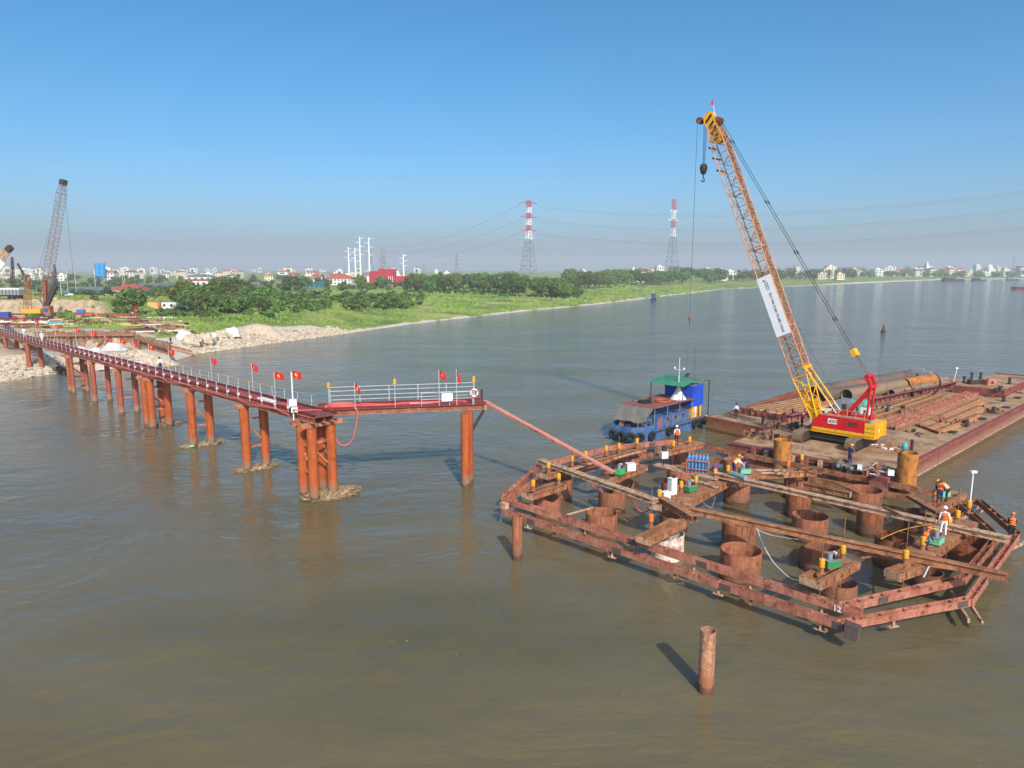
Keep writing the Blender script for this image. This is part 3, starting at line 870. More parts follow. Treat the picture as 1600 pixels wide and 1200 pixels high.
for i in range(len(INN)):
    a = W(*INN[i]); b = W(*INN[(i + 1) % len(INN)])
    e = (b - a).normalized() * 0.15
    if i == 0:
        m1 = a + (b - a) * 0.225
        hbeam(gf, a - e * 2, m1 - e, ZI[0], step=1.4, skip=0.3)
        hbeam(gf, m1 + e, b + e * 6, ZI[0] - 0.03, patches=(0.3, 0.55), feet=(0.1, 0.3, 0.52, 0.7, 0.9), step=1.2)
    else:
        hbeam(gf, a - e, b + e, ZI[i] + (0.03 if i % 2 else 0), patches=(0.3,) if i in (1, 5) else (), step=0.95, skip=0.1, mat=(m_frame2, m_frame, m_frame2, m_beam, m_beam, m_frame2, m_frame, m_frame)[i])
# struts that tie the rings together, low under the beams
for k, f in enumerate((0.04, 0.2, 0.4, 0.6, 0.8, 0.97)):
    a = W(*OUT[0]).lerp(W(*OUT[1]), f); b = W(*INN[0]).lerp(W(*INN[1]), f)
    MB().beam(a + V((0, 0, 0.62)), b + V((0, 0, 0.62)), 0.16, 0.2).build('tie', m_beam, gf)
for i, j in ((2, 2), (3, 3), (4, 4), (5, 5), (6, 6), (7, 7)):
    a = W(*OUT[i]); b = W(*INN[j])
    d = (a - b).normalized()
    for q in (-0.3, 0.3):
        n = V((-d.y, d.x, 0)) * q
        MB().beam(a + d * 1.3 + n + V((0, 0, 0.62)), b - d * 0.6 + n + V((0, 0, 0.62)), 0.12, 0.2).build('tie', m_beam_t, gf)
# end block and number at the front corner
c = W(-11.0, 34.4); MB().rbox((c.x, c.y, 0.75), 0.62, 0.5, 0.72, radians(-45)).build('end_block', m_patch, gf)
c = W(-35.3, 34.5); MB().rbox((c.x, c.y, ZF + 0.002), 0.55, 0.42, 0.42, radians(-45)).build('end_block', m_beam_t, gf)
def text(body, size, name, mat, parent, loc, xaxis, yaxis, bold=0.0, align='CENTER', fit=None):
    """flat lettering turned into a mesh: x along the writing, y up the letters"""
    cu = bpy.data.curves.new(name, 'FONT')
    cu.body = body; cu.size = size; cu.align_x = align; cu.align_y = 'CENTER'; cu.extrude = 0.004; cu.offset = bold
    ob = bpy.data.objects.new(name, cu)
    COL.objects.link(ob)
    me = bpy.data.meshes.new_from_object(ob.evaluated_get(bpy.context.evaluated_depsgraph_get()))
    bpy.data.objects.remove(ob); bpy.data.curves.remove(cu)
    me.name = name
    me.materials.clear(); me.materials.append(mat)
    x = V(xaxis).normalized(); y = V(yaxis).normalized(); z = x.cross(y)
    mm = Matrix((x, y, z)).transposed()
    off = OFF[parent.name]
    if fit:
        xs = [v.co.x for v in me.vertices]; k = fit / (max(xs) - min(xs))
        for v in me.vertices: v.co.x *= k; v.co.y *= k
    for v in me.vertices: v.co = mm @ v.co + V(loc) - off
    o = bpy.data.objects.new(name, me)
    COL.objects.link(o); o.parent = parent
    return o
dfr = (W(*INN[1]) - W(*INN[0])).normalized()
text('12', 0.42, 'painted_number', m_white, gf, W(-12.1, 35.5 - 0.245, ZI[0] - 0.27), dfr, (0, 0, 1), 0.012)

# ================================================================ casings
def casing(c, R, zt, label, mat=m_casing, cuts=(), zb=-1.6, tk=0.05, n=40, group='open steel casings in the river', name='steel_casing', seam=True):
    mb = MB()
    def top(a):
        z = zt
        for (ca, dp, hw) in cuts:
            da = abs((a - ca + pi) % (2 * pi) - pi)
            z -= dp * max(0.0, 1 - da / hw) ** 0.8
        return z
    prof = []
    for i in range(n):
        a = 2 * pi * i / n
        z = top(a)
        d = V((cos(a), sin(a), 0))
        for (r, zz) in ((R, zb), (R, z - 0.5 if not cuts else min(z, zt - 0.9) - 0.1), (R, z), (R - tk, z), (R - tk, zb)):
            prof.append(V((c[0], c[1], 0)) + d * r + V((0, 0, zz)))
    fs = []
    for i in range(n):
        j = (i + 1) % n
        for k in range(4): fs.append((i * 5 + k, j * 5 + k, j * 5 + k + 1, i * 5 + k + 1))
    mb.add(prof, fs)
    if seam:
        for zz in (0.55,):
            mb.lathe((c[0], c[1], zz), [(R + 0.002, -0.025), (R + 0.02, 0), (R + 0.002, 0.025)], n)
            # drop the caps of the seam ring
            mb.f = mb.f[:-2]; mb.mi = mb.mi[:-2]
    return tag(mb.build(name, mat, None, True), label, 'pipe', group)
def cpos(px, by, R):
    p = P(px, by)
    d = V((p.x, p.y, 0)).normalized()
    return p + d * R
CS = {}
def cas(key, px, ty, by, R, label, **k):
    c = cpos(px, by, R)
    zt = H(px, ty, c)
    CS[key] = (c, zt)
    casing(c, R, zt, label, **k)
B_ = pi / 2
cas(1, 855, 772, 816, 1.02, 'rusty casing at the left corner under a jacking beam, its rim burnt ragged', cuts=[(-1.2, 0.35, 0.8), (0.6, 0.3, 0.5)])
cas(2, 874, 746, 784, 1.05, 'rusty casing just behind the left corner casing, under the long back jacking beam', cuts=[(-0.2, 0.3, 0.4)])
cas(3, 956, 765, 805, 1.06, 'rusty casing with a deep V notch, under the first walk beam', cuts=[(1.7, 1.0, 0.75)])
cas(4, 939, 800, 845, 1.1, 'plain round rusty casing with a wooden batten laid across its rim')
cas(5, 971, 752, 777, 1.02, 'rusty casing with a cut-away rim below the bright green pump', cuts=[(-1.4, 0.7, 0.9)])
cas(6, 981, 713, 748, 1.0, 'tall rusty casing holding the right end of the back jacking beam')
cas(7, 1042, 832, 879, 1.04, 'whitewashed casing showing between the two front beams', mat=m_casing_w, cuts=[(-2.2, 0.3, 0.9)])
cas(8, 1052, 804, 835, 1.0, 'rusty casing half hidden behind the whitewashed one')
cas(9, 1153, 815, 866, 1.12, 'rusty casing with a slanting cut rim, right behind the nearest plain one', cuts=[(2.0, 0.5, 0.9)])
cas(10, 1155, 858, 919, 1.2, 'nearest plain rusty casing behind the middle of the front beams')
cas(11, 1150, 743, 791, 1.0, 'rusty casing crossed by a curved shadow under the end of the plank ramp')
cas(12, 1147, 718, 750, 1.0, 'rusty casing behind the bending worker and the mint pump')
cas(13, 1060, 731, 770, 1.0, 'rusty casing under the pale board that carries the gas bottles')
cas(14, 1051, 752, 790, 0.95, 'low rusty casing behind the tall white cabinet')
cas(15, 1066, 702, 730, 1.0, 'rusty casing under the rear platform where a worker stands')
cas(18, 1348, 764, 808, 1.24, 'wide rusty casing with a white patch on its rim, beside the barge bow')
cas(19, 1242, 745, 782, 0.95, 'rusty casing under the centre rear jacking beam', cuts=[(-0.8, 0.2, 0.5)])
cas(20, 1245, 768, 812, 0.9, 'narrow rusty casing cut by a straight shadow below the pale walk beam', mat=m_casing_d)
cas(21, 1263, 805, 852, 1.18, 'round rusty casing in the centre, in front of the narrow one')
cas(22, 1278, 850, 899, 1.2, 'rusty casing with a grey scraped front and a slanting notch at the rim', cuts=[(2.3, 0.75, 1.0)])
cas(23, 1308, 908, 948, 0.98, 'rusty casing under the front jacking beam with the green pump', cuts=[(2.6, 0.3, 0.6)])
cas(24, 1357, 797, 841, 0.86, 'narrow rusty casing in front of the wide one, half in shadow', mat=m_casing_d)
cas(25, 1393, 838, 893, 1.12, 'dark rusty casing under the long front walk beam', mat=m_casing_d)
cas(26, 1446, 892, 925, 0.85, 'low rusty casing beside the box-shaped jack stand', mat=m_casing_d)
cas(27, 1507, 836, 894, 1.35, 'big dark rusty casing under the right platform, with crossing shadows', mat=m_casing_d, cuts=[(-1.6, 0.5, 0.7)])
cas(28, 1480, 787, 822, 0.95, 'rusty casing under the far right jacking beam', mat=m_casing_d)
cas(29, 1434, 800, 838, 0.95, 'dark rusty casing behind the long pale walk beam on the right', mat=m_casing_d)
c16 = cpos(1220, 742, 0.72)
casing(c16, 0.78, H(1220, 687, c16), 'tall ochre spud pile standing at the left part of the barge bow', m_ochre, group='ochre spud piles', name='spud_pile')
c17 = cpos(1413, 780, 0.75)
casing(c17, 0.76, H(1413, 707, c17), 'tall ochre spud pile at the right corner of the barge bow', m_ochre, group='ochre spud piles', name='spud_pile')
# lone piles
c = cpos(1102, 1087, 0.32); casing(c, 0.335, H(1100, 984, c), 'lone pale rusty pile standing in open water nearest the camera', M('pale_rust_pile', L(160, 104, 76), L(196, 146, 114), L(176, 116, 84), scale=1.6, rough=0.85, streak=0.6, dirt=L(128, 104, 88), dirt_amt=0.4, mud=L(164, 108, 78), bump=0.25, fine=0.3), zb=-2, tk=0.03, n=24, group='lone piles', name='lone_pile')
c = cpos(808, 877, 0.32); casing(c, 0.33, H(808, 806, c), 'lone rusty pile in front of the left corner of the steel frame', m_casing, zb=-2, tk=0.03, n=24, group='lone piles', name='lone_pile')

# ================================================================ jacking beams, walk beams, planks
ZS = 2.95
def sup(a, b, z, w, label, h=0.42, plate=False, za=None):
    a = P(a[0], a[1], z); b = P(b[0], b[1], z)
    d = (b - a).normalized(); n = V((-d.y, d.x, 0))
    t = thing('jacking_beam', label, 'steel beam', (a + b) / 2 - V((0, 0, h)), 'jacking beams over the casings')
    for q in (-1, 1):
        o = MB().ibeam(a + n * q * (w / 2 - 0.16) - V((0, 0, h / 2)), b + n * q * (w / 2 - 0.16) - V((0, 0, h / 2)), 0.3, h, 0.03).build('beam', m_beam, t)
        ln = (b - a).length
        for k in range(1, int(ln / 0.8)):
            p = a + d * (k * 0.8) + n * q * (w / 2 - 0.085) - V((0, 0, h / 2))
            MB().beam(p - V((0, 0, h / 2 - 0.034)), p + V((0, 0, h / 2 - 0.034)), 0.1, 0.025, d.cross(V((0, 0, 1)))).build('stiffener', m_beam, o)
    if plate:
        MB().beam(a + V((0, 0, 0.014)), b + V((0, 0, 0.014)), w - 0.05, 0.025).build('top_plate', m_beam, t)
    for e, s_ in ((a, 1), (b, -1)):
        MB().beam(e + d * s_ * 0.02 - n * (w / 2) - V((0, 0, h / 2)), e + d * s_ * 0.02 + n * (w / 2) - V((0, 0, h / 2)), 0.03, h * 0.98).build('end_plate', m_beam_t, t)
    return t
sup((823, 771), (877, 754), 2.75, 1.05, 'short jacking beam over the left corner casing')
sup((848, 740), (1003, 697), 2.9, 1.05, 'longest jacking beam running along the back left of the frame')
sup((1034, 703), (1090, 690), 2.9, 1.5, 'jacking beam at the rear platform under the standing worker', plate=True)
sup((1066, 783), (1143, 742), 2.85, 1.2, 'plank ramp beam from the white cabinet to the middle casing', plate=True)
sup((1005, 840), (1060, 812), 2.75, 1.05, 'jacking beam over the whitewashed casing behind the front beams')
sup((1266, 905), (1328, 873), 2.85, 1.2, 'front jacking beam carrying the green pump and two yellow jacks')
sup((1394, 893), (1432, 880), 2.85, 0.9, 'short yellowish box stand with one jack near the right front')
sup((1430, 868), (1508, 812), 2.95, 1.45, 'broad platform beam on the right where the worker in white stands', plate=True)
sup((1452, 795), (1497, 768), 2.9, 1.1, 'far right jacking beam behind the pale walk beam')
sup((1172, 738), (1270, 733), 2.7, 1.2, 'rear centre jacking beam in front of the barge bow')
sup((1255, 754), (1330, 769), 1.9, 0.5, 'low beam between the centre casing and the wide casing', plate=False)
sup((1142, 752), (1180, 735), 2.8, 1.3, 'jacking beam under the bending worker and the mint pump', plate=True)
sup((950, 744), (1000, 725), 2.55, 1.5, 'jacking beam that carries the bright green pump')
sup((1024, 788), (1046, 774), 2.9, 0.9, 'short stand under the two white boxes')
def walk(a, b, z, w, h, label, mat, za=None, zb=None):
    a = P(a[0], a[1], z if za is None else za); b = P(b[0], b[1], z if zb is None else zb)
    d = (b - a).normalized(); n = V((-d.y, d.x, 0))
    t = thing('walk_beam', label, 'steel beam', (a + b) / 2 - V((0, 0, h)), 'long walk beams laid across the casings')
    for q in (-1, 1):
        MB().ibeam(a + n * q * w / 4 - V((0, 0, h / 2)), b + n * q * w / 4 - V((0, 0, h / 2)), w / 2 - 0.012, h, 0.03).build('beam', mat, t)
    return t
walk((843, 717), (1025, 780), 3.28, 0.62, 0.3, 'first pale walk beam from the back left corner to the white boxes', m_beam_t)
walk((1033, 775), (1086, 806), 3.28, 0.6, 0.42, 'short thick dark beam sloping down beside the white boxes', m_beam)
walk((1060, 789), (1576, 896), 3.2, 0.55, 0.36, 'long dark rusty walk beam crossing the whole front half', m_beam)
walk((1118, 738), (1577, 839), 3.4, 0.6, 0.32, 'long pale tan walk beam crossing the back half to the right corner', m_beam_t)
walk((1420, 772), (1530, 835), 3.2, 0.5, 0.22, 'thin dark walk beam slanting behind the worker in white', m_beam)
solo(MB().beam(P(1025, 725, 3.02), P(1124, 748, 3.02), 1.0, 0.06), 'board', m_beam_t, 'pale board carrying the rack of blue gas bottles', 'board')
solo(MB().beam(P(886, 804, 2.1), P(926, 793, 2.12), 0.12, 0.08), 'batten', m_beam_t, 'pale wooden batten leaning on the rim of the plain left casing', 'batten')
a, b = P(1316, 866, 2.6), P(1435, 883, 2.4)
solo(MB().beam(P(1325, 862, 2.4), P(1486, 888, 2.3), 0.16, 0.14), 'thin_beam', m_frame, 'thin red bar low behind the front jacking beam', 'steel bar')
solo(MB().tube(P(1443, 902, 2.4), P(1455, 877, 2.9), 0.045, 8), 'yellow_tipped_pipe', m_galv, 'white pipe leaning by the low casing at the right front', 'pipe')
solo(MB().tube(P(1142, 739, 3.55), P(1165, 747, 3.55), 0.2, 12), 'grey_tube', M('grey_blue_tube', L(110, 140, 146), L(132, 160, 166), scale=3, rough=0.6), 'grey blue tube lying on the pale walk beam', 'tube', smooth=True)
a, b = P(1180, 718, 3.0), P(1240, 732, 2.9)
for k, (u, v, lb) in enumerate((((1165, 734), (1228, 735), 'upper of two thin bars lying behind the mint pump'), ((1170, 738), (1232, 740), 'lower of two thin bars lying behind the mint pump'))):
    solo(MB().beam(P(*u, 2.75), P(*v, 2.75), 0.14, 0.14), 'thin_beam', m_beam_t, lb, 'steel bar')

# ---- jacks
def jack(px, py, z, rod, label, cyl=m_jack, low=None):
    b = P(px, py + 11, z)
    t = thing('hydraulic_jack', label, 'jack', b, 'yellow hydraulic jacks')
    MB().lathe(b, [(0.2, 0), (0.2, 0.03), (0.13, 0.04), (0.13, 0.34), (0.17, 0.35), (0.17, 0.38)], 12).build('stand', m_beam, t, True)
    MB().lathe(b + V((0, 0, 0.38)), [(0.145, 0), (0.15, 0.02), (0.15, 0.4), (0.12, 0.43), (0.05, 0.44)], 14).build('cylinder', cyl, t, True)
    zt = H(px, rod, b) if rod else b.z + 1.2
    MB().tube(b + V((0, 0, 0.8)), V((b.x, b.y, max(zt, b.z + 1.0))), 0.022, 6).build('rod', m_beam, t)
    MB().tube(b - V((0, 0, b.z - 0.4)), b - V((0, 0, 0.002)), 0.02, 5).build('hanger_rod', m_beam, t)
    return t
jk = [(857, 727, 2.9, 703, 'yellow jack at the left end of the longest jacking beam'), (894, 716, 2.9, 700, 'second yellow jack along the longest jacking beam'), (915, 709, 2.9, 696, 'third yellow jack, just left of the gangway foot line'),
      (947, 700, 2.9, 684, 'fourth yellow jack on the longest jacking beam'), (967, 696, 2.9, 682, 'fifth yellow jack on the longest jacking beam'), (995, 688, 2.9, 676, 'yellow jack at the right end of the longest jacking beam'),
      (873, 745, 2.75, 733, 'yellow jack at the back end of the short left corner beam'), (833, 756, 2.75, 745, 'yellow jack at the front end of the short left corner beam'),
      (1017, 812, 2.75, 760, 'orange jack on the beam above the whitewashed casing'), (1030, 772, 2.95, 752, 'yellow jack left of the small white box'), (1064, 758, 2.85, 722, 'yellow jack right of the tall white cabinet'),
      (1087, 750, 2.85, 738, 'yellow jack behind the dark green pump'), (1117, 738, 2.85, 720, 'yellow jack beside the magenta hose bundle'), (1137, 732, 2.8, 708, 'short yellow jack in front of the rear casing'),
      (1052, 692, 2.9, 676, 'yellow jack left of the worker on the rear platform'), (1077, 685, 2.9, 668, 'yellow jack right of the worker on the rear platform'), (1252, 714, 2.7, 672, 'yellow jack with a tall rod before the barge bow'),
      (1231, 724, 2.7, 712, 'orange jack at the foot of the left spud pile'), (1283, 885, 2.85, 824, 'front yellow jack with a tall rod on the front jacking beam'), (1316, 863, 2.85, 806, 'rear yellow jack with a tall rod on the front jacking beam'),
      (1414, 871, 2.85, 814, 'yellow jack on the short box stand'), (1441, 849, 2.95, 796, 'yellow jack beside the crouching worker'), (1458, 835, 2.95, 794, 'yellow jack left of the worker in white'),
      (1460, 769, 2.9, 712, 'yellow jack on the far right jacking beam'), (1495, 806, 2.95, 760, 'yellow jack with a white foot right of the worker in white'), (1482, 817, 2.95, 806, 'yellow jack behind the legs of the worker in white'),
      (1513, 790, 2.95, 780, 'yellow jack at the foot of the white lamp post')]
for px, py, z, rod, lb in jk: jack(px, py, z, rod, lb, m_orange if lb.startswith('orange') else m_jack)
# ---- lamp post
b = P(1514, 802, 2.95)
t = thing('lamp_post', 'thin white lamp post with a square head at the right end of the frame', 'lamp post', b)
MB().tube(b + V((0.06, 0.1, 0)), V((b.x + 0.06, b.y + 0.1, H(1514, 737, b))), 0.05, 8).build('pole', m_white, t)
MB().rbox((b.x, b.y, H(1514, 739, b)), 0.42, 0.2, 0.14, 0.2).build('lamp_head', m_white, t)
# ---- pumps
def pump(px, py, z, a, label, mat):
    b = P(px, py, z)
    t = thing('hydraulic_pump', label, 'pump', b, 'small hydraulic pumps')
    ca, sa = cos(a), sin(a)
    q = lambda x, y, zz: V((b.x + x * ca - y * sa, b.y + x * sa + y * ca, b.z + zz))
    MB().box(-0.4, 0.4, -0.27, 0.27, 0.06, 0.42, q).build('tank', mat, t)
    MB().box(-0.42, 0.42, -0.29, 0.29, 0.424, 0.45, q).build('lid', m_grey, t)
    MB().tube(q(-0.1, 0, 0.452), q(-0.1, 0, 0.8), 0.14, 12).build('motor', m_grey, t, True)
    MB().box(0.1, 0.34, -0.12, 0.12, 0.452, 0.66, q).build('valve_block', m_dark, t)
    for k in (-1, 1):
        MB().lathe(q(0.2, 0.07 * k, 0.662), [(0.02, 0), (0.02, 0.1), (0.06, 0.11), (0.06, 0.17), (0.0, 0.175)], 10).build('gauge', m_white, t)
    for x in (-0.34, 0.34):
        MB().box(x - 0.05, x + 0.05, -0.27, 0.27, 0.0, 0.056, q).build('foot', m_dark, t)
    return t
m_brg = M('bright_green_paint', L(20, 180, 90), L(40, 206, 110), scale=3, rough=0.5)
pump(968, 741, 2.6, 0.9, 'bright green pump on the left, below the gangway foot', m_brg)
pump(1078, 768, 2.9, 0.6, 'dark green pump with two gauges right of the tall white cabinet', m_green)
pump(1163, 740, 2.85, 0.1, 'mint pump at the knees of the bending worker', m_mint)
pump(1298, 886, 2.9, 0.25, 'green pump on the front jacking beam between two yellow jacks', m_green)
pump(1472, 776, 2.95, 0.1, 'mint pump before the two workers at the far right', m_mint)
pump(1463, 850, 3.0, 0.7, 'mint pump beside the crouching worker', m_mint)
# ---- white cabinets, boxes, gas bottles
def cabinet(px, py, z, sx, sy, sz, a, label, extra=None):
    b = P(px, py, z)
    t = thing('white_cabinet', label, 'cabinet', b)
    MB().rbox(b, sx, sy, sz, a).build('body', m_white, t)
    MB().rbox(b + V((0, 0, sz + 0.002)), sx * 1.1, sy * 1.1, 0.05, a).build('lid', m_white, t)
    MB().rbox(b + V((sin(a) * (sy / 2 + 0.012), -cos(a) * (sy / 2 + 0.012), sz * 0.12)), sx * 0.8, 0.02, sz * 0.76, a).build('door', m_white, t)
    if extra: MB().rbox(b + V((0.1, 0.0, sz + 0.056)), 0.16, 0.14, 0.2, a).build('isolator', m_dark, t)
    return t
cabinet(1050, 772, 3.0, 0.5, 0.42, 1.12, 0.5, 'tall white cabinet with a black switch on top', True)
cabinet(1040, 780, 3.0, 0.55, 0.4, 0.5, 0.4, 'small white box with pink print in front of the tall white cabinet')
b = P(1037, 726, 3.05)
t = thing('switch_post', 'white switch box on a dark post at the left end of the pale board', 'switch box', b)
MB().tube(b, b + V((0, 0, 1.55)), 0.07, 8).build('post', m_dark, t)
MB().rbox(b + V((0, -0.1, 0.55)), 0.56, 0.3, 0.56, 0.3).build('cabinet', m_white, t)
MB().rbox(b + V((0, 0, 1.12)), 0.32, 0.24, 0.4, 0.3).build('cap_box', m_dark, t)
cabinet(985, 735, 2.6, 0.7, 0.5, 0.55, 0.2, 'pale grey box beside the bright green pump')
b = P(1090, 738, 3.06)
t = thing('gas_bottle_rack', 'rusty rack on the pale board that holds blue gas bottles', 'rack', b)
ang = radians(-22)
qf = lambda x, y, z: V((b.x + x * cos(ang) - y * sin(ang), b.y + x * sin(ang) + y * cos(ang), b.z + z))
mb = MB().box(-0.85, 0.85, -0.42, 0.42, 0.0, 0.07, qf); mb.build('base', m_beam, t)
for x in (-0.8, 0.8):
    for y in (-0.38, 0.38): MB().tube(qf(x, y, 0.072), qf(x, y, 1.1), 0.05, 6).build('post', m_frame, t)
for y in (-0.42, 0.42):
    for z in (0.35, 1.0): MB().beam(qf(-0.83, y, z), qf(0.83, y, z), 0.05, 0.09).build('rail', m_frame, t)
for x in (-0.84, 0.84): MB().beam(qf(x, -0.4, 1.0), qf(x, 0.4, 1.0), 0.04, 0.05).build('rail', m_beam, t)
k = 0
words = ['leftmost', 'second', 'third', 'fourth', 'fifth', 'rightmost']
for row, y in (('front', -0.2), ('back', 0.2)):
    for i in range(6):
        x = -0.66 + i * 0.265
        bt = thing('gas_bottle', 'blue gas bottle in the rusty rack, %s row, %s' % (row, words[i] + (' from the left' if 0 < i < 5 else '')), 'gas bottle', qf(x, y, 0.074), 'blue gas bottles in the rack')
        MB().lathe(qf(x, y, 0.074), [(0.1, 0), (0.115, 0.03), (0.115, 1.12), (0.1, 1.19), (0.045, 1.24), (0.045, 1.26)], 12).build('body', m_blue, bt, True)
        MB().lathe(qf(x, y, 1.336), [(0.045, 0), (0.05, 0.02), (0.05, 0.12), (0.0, 0.14)], 8).build('cap', m_grey, bt, True)
# ---- hoses and ropes in the frame
m_rope = flat('white_rope', L(214, 210, 200), 0.9)
m_mag = flat('magenta_hose', L(190, 40, 150), 0.6)
hose([P(1182, 822, 2.1), P(1190, 845, 1.5), P(1206, 875, 0.7), P(1228, 898, 0.25), P(1243, 906, 0.08), P(1262, 904, 0.2)], 0.03, 'slack white rope hanging from the plain casing towards the front beam', m_rope, 'rope', 'rope')
hose([P(1181, 826, 2.0), P(1205, 836, 1.6), P(1247, 843, 1.9)], 0.02, 'thin white line between the middle casing and the notched casing', m_rope, 'rope', 'rope')
hose([P(921, 748, 2.6), P(925, 758, 1.8), P(935, 766, 1.7), P(940, 768, 1.9)], 0.05, 'short pink hose dipping beside the notched casing')
hose([P(983, 770, 2.7), P(987, 782, 1.7), P(994, 793, 0.9), P(1003, 800, 0.6), P(1012, 798, 0.9), P(1020, 790, 2.4)], 0.05, 'pink hose drooping left of the white boxes')
hose([P(913, 717, 3.0), P(917, 722, 2.6), P(920, 730, 2.3)], 0.07, 'red hose bundle hanging under the gangway foot')
hose([P(1121, 755, 2.8), P(1119, 770, 1.6), P(1115, 785, 0.7), P(1110, 793, 0.9), P(1095, 783, 1.9), P(1086, 777, 2.7)], 0.025, 'tan hose drooping under the plank ramp', m_beam_t)
hose([P(1112, 735, 3.0), P(1116, 728, 3.5), P(1119, 735, 3.2), P(1122, 727, 3.4), P(1114, 737, 3.1), P(1118, 731, 3.6)], 0.05, 'magenta hose bundle at the right end of the bottle rack', m_mag)
hose([P(785, 797, 1.2), P(784, 805, 0.7), P(782, 815, 0.1)], 0.025, 'white rope end hanging off the left corner of the frame', m_rope, 'rope', 'rope')
hose([P(1376, 842, 2.9), P(1410, 828, 3.0), P(1457, 818, 3.6)], 0.02, 'yellow line stretched behind the crouching worker', m_jack, 'rope', 'rope')
m_hose2 = M('pale_pink_pipe', L(206, 132, 120), L(222, 164, 150), scale=2, rough=0.6)
# loose boards and bars on the casings
ex = [((1092, 752), (1120, 762), 3.0, 0.3, 'grey board lying on the plank ramp'), ((1300, 752), (1345, 772), 2.6, 0.14, 'thin bar leaning on the wide casing by the barge bow'), ((1235, 726), (1275, 742), 2.75, 0.16, 'red bar lying on the rear centre jacking beam'),
      ((1382, 792), (1410, 806), 3.5, 0.14, 'short bar lying on the pale walk beam'), ((960, 716), (1000, 705), 2.95, 0.2, 'board lying on the longest jacking beam'), ((1420, 866), (1462, 876), 2.9, 0.12, 'thin bar behind the box-shaped jack stand'),
      ((1345, 872), (1400, 862), 2.5, 0.14, 'thin bar between the front jacking beam and the box stand'), ((880, 738), (930, 722), 2.95, 0.22, 'board along the inside of the longest jacking beam')]
for a, b, z, w_, lb in ex: solo(MB().beam(P(*a, z), P(*b, z), w_, 0.08), 'loose_board', m_beam_t if 'board' in lb else m_frame2, lb, 'board')
# ---- gangway from the trestle down to the frame
ga = E_(LEN + 0.1, 1.1, ZE + 0.45); gb = P(960, 739, 3.05)
t = thing('gangway', 'narrow sloping gangway with pink pipes from the walkway end down to the frame', 'gangway', gb)
d = (gb - ga).normalized(); n = V((-d.y, d.x, 0)).normalized()
for q in (-0.25, 0.25): MB().beam(ga + n * q, gb + n * q, 0.06, 0.14).build('stringer', m_flange, t)
MB().beam(ga + V((0, 0, -0.02)), gb + V((0, 0, -0.02)), 0.43, 0.03).build('tread', m_deckred, t)
for q in (-0.12, 0.1): MB().tube(ga + n * q + V((0, 0, 0.07)), gb + n * q + V((0, 0, 0.07)), 0.05, 8).build('pipe', m_hose2, t, True)
p = E_(LEN + 0.1, 2.6, ZE); MB().beam(p, p + V((0, 0, 1.3)), 0.2, 0.2).build('stop_post', m_dark, t)
# ================================================================ barges
m_hull = M('barge_maroon_hull', L(112, 52, 50), L(136, 70, 64), L(124, 60, 58), scale=0.5, rough=0.75, streak=0.6, dirt=L(150, 96, 70), dirt_amt=0.35, mud=L(150, 110, 90), bump=0.12)
m_hull2 = M('barge_brown_hull', L(112, 62, 44), L(150, 90, 58), L(132, 72, 50), scale=0.4, rough=0.8, streak=0.7, dirt=L(96, 54, 44), dirt_amt=0.45, mud=L(150, 104, 70), bump=0.15)
m_deck = M('barge_deck_plate', L(146, 116, 86), L(184, 154, 120), L(166, 130, 94), L(122, 94, 74), scale=0.22, rough=0.9, dirt=L(132, 92, 68), dirt_amt=0.4, bump=0.2, pos=[0.3, 0.42, 0.55, 0.7], fine=0.2)
m_coam = M('coaming_red', L(120, 60, 58), L(146, 84, 78), scale=0.8, rough=0.8, dirt=L(160, 120, 98), dirt_amt=0.35)
DK = 1.8
def prism(mb, poly, z0, z1, inset=0.0):
    n = len(poly)
    c = V((sum(p.x for p in poly) / n, sum(p.y for p in poly) / n, 0))
    lo = [V((p.x, p.y, z0)).lerp(V((c.x, c.y, z0)), inset) for p in poly]
    hi = [V((p.x, p.y, z1)) for p in poly]
    return mb.add(lo + hi, [tuple(range(n - 1, -1, -1)), tuple(range(n, 2 * n))] + [(i, (i + 1) % n, n + (i + 1) % n, n + i) for i in range(n)])
BP = [(-32.8, 62.9), (-17.9, 62.5), (-15.5, 127), (-23.75, 127), (-32.8, 71.3)]
bg1 = thing('deck_barge', 'large maroon flat deck barge that carries the red and yellow crane', 'barge', W(-24, 90, -1))
prism(MB(), [W(*p) for p in BP], -1.0, DK).build('hull', m_hull, bg1)
dk = prism(MB(), [W(-32.5, 63.2), W(-18.2, 62.8), W(-15.8, 126.7), W(-23.6, 126.7), W(-32.5, 71.4)], DK + 0.004, DK + 0.012).build('deck', m_deck, bg1)
# rubbing strip and side seams
for a, b in ((BP[1], BP[2]), (BP[0], BP[1])):
    n = (W(*b) - W(*a)).normalized(); o_ = V((n.y, -n.x, 0)) * 0.05
    MB().beam(W(*a, DK - 0.1) + o_, W(*b, DK - 0.1) + o_, 0.1, 0.16).build('rubbing_strip', m_coam, bg1)
    MB().beam(W(*a, 0.35) + o_ * 0.8, W(*b, 0.35) + o_ * 0.8, 0.08, 0.1).build('rubbing_strip', m_beam_t, bg1)
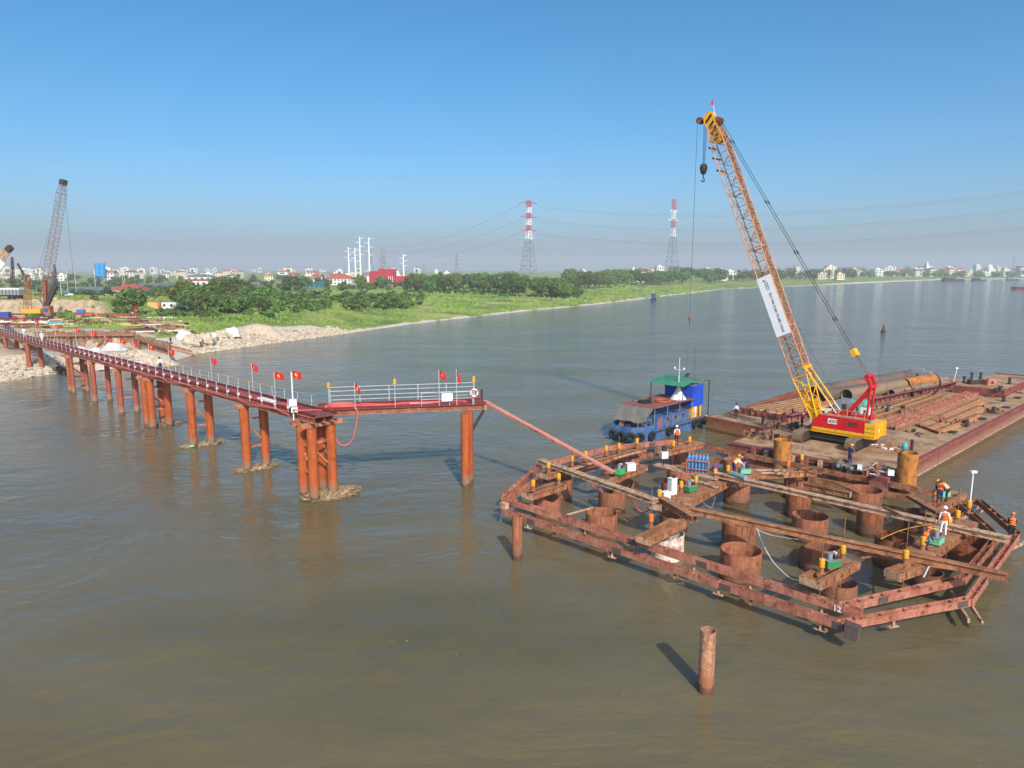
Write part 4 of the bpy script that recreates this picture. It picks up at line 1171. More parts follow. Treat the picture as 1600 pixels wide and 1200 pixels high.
# bow: posts, and black panels standing in for the shade inside its recesses
for k in range(9):
    s = -30.2 + k * 1.25
    MB().wbox(s, s + 0.35, 62.2, 62.52, 0.35, DK - 0.02).build('bow_post', m_beam_t if k % 2 else m_coam, bg1)
    if k < 8: MB().wbox(s + 0.42, s + 1.18, 62.44, 62.58, 0.5, DK - 0.45).build('bow_shade_panel', m_black, bg1)
MB().wbox(-31, -18.6, 62.0, 62.19, 0.1, 0.55).build('bow_fender', m_beam, bg1)
MB().wbox(-19.2, -17.8, 61.0, 62.45, 0.15, DK - 0.15).build('corner_box', m_hull, bg1)
MB().wbox(-17.75, -17.3, 61.7, 63.2, 0.1, DK - 0.05).build('corner_fender', m_black, bg1)
# raised stern deck and bulwark
prism(MB(), [W(-25.0, 110), W(-19.2, 110.2), W(-18.6, 126.6), W(-23.2, 126.6)], DK + 0.016, DK + 1.05).build('stern_step', m_hull, bg1)
prism(MB(), [W(-25.0, 110), W(-19.2, 110.2), W(-18.6, 126.6), W(-23.2, 126.6)], DK + 1.054, DK + 1.06).build('stern_deck', m_deck, bg1)
MB().beam(W(-15.6, 112, DK + 0.3), W(-15.4, 126.8, DK + 0.3), 0.1, 0.55).build('bulwark', m_hull, bg1)
MB().beam(W(-23.4, 126.8, DK + 0.6), W(-15.6, 126.8, DK + 0.6), 0.1, 1.2).build('bulwark', m_hull, bg1)
for px, py in ((1568, 627), (1552, 645), (1510, 666)):
    b = P(px, py, DK + 0.01)
    mb = MB()
    for q in (-0.3, 0.3):
        c = b + W(0, q); mb.lathe(c, [(0.13, 0), (0.13, 0.6), (0.18, 0.62), (0.18, 0.7), (0.0, 0.72)], 10)
    mb.beam(b - W(0, 0.6) + V((0, 0, 0.04)), b + W(0, 0.6) + V((0, 0, 0.04)), 0.4, 0.06)
    mb.build('mooring_bitt', m_dark, bg1, True)
for px, py in ((1488, 676), (1535, 655), (1572, 637), (1590, 622)):
    b = P(px, py, DK + 0.012); MB().rbox(b, 1.1, 0.7, 0.12, radians(43)).build('hatch', m_dark, bg1)
for px, py in ((1506, 598), (1532, 592), (1577, 600), (1518, 592)):
    b = P(px, py, DK + 1.06)
    MB().lathe(b, [(0.3, 0), (0.3, 0.1), (0.16, 0.14), (0.16, 0.75), (0.24, 0.8), (0.24, 0.9)], 10).build('bollard', m_dark, bg1, True)
# second barge
TH = radians(9.5)
def B2(a, b, z): return W(-33.1 + a * cos(TH) + b * sin(TH), 71.6 - a * sin(TH) + b * cos(TH), z)
bg2 = thing('hopper_barge', 'brown hopper barge loaded with big steel pipes behind the crane barge', 'barge', B2(-4, 25, -1))
D2 = 1.62
MB().box(-8.1, -0.05, 0, 55, -1.0, D2, B2).build('hull', m_hull2, bg2)
MB().box(-7.9, -0.25, 0.2, 54.8, D2 + 0.004, D2 + 0.012, B2).build('deck', m_deck, bg2)
MB().box(-7.6, -0.7, 4.5, 4.6, D2 + 0.014, D2 + 0.75, B2).build('coaming', m_coam, bg2)
mb = MB().box(-0.85, -0.72, 4.7, 46, D2 + 0.014, D2 + 0.8, B2); cw = mb.build('coaming', m_coam, bg2)
mb = MB().add([B2(-8.0, 3.6, D2 + 0.014), B2(-8.0, 46, D2 + 0.014), B2(-8.0, 46, D2 + 1.25), B2(-8.0, 16, D2 + 1.25), B2(-7.85, 3.6, D2 + 0.014), B2(-7.85, 46, D2 + 0.014), B2(-7.85, 46, D2 + 1.25), B2(-7.85, 16, D2 + 1.25)],
              [(0, 1, 2, 3), (7, 6, 5, 4), (0, 4, 5, 1), (1, 5, 6, 2), (2, 6, 7, 3), (3, 7, 4, 0)])
mb.build('coaming', m_hull2, bg2)
for k in range(34):
    MB().box(-0.7, -0.52, 5.4 + k * 1.2, 5.52 + k * 1.2, D2 + 0.02, D2 + 0.78, B2).build('stiffener', m_coam, cw)
for k in range(8):
    MB().box(-7.0 + k * 0.85, -6.88 + k * 0.85, 4.38, 4.49, D2 + 0.02, D2 + 0.72, B2).build('stiffener', m_coam, cw)
MB().beam(B2(-0.4, 4.5, D2 + 0.86), B2(-0.4, 46, D2 + 0.86), 0.6, 0.05).build('coaming_cap', m_coam, bg2)
# big pipes
def bigpipe(a, b0, b1, R, z, mat, label, da=0.0):
    p, q = B2(a, b0, z), B2(a + da, b1, z)
    d = (q - p).normalized(); ln = (q - p).length
    mb = MB().lathe(p, [(R - 0.04, 0), (R, 0.005), (R, ln), (R - 0.04, ln + 0.005), (R - 0.04, 0)], 32, False, d)
    mb.f = mb.f[:-2] if len(mb.f[-1]) > 8 else mb.f; mb.mi = mb.mi[:len(mb.f)]
    for k in range(1, int(ln / 3)):
        mb.lathe(p + d * (k * 3.0), [(R + 0.001, -0.03), (R + 0.015, 0), (R + 0.001, 0.03)], 32, False, d); mb.f = mb.f[:-2]; mb.mi = mb.mi[:-2]
    return solo(mb, 'steel_pipe', mat, label, 'pipe', 'big steel pipes on the hopper barge', True)
m_pg = M('grey_brown_pipe', L(78, 68, 62), L(108, 95, 86), L(122, 98, 80), scale=0.35, rough=0.7, streak=0.2, dirt=L(160, 92, 56), dirt_amt=0.3, bump=0.1)
m_pt = M('tan_pipe', L(110, 94, 76), L(138, 118, 94), L(154, 116, 72), scale=0.4, rough=0.7, dirt=L(170, 112, 56), dirt_amt=0.3, bump=0.1)
bigpipe(-6.8, 19.5, 46, 0.95, D2 + 0.97, m_pg, 'longest thick grey pipe along the far side of the hopper barge', 0.3)
bigpipe(-5.3, 19.0, 34.5, 0.72, D2 + 0.74, m_pg, 'dark open-ended pipe lying behind the crane boom foot')
bigpipe(-3.7, 22.0, 36.5, 0.8, D2 + 0.82, m_pt, 'tan pipe with a round black open end facing the crane gantry')
bigpipe(-3.7, 37.0, 45.0, 0.82, D2 + 0.84, m_ochre, 'ochre pipe at the far end of the hopper barge')
bigpipe(-2.0, 30.0, 41.0, 0.5, D2 + 0.52, m_pt, 'small pale pipe close to the ladder-like coaming')
# half rings
def halfring(c, R, a0, a1, w, label, rot):
    mb = MB(); n = 18; vs = []
    for i in range(n + 1):
        a = a0 + (a1 - a0) * i / n
        for (r, y) in ((R, -w / 2), (R, w / 2), (R - 0.05, w / 2), (R - 0.05, -w / 2)):
            x = r * cos(a); z = r * sin(a) + R
            vs.append(V((c.x + x * cos(rot) - y * sin(rot), c.y + x * sin(rot) + y * cos(rot), c.z + z)))
    fs = []
    for i in range(n):
        for k in range(4): fs.append((i * 4 + k, (i + 1) * 4 + k, (i + 1) * 4 + (k + 1) % 4, i * 4 + (k + 1) % 4))
    fs += [(0, 1, 2, 3), (n * 4 + 3, n * 4 + 2, n * 4 + 1, n * 4)]
    mb.add(vs, fs)
    solo(mb, 'pipe_ring', m_casing_d, label, 'pipe ring', 'cut pipe rings on the barge deck', True)
halfring(P(1444, 619, DK + 0.02), 1.75, -2.9, 0.9, 1.0, 'left cut pipe ring lying open on the barge deck', radians(-20))
halfring(P(1462, 620, DK + 0.02), 1.75, -2.6, 1.6, 0.12, 'thin right pipe ring lying open on the barge deck', radians(-25))
# stored sections on deck
def stored(a, b, z, w, h, mat, label, n=1, gap=0.5, grp='steel sections stored on the barge deck', side=True):
    a = P(*a, z); b = P(*b, z)
    d = (b - a).normalized(); nn = V((-d.y, d.x, 0))
    if side:
        t = thing('steel_section', label, 'steel section', (a + b) / 2 - V((0, 0, h)), grp)
        hbeam(t, a, b, z, w, h, 1.6, mat=mat, name='section')
    else:
        solo(MB().ibeam(a - V((0, 0, h / 2)), b - V((0, 0, h / 2)), w, h, 0.035), 'steel_section', mat, label, 'steel section', grp)
stored((1374, 661), (1527, 606), DK + 0.5, 0.45, 0.45, m_frame, 'left of two long red box sections lying on the barge deck')
stored((1396, 665), (1534, 609), DK + 0.48, 0.45, 0.43, m_frame, 'right of two long red box sections lying on the barge deck')
names = ['first', 'second', 'third', 'fourth', 'fifth', 'sixth', 'seventh', 'eighth']
m_tan = M('tan_rust_section', L(170, 116, 72), L(200, 146, 98), L(182, 128, 84), scale=0.8, rough=0.85, dirt=L(130, 84, 54), dirt_amt=0.35)
for k in range(8):
    u = k / 7
    stored((1434 + 33 * u, 662 + 12 * u), (1531 - 4 * u + (k % 3) * 5, 621 + 29 * u - (k % 3) * 2), DK + 0.34, 0.34, 0.32, m_tan if k % 3 else m_beam, 'tan steel section on the barge deck, %s of eight from the left' % names[k], side=False)
for k in range(5):
    u = k / 4
    stored((1352 + 12 * u, 644 + 11 * u), (1452 + 22 * u, 613 + 5 * u), DK + 0.3, 0.3, 0.28, m_tan if k % 2 else m_beam, 'tan steel section behind the crane gantry, %s from the far side' % names[k], side=False)
for k in range(6):
    a, b = B2(-6.6 + k * 0.75, 6.2 + (k % 3) * 0.6, D2 + 0.3), B2(-6.9 + k * 0.8, 18.5 - (k % 2), D2 + 0.3)
    solo(MB().ibeam(a, b, 0.34, 0.5, 0.035), 'steel_section', m_tan if k % 3 else m_beam_t, 'tan steel section in the hopper barge front, %s from the far side' % names[k], 'steel section', 'steel sections in the hopper barge')
# clutter
rn = random.Random(8)
def clutter(c, rx, n, label, mats=(m_dark,), hmax=0.5, name='scrap_heap', rr=None):
    t = thing(name, label, 'scrap', c)
    for k in range(n):
        p = V((c.x + rn.uniform(-rx, rx), c.y + rn.uniform(-rx, rx), c.z))
        m_ = mats[k % len(mats)]
        if rn.random() < 0.5: MB().rbox(p, rn.uniform(0.1, 0.5), rn.uniform(0.1, 0.4), rn.uniform(0.1, hmax), rn.uniform(0, pi)).build('scrap_block', m_, t)
        else:
            a = rn.uniform(0, 2 * pi); l = rn.uniform(0.4, 1.2)
            MB().tube(p + V((0, 0, 0.06)), p + V((cos(a) * l, sin(a) * l, rn.uniform(0.06, hmax))), rn.uniform(0.02, 0.06), 6).build('scrap_bar', m_, t)
clutter(P(1190, 682, DK + 0.012), 1.6, 26, 'dark rope and scrap heap at the left front of the barge deck', (m_dark, m_beam))
clutter(P(1222, 668, DK + 0.012), 1.8, 34, 'scrap iron heap between the two barges left of the crane', (m_dark, m_beam, m_frame), 0.9)
clutter(P(1310, 728, DK + 0.012), 1.1, 16, 'cable scraps left of the worker in navy overalls', (m_dark, m_grey), 0.3)
clutter(P(1368, 738, DK + 0.012), 1.3, 30, 'white and grey scrap heap at the right corner of the barge bow', (m_white, m_grey, m_beam), 0.6)
clutter(P(1395, 700, DK + 0.012), 1.2, 14, 'pale offcuts lying on the deck before the right spud pile', (m_white, m_beam), 0.2)
clutter(P(1475, 655, DK + 0.34), 2.2, 22, 'loose bars dropped across the eight tan sections', (m_beam, m_dark, m_frame), 0.35)
clutter(P(1535, 640, DK + 0.012), 2.0, 16, 'rusty offcuts on the deck right of the tan sections', (m_beam, m_dark), 0.3)
clutter(P(1400, 640, DK + 0.3), 1.8, 20, 'scrap between the gantry and the red box sections', (m_dark, m_beam, m_grey), 0.5)
clutter(P(1560, 612, DK + 1.07), 2.0, 16, 'gear strewn on the raised stern deck', (m_dark, m_casing_d), 0.6)
clutter(P(1449, 678, DK + 0.012), 1.6, 14, 'chain and hooks lying behind the right spud pile', (m_dark, m_beam), 0.25)
clutter(B2(-5.5, 5.6, D2 + 0.02), 1.3, 20, 'dark gear just inside the hopper barge front', (m_dark, m_beam), 0.8)
clutter(B2(-2.5, 8.5, D2 + 0.02), 1.6, 26, 'dark gear in the hopper barge left of the crane boom', (m_dark, m_navy, m_beam), 0.9)
clutter(P(1447, 606, DK + 0.02), 1.0, 14, 'grey scrap below the white deck cabin', (m_dark, m_grey), 0.7)
# machines on deck
def deckbox(c, sx, sy, sz, a, mat, label, name, cat):
    t = thing(name, label, cat, c)
    MB().rbox(c, sx, sy, sz, a).build('body', mat, t)
    MB().rbox(c + V((0, 0, sz + 0.002)), sx * 0.5, sy * 0.5, sz * 0.18, a).build('top_unit', m_grey, t)
    for k in range(3):
        q = (k - 1) * sx * 0.28
        MB().rbox(c + V((cos(a) * q + sin(a) * (sy / 2 + 0.012), sin(a) * q - cos(a) * (sy / 2 + 0.012), sz * 0.2)), sx * 0.22, 0.02, sz * 0.6, a).build('panel', m_dark if k == 1 else mat, t)
deckbox(P(1322, 645, DK + 0.3), 2.2, 1.5, 1.4, radians(-45), m_grey, 'grey generator behind the crane house', 'generator', 'generator')
deckbox(P(1340, 646, DK + 0.3), 1.7, 1.3, 1.6, radians(-45), M('teal_paint', L(84, 176, 156), L(110, 196, 176), scale=3, rough=0.6, dirt=L(90, 110, 96), dirt_amt=0.3), 'teal machine between the generator and the crane gantry', 'compressor', 'compressor')
deckbox(P(1352, 652, DK + 0.3), 1.0, 0.8, 1.1, radians(-45), m_white, 'white cabinet left of the crane gantry legs', 'cabinet', 'cabinet')
b = P(1432, 596, D2 + 0.2)
deckbox(b, 3.6, 1.8, 1.7, radians(-45), m_grey, 'pale grey deck cabin at the far end of the pipes', 'deck_cabin', 'cabin')
deckbox(P(1546, 601, DK + 1.07), 1.5, 0.9, 0.7, radians(10), m_frame, 'red and white winch box on the raised stern of the barge', 'winch_box', 'winch')
deckbox(P(1522, 600, DK + 1.07), 1.8, 0.7, 0.6, radians(10), m_dark, 'dark winch on the raised stern of the barge', 'winch', 'winch')
b = P(1489, 601, DK + 0.2)
t = thing('deck_lamp', 'white lamp on a leaning pole at the barge stern', 'lamp', b)
MB().tube(b, b + V((0.35, 0, 2.3)), 0.05, 8).build('pole', m_white, t)
MB().rbox(b + V((0.3, 0, 2.3)), 0.3, 0.22, 0.22, 0).build('lamp_head', m_white, t)
# barrels and tyres near the right spud pile
b = P(1424, 705, DK + 0.012); solo(MB().lathe(b, [(0.14, 0), (0.14, 1.1), (0.1, 1.12)], 10), 'bollard_post', m_dark, 'short dark post behind the right spud pile', 'post', smooth=True)
tq = P(1409, 701, 3.0)
solo(MB().ball(c17 + V((-0.15, 0.35, H(1411, 700, c17))), 0.22, 0.22, 0.36, 10, 8), 'gas_cylinder', M('teal_cyl', L(60, 160, 170), L(80, 180, 190), scale=3, rough=0.5), 'teal cylinder showing above the right spud pile', 'cylinder', smooth=True)
solo(MB().ring(W(-17.75, 65.6, DK - 0.5), 0.42, 0.2, W(1, 0), 20, 10), 'tyre_fender', m_black, 'black tyre fender right of the right spud pile', 'tyre', smooth=True)

# ================================================================ tug boat
TB = lambda a, b, z: W(-44.6 + a, 61.3 + b, z)      # a across, b from bow to stern
tg = thing('work_boat', 'blue work boat with a red roof and green wheelhouse awning beside the barges', 'boat', TB(0, 7, -0.8))
m_bblue = M('boat_blue', L(28, 88, 148), L(48, 114, 176), L(84, 140, 182), scale=1.4, rough=0.6, dirt=L(104, 84, 74), dirt_amt=0.5, streak=0.3)
m_bdark = M('boat_dark_blue', L(26, 70, 120), L(40, 92, 146), scale=1.0, rough=0.6, dirt=L(100, 76, 66), dirt_amt=0.3)
outl = [(-1.3, 0.0), (1.3, 0.0), (2.15, 1.2), (2.3, 3.0), (2.3, 13.4), (1.9, 14.0), (-1.9, 14.0), (-2.3, 13.4), (-2.3, 3.0), (-2.15, 1.2)]
prism(MB(), [TB(a, b, 0) for a, b in outl], -0.8, 1.15, 0.05).build('hull', m_bblue, tg)
prism(MB(), [TB(a * 0.95, 0.1 + b * 0.985, 0) for a, b in outl], 1.154, 1.165).build('deck', m_hull2, tg)
prism(MB(), [TB(a, b, 0) for a, b in [(-1.3, 0.0), (1.3, 0.0), (2.15, 1.2), (2.3, 3.0), (2.2, 3.0), (2.05, 1.3), (1.25, 0.12), (-1.25, 0.12), (-2.05, 1.3), (-2.2, 3.0), (-2.3, 3.0), (-2.15, 1.2)]], 1.17, 1.75).build('bulwark', m_bblue, tg)
MB().box(0.75, 2.1, 3.6, 10.2, 1.17, 2.35, TB).build('trunk_cabin', m_bblue, tg)
MB().box(0.75, 2.0, 3.7, 10.1, 2.354, 2.42, TB).build('trunk_top', m_bblue, tg)
for k in range(3):
    b_ = 5.4 + k * 1.6
    MB().box(2.102, 2.12, b_, b_ + 0.6, 1.75, 2.15, TB).build('side_window', m_black, tg)
for k in range(2): MB().box(1.1, 1.7, 5.7 + k * 1.9, 6.5 + k * 1.9, 2.424, 2.44, TB).build('skylight', m_black, tg)
MB().box(2.104, 2.13, 3.95, 4.45, 1.2, 2.3, TB).build('red_panel', M('boat_red_panel', L(190, 70, 50), L(206, 90, 66), scale=3), tg)
MB().box(-2.0, 0.7, 3.6, 10.2, 1.17, 2.9, TB).build('engine_casing', m_bdark, tg)
m_rr = M('red_brown_roof', L(122, 66, 60), L(150, 88, 78), L(136, 92, 80), scale=1.0, rough=0.85, dirt=L(104, 84, 72), dirt_amt=0.35)
MB().box(-2.4, 2.2, 3.0, 11.2, 3.5, 3.58, TB).build('roof', m_rr, tg)
for a in (-2.2, 2.0):
    for b_ in (3.3, 5.8, 8.3, 10.9): MB().tube(TB(a, b_, 1.17), TB(a, b_, 3.498), 0.04, 6).build('roof_post', m_grey, tg)
m_tarp = M('grey_tarp', L(98, 96, 90), L(126, 122, 112), scale=1.5, rough=0.9)
mb = MB()
n_ = 8
vs = []
for e in (0, 0.02):
    for i in range(n_ + 1):
        a = -2.4 + 4.4 * i / n_
        vs += [TB(a, 3.0, 3.48 + e), TB(a, 2.0, 2.75 + e + 0.05 * sin(i * 2.1)), TB(a, 1.15, 2.1 + e + 0.08 * sin(i * 1.7))]
k = 3 * (n_ + 1)
fs = []
for i in range(n_):
    for j in range(2):
        q = i * 3 + j
        fs += [(q, q + 1, q + 4, q + 3), (k + q, k + q + 3, k + q + 4, k + q + 1)]
mb.add(vs, fs); mb.build('front_tarp', m_tarp, tg)
# wheelhouse
MB().box(-1.9, 1.7, 11.4, 13.6, 1.17, 2.7, TB).build('wheelhouse_base', M('boat_yellow', L(226, 166, 40), L(238, 186, 64), scale=2, rough=0.6, dirt=L(150, 110, 60), dirt_amt=0.25), tg)
for b_ in (12.1, 12.75): MB().box(1.702, 1.73, b_, b_ + 0.3, 1.2, 2.66, TB).build('door_strip', m_white if b_ < 12.5 else m_dark, tg)
MB().box(-1.8, 1.5, 11.6, 13.5, 2.704, 5.0, TB).build('wheelhouse', m_white, tg)
m_bc = M('royal_blue_curtain', L(20, 60, 170), L(34, 84, 206), scale=1.2, rough=0.8)
mb = MB(); n_ = 24; vs = []
for i in range(n_ + 1):
    b_ = 11.2 + 2.5 * i / n_
    w_ = 0.04 * sin(i * 1.9)
    vs += [TB(1.78 + w_, b_, 2.5), TB(1.78 + w_ * 0.6, b_, 5.05), TB(1.75 + w_, b_, 2.5), TB(1.75 + w_ * 0.6, b_, 5.05)]
fs = []
for i in range(n_): q = i * 4; fs += [(q, q + 4, q + 5, q + 1), (q + 2, q + 3, q + 7, q + 6)]
mb.add(vs, fs); mb.build('curtain', m_bc, tg)
MB().box(-1.85, 1.75, 11.12, 11.2, 2.5, 5.05, TB).build('front_curtain', m_bc, tg)
m_gr = M('green_awning', L(40, 108, 84), L(62, 134, 106), L(84, 146, 120), scale=0.8, rough=0.7, dirt=L(120, 130, 116), dirt_amt=0.2)
mb = MB(); n_ = 10; vs = []
for e in (0, 0.06):
    for i in range(n_ + 1):
        b_ = 8.4 + 6.4 * i / n_
        z = 5.25 + 0.55 * sin(pi * min(1, i / n_ * 0.9 + 0.05)) + e
        vs += [TB(-2.4, b_, z), TB(2.3, b_, z - 0.1)]
k = 2 * (n_ + 1)
fs = []
for i in range(n_): q = i * 2; fs += [(q, q + 2, q + 3, q + 1), (k + q, k + q + 1, k + q + 3, k + q + 2), (q + 1, q + 3, k + q + 3, k + q + 1), (q, k + q, k + q + 2, q + 2)]
fs += [(0, 1, k + 1, k), (2 * n_, k + 2 * n_, k + 2 * n_ + 1, 2 * n_ + 1)]
mb.add(vs, fs); mb.build('awning', m_gr, tg)
for a in (-2.2, 2.1):
    for b_ in (8.7, 14.5): MB().tube(TB(a, b_, 3.6 if b_ < 10 else 1.17), TB(a, b_, 5.3), 0.05, 6).build('awning_post', m_dark, tg)
MB().lathe(TB(0.9, 9.7, 3.584), [(0.95, 0), (0.7, 0.35), (0.4, 0.85), (0.12, 1.5), (0.06, 1.75)], 20).build('white_cone', m_white, tg, True)
mb = MB().tube(TB(0.9, 9.7, 5.3), TB(0.9, 9.7, 8.4), 0.05, 8); mb.beam(TB(0.3, 9.7, 7.0), TB(1.5, 9.7, 7.0), 0.06, 0.06); mb.build('mast', m_white, tg)
for a in (0.3, 1.5): MB().ball(TB(a, 9.7, 7.15), 0.13, 0.13, 0.15, 8, 6).build('mast_lamp', m_white, tg, True)
MB().tube(TB(2.0, 11.1, 3.0), TB(2.0, 11.1, 9.6), 0.02, 6).build('aerial', m_cable, tg)
for k, (b_, a) in enumerate(((13.2, 0), (14.3, -0.5))):
    MB().rbox(TB(a, b_ - 0.3, 5.75), 0.35, 0.2, 0.25, 0.4).build('roof_lamp', m_dark, tg)
for k, (a, b_, z, rx) in enumerate(((-0.5, 5.0, 3.58, 0.7), (0.6, 7.0, 3.58, 0.8))):
    MB().ring(TB(a, b_, z + 0.12), rx, 0.12, (0, 0, 1), 18, 6).build('rope_coil', m_black if k == 0 else M('orange_rope', L(170, 80, 40), L(190, 100, 56), scale=3), tg, True)
for k, (a, b_, ang) in enumerate(((-1.0, -0.05, 0), (0.2, -0.1, 0), (1.35, 0.05, 0), (2.0, 0.8, 0), (2.42, 2.2, 1), (2.42, 5.6, 1), (2.42, 6.8, 1), (2.42, 11.0, 1), (2.42, 12.2, 1), (2.42, 13.2, 1))):
    ax = W(1, 0) if ang else (W(0, -1) if k < 2 else W(0.6, -0.8))
    MB().ring(TB(a + (0.1 if ang else 0), b_ - (0 if ang else 0.15), 0.72), 0.36, 0.17, ax, 20, 10).build('tyre', m_black, tg, True)
rn = random.Random(4)
for k in range(12):
    p = TB(rn.uniform(-1.6, 1.6), rn.uniform(1.3, 3.3), 1.17)
    MB().rbox(p, rn.uniform(0.25, 0.7), rn.uniform(0.2, 0.6), rn.uniform(0.2, 0.8), rn.uniform(0, 3)).build('deck_gear', (m_dark, m_navy, m_frame, m_bdark)[k % 4], tg)

# railings, ropes and window frames
for b_ in (0.6, 1.6, 2.6): MB().tube(TB(2.05 if b_ > 1 else 1.7, b_, 1.75), TB(2.05 if b_ > 1 else 1.7, b_, 2.4), 0.03, 6).build('rail_post', m_grey, tg)
MB().path([TB(1.7, 0.6, 2.4), TB(2.05, 1.6, 2.4), TB(2.05, 2.6, 2.4)], 0.025, 6).build('rail', m_grey, tg)
for b_ in np.arange(4.2, 13.6, 1.15): MB().tube(TB(2.24, b_, 1.17), TB(2.24, b_, 1.95), 0.025, 6).build('rail_post', m_grey, tg)
MB().tube(TB(2.24, 4.2, 1.93), TB(2.24, 13.4, 1.93), 0.022, 6).build('rail', m_grey, tg)
for k in range(3):
    b_ = 5.4 + k * 1.6
    for (u0, u1, z_0, z_1) in ((-0.06, 0.0, 1.69, 2.21), (0.6, 0.66, 1.69, 2.21), (0.0, 0.6, 1.69, 1.748), (0.0, 0.6, 2.152, 2.21)):
        MB().box(2.104, 2.14, b_ + u0, b_ + u1, z_0, z_1, TB).build('window_frame', m_frame, tg)
MB().box(-2.34, 2.34, 2.9, 13.5, 0.86, 0.98, TB).build('rubbing_strip', m_dark, tg)
hose([TB(2.3, 13.6, 1.3), TB(3.2, 13.9, 0.9), TB(3.9, 13.6, 1.5)], 0.04, 'thick mooring rope from the work boat to the hopper barge', m_rope, 'rope', 'rope')
for k in range(5):
    p = TB(rn.uniform(-1.8, 1.6), rn.uniform(4, 10.6), 3.584)
    MB().rbox(p, rn.uniform(0.3, 1.0), rn.uniform(0.3, 0.8), rn.uniform(0.06, 0.25), rn.uniform(0, 3)).build('roof_clutter', (m_dark, m_tarp, m_frame)[k % 3], tg)

# ================================================================ crawler crane
def proj(p):
    d = p.y * cos(PITCH) - (p.z - CAMH) * sin(PITCH)
    v = p.y * sin(PITCH) + (p.z - CAMH) * cos(PITCH)
    return 800 + FPX * p.x / d, 600 - FPX * v / d
TC = 70.2
cr = thing('crawler_crane', 'red and yellow crawler crane with a tall orange lattice boom standing on the deck barge', 'crane', W(-25.4, TC, DK + 0.02))
m_cred = M('crane_red', L(196, 22, 34), L(214, 32, 42), scale=1.2, rough=0.4, dirt=L(150, 40, 40), dirt_amt=0.2, streak=0.15)
m_boom = M('boom_orange', L(196, 136, 90), L(212, 156, 110), L(180, 116, 78), scale=1.2, rough=0.6, dirt=L(170, 120, 96), dirt_amt=0.3)
m_track = M('muddy_track', L(96, 82, 66), L(138, 118, 94), L(120, 100, 80), scale=2.5, rough=0.95, bump=0.5)
z0 = DK + 0.02
def CW(s, t, z): return W(s, t, z)
for sc in (-27.95, -23.0):
    # crawler along t
    prof = []
    r = 0.52; t0, t1 = TC - 2.7, TC + 2.9
    for k in range(9): a = pi / 2 + pi * k / 8; prof.append((t0 + r * cos(a), r + r * sin(a)))
    for k in range(9): a = -pi / 2 + pi * k / 8; prof.append((t1 + r * cos(a), r + r * sin(a)))
    n = len(prof)
    inn = [((q - (t0 + t1) / 2) * 0.97 + (t0 + t1) / 2, (z - r) * 0.82 + r) for q, z in prof]
    vs = [CW(sc - 0.42, q, z0 + z) for q, z in inn] + [CW(sc + 0.42, q, z0 + z) for q, z in inn]
    trk = MB().add(vs, [tuple(range(n)), tuple(range(2 * n - 1, n - 1, -1))] + [(i, n + i, n + (i + 1) % n, (i + 1) % n) for i in range(n)]).build('crawler_frame', m_dark, cr)
    # shoes round the loop
    pl = [V((q, z, 0)) for q, z in prof]
    seg = []
    for i in range(n):
        a, b = pl[i], pl[(i + 1) % n]
        m_ = max(1, round((b - a).length / 0.2))
        for j in range(m_): seg.append((a.lerp(b, j / m_), a.lerp(b, (j + 0.86) / m_)))
    for a, b in seg:
        d = (b - a).normalized(); nn_ = V((-d.y, d.x, 0))
        q = [a, b, b + nn_ * 0.07, a + nn_ * 0.07]
        q2 = [a, b, b - nn_ * 0.07, a - nn_ * 0.07]
        vs = [CW(sc - 0.46, p.x, z0 + max(0.001, p.y)) for p in q2] + [CW(sc + 0.46, p.x, z0 + max(0.001, p.y)) for p in q2]
        MB().add(vs, [(0, 1, 2, 3), (7, 6, 5, 4), (0, 4, 5, 1), (1, 5, 6, 2), (2, 6, 7, 3), (3, 7, 4, 0)]).build('track_shoe', m_track, trk)
MB().wbox(-27.5, -23.45, TC - 1.1, TC + 1.3, z0 + 0.3, z0 + 0.75).build('car_body', m_dark, cr)
MB().lathe(W(-25.4, TC, z0 + 0.752), [(1.0, 0), (1.0, 0.25)], 20).build('slew_ring', m_dark, cr)
ZH = z0 + 1.02
# upper works: platform, engine house, counterweight
MB().wbox(-27.4, -21.6, TC - 1.45, TC + 1.45, ZH, ZH + 0.22).build('platform', m_yel, cr)
t_n = TC - 1.5
def house(t0, t1, name):
    pts = [(-27.3, ZH + 0.224), (-22.4, ZH + 0.224), (-22.4, ZH + 1.75), (-26.6, ZH + 1.75), (-27.3, ZH + 0.95)]
    n = len(pts)
    vs = [W(s, t0, z) for s, z in pts] + [W(s, t1, z) for s, z in pts]
    return MB().add(vs, [tuple(range(n)), tuple(range(2 * n - 1, n - 1, -1))] + [(i, n + i, n + (i + 1) % n, (i + 1) % n) for i in range(n)]).build(name, m_cred, cr)
hs = house(TC - 1.5, TC - 0.45, 'engine_house'); hs2 = house(TC + 0.6, TC + 1.5, 'engine_house')
MB().wbox(-27.2, -22.4, TC - 1.53, TC - 1.503, ZH + 0.23, ZH + 0.5).build('yellow_stripe', m_yel, hs)
MB().wbox(-26.5, -22.5, TC - 1.46, TC - 0.5, ZH + 1.753, ZH + 1.79).build('roof_plate', M('dusty_roof', L(150, 110, 96), L(180, 140, 120), scale=2, rough=0.9), hs)
for s in (-25.6, -24.2, -23.0):
    MB().wbox(s, s + 0.02, TC - 1.512, TC - 1.502, ZH + 0.52, ZH + 1.7).build('door_seam', m_dark, hs)
for k in range(6): MB().wbox(-23.9 + k * 0.16, -23.8 + k * 0.16, TC - 1.512, TC - 1.502, ZH + 0.95, ZH + 1.45).build('vent_slot', m_dark, hs)
for s_ in np.arange(-26.4, -22.4, 0.78): MB().tube(W(s_, TC - 1.4, ZH + 1.79), W(s_, TC - 1.4, ZH + 2.45), 0.02, 5).build('handrail_post', m_yel, hs)
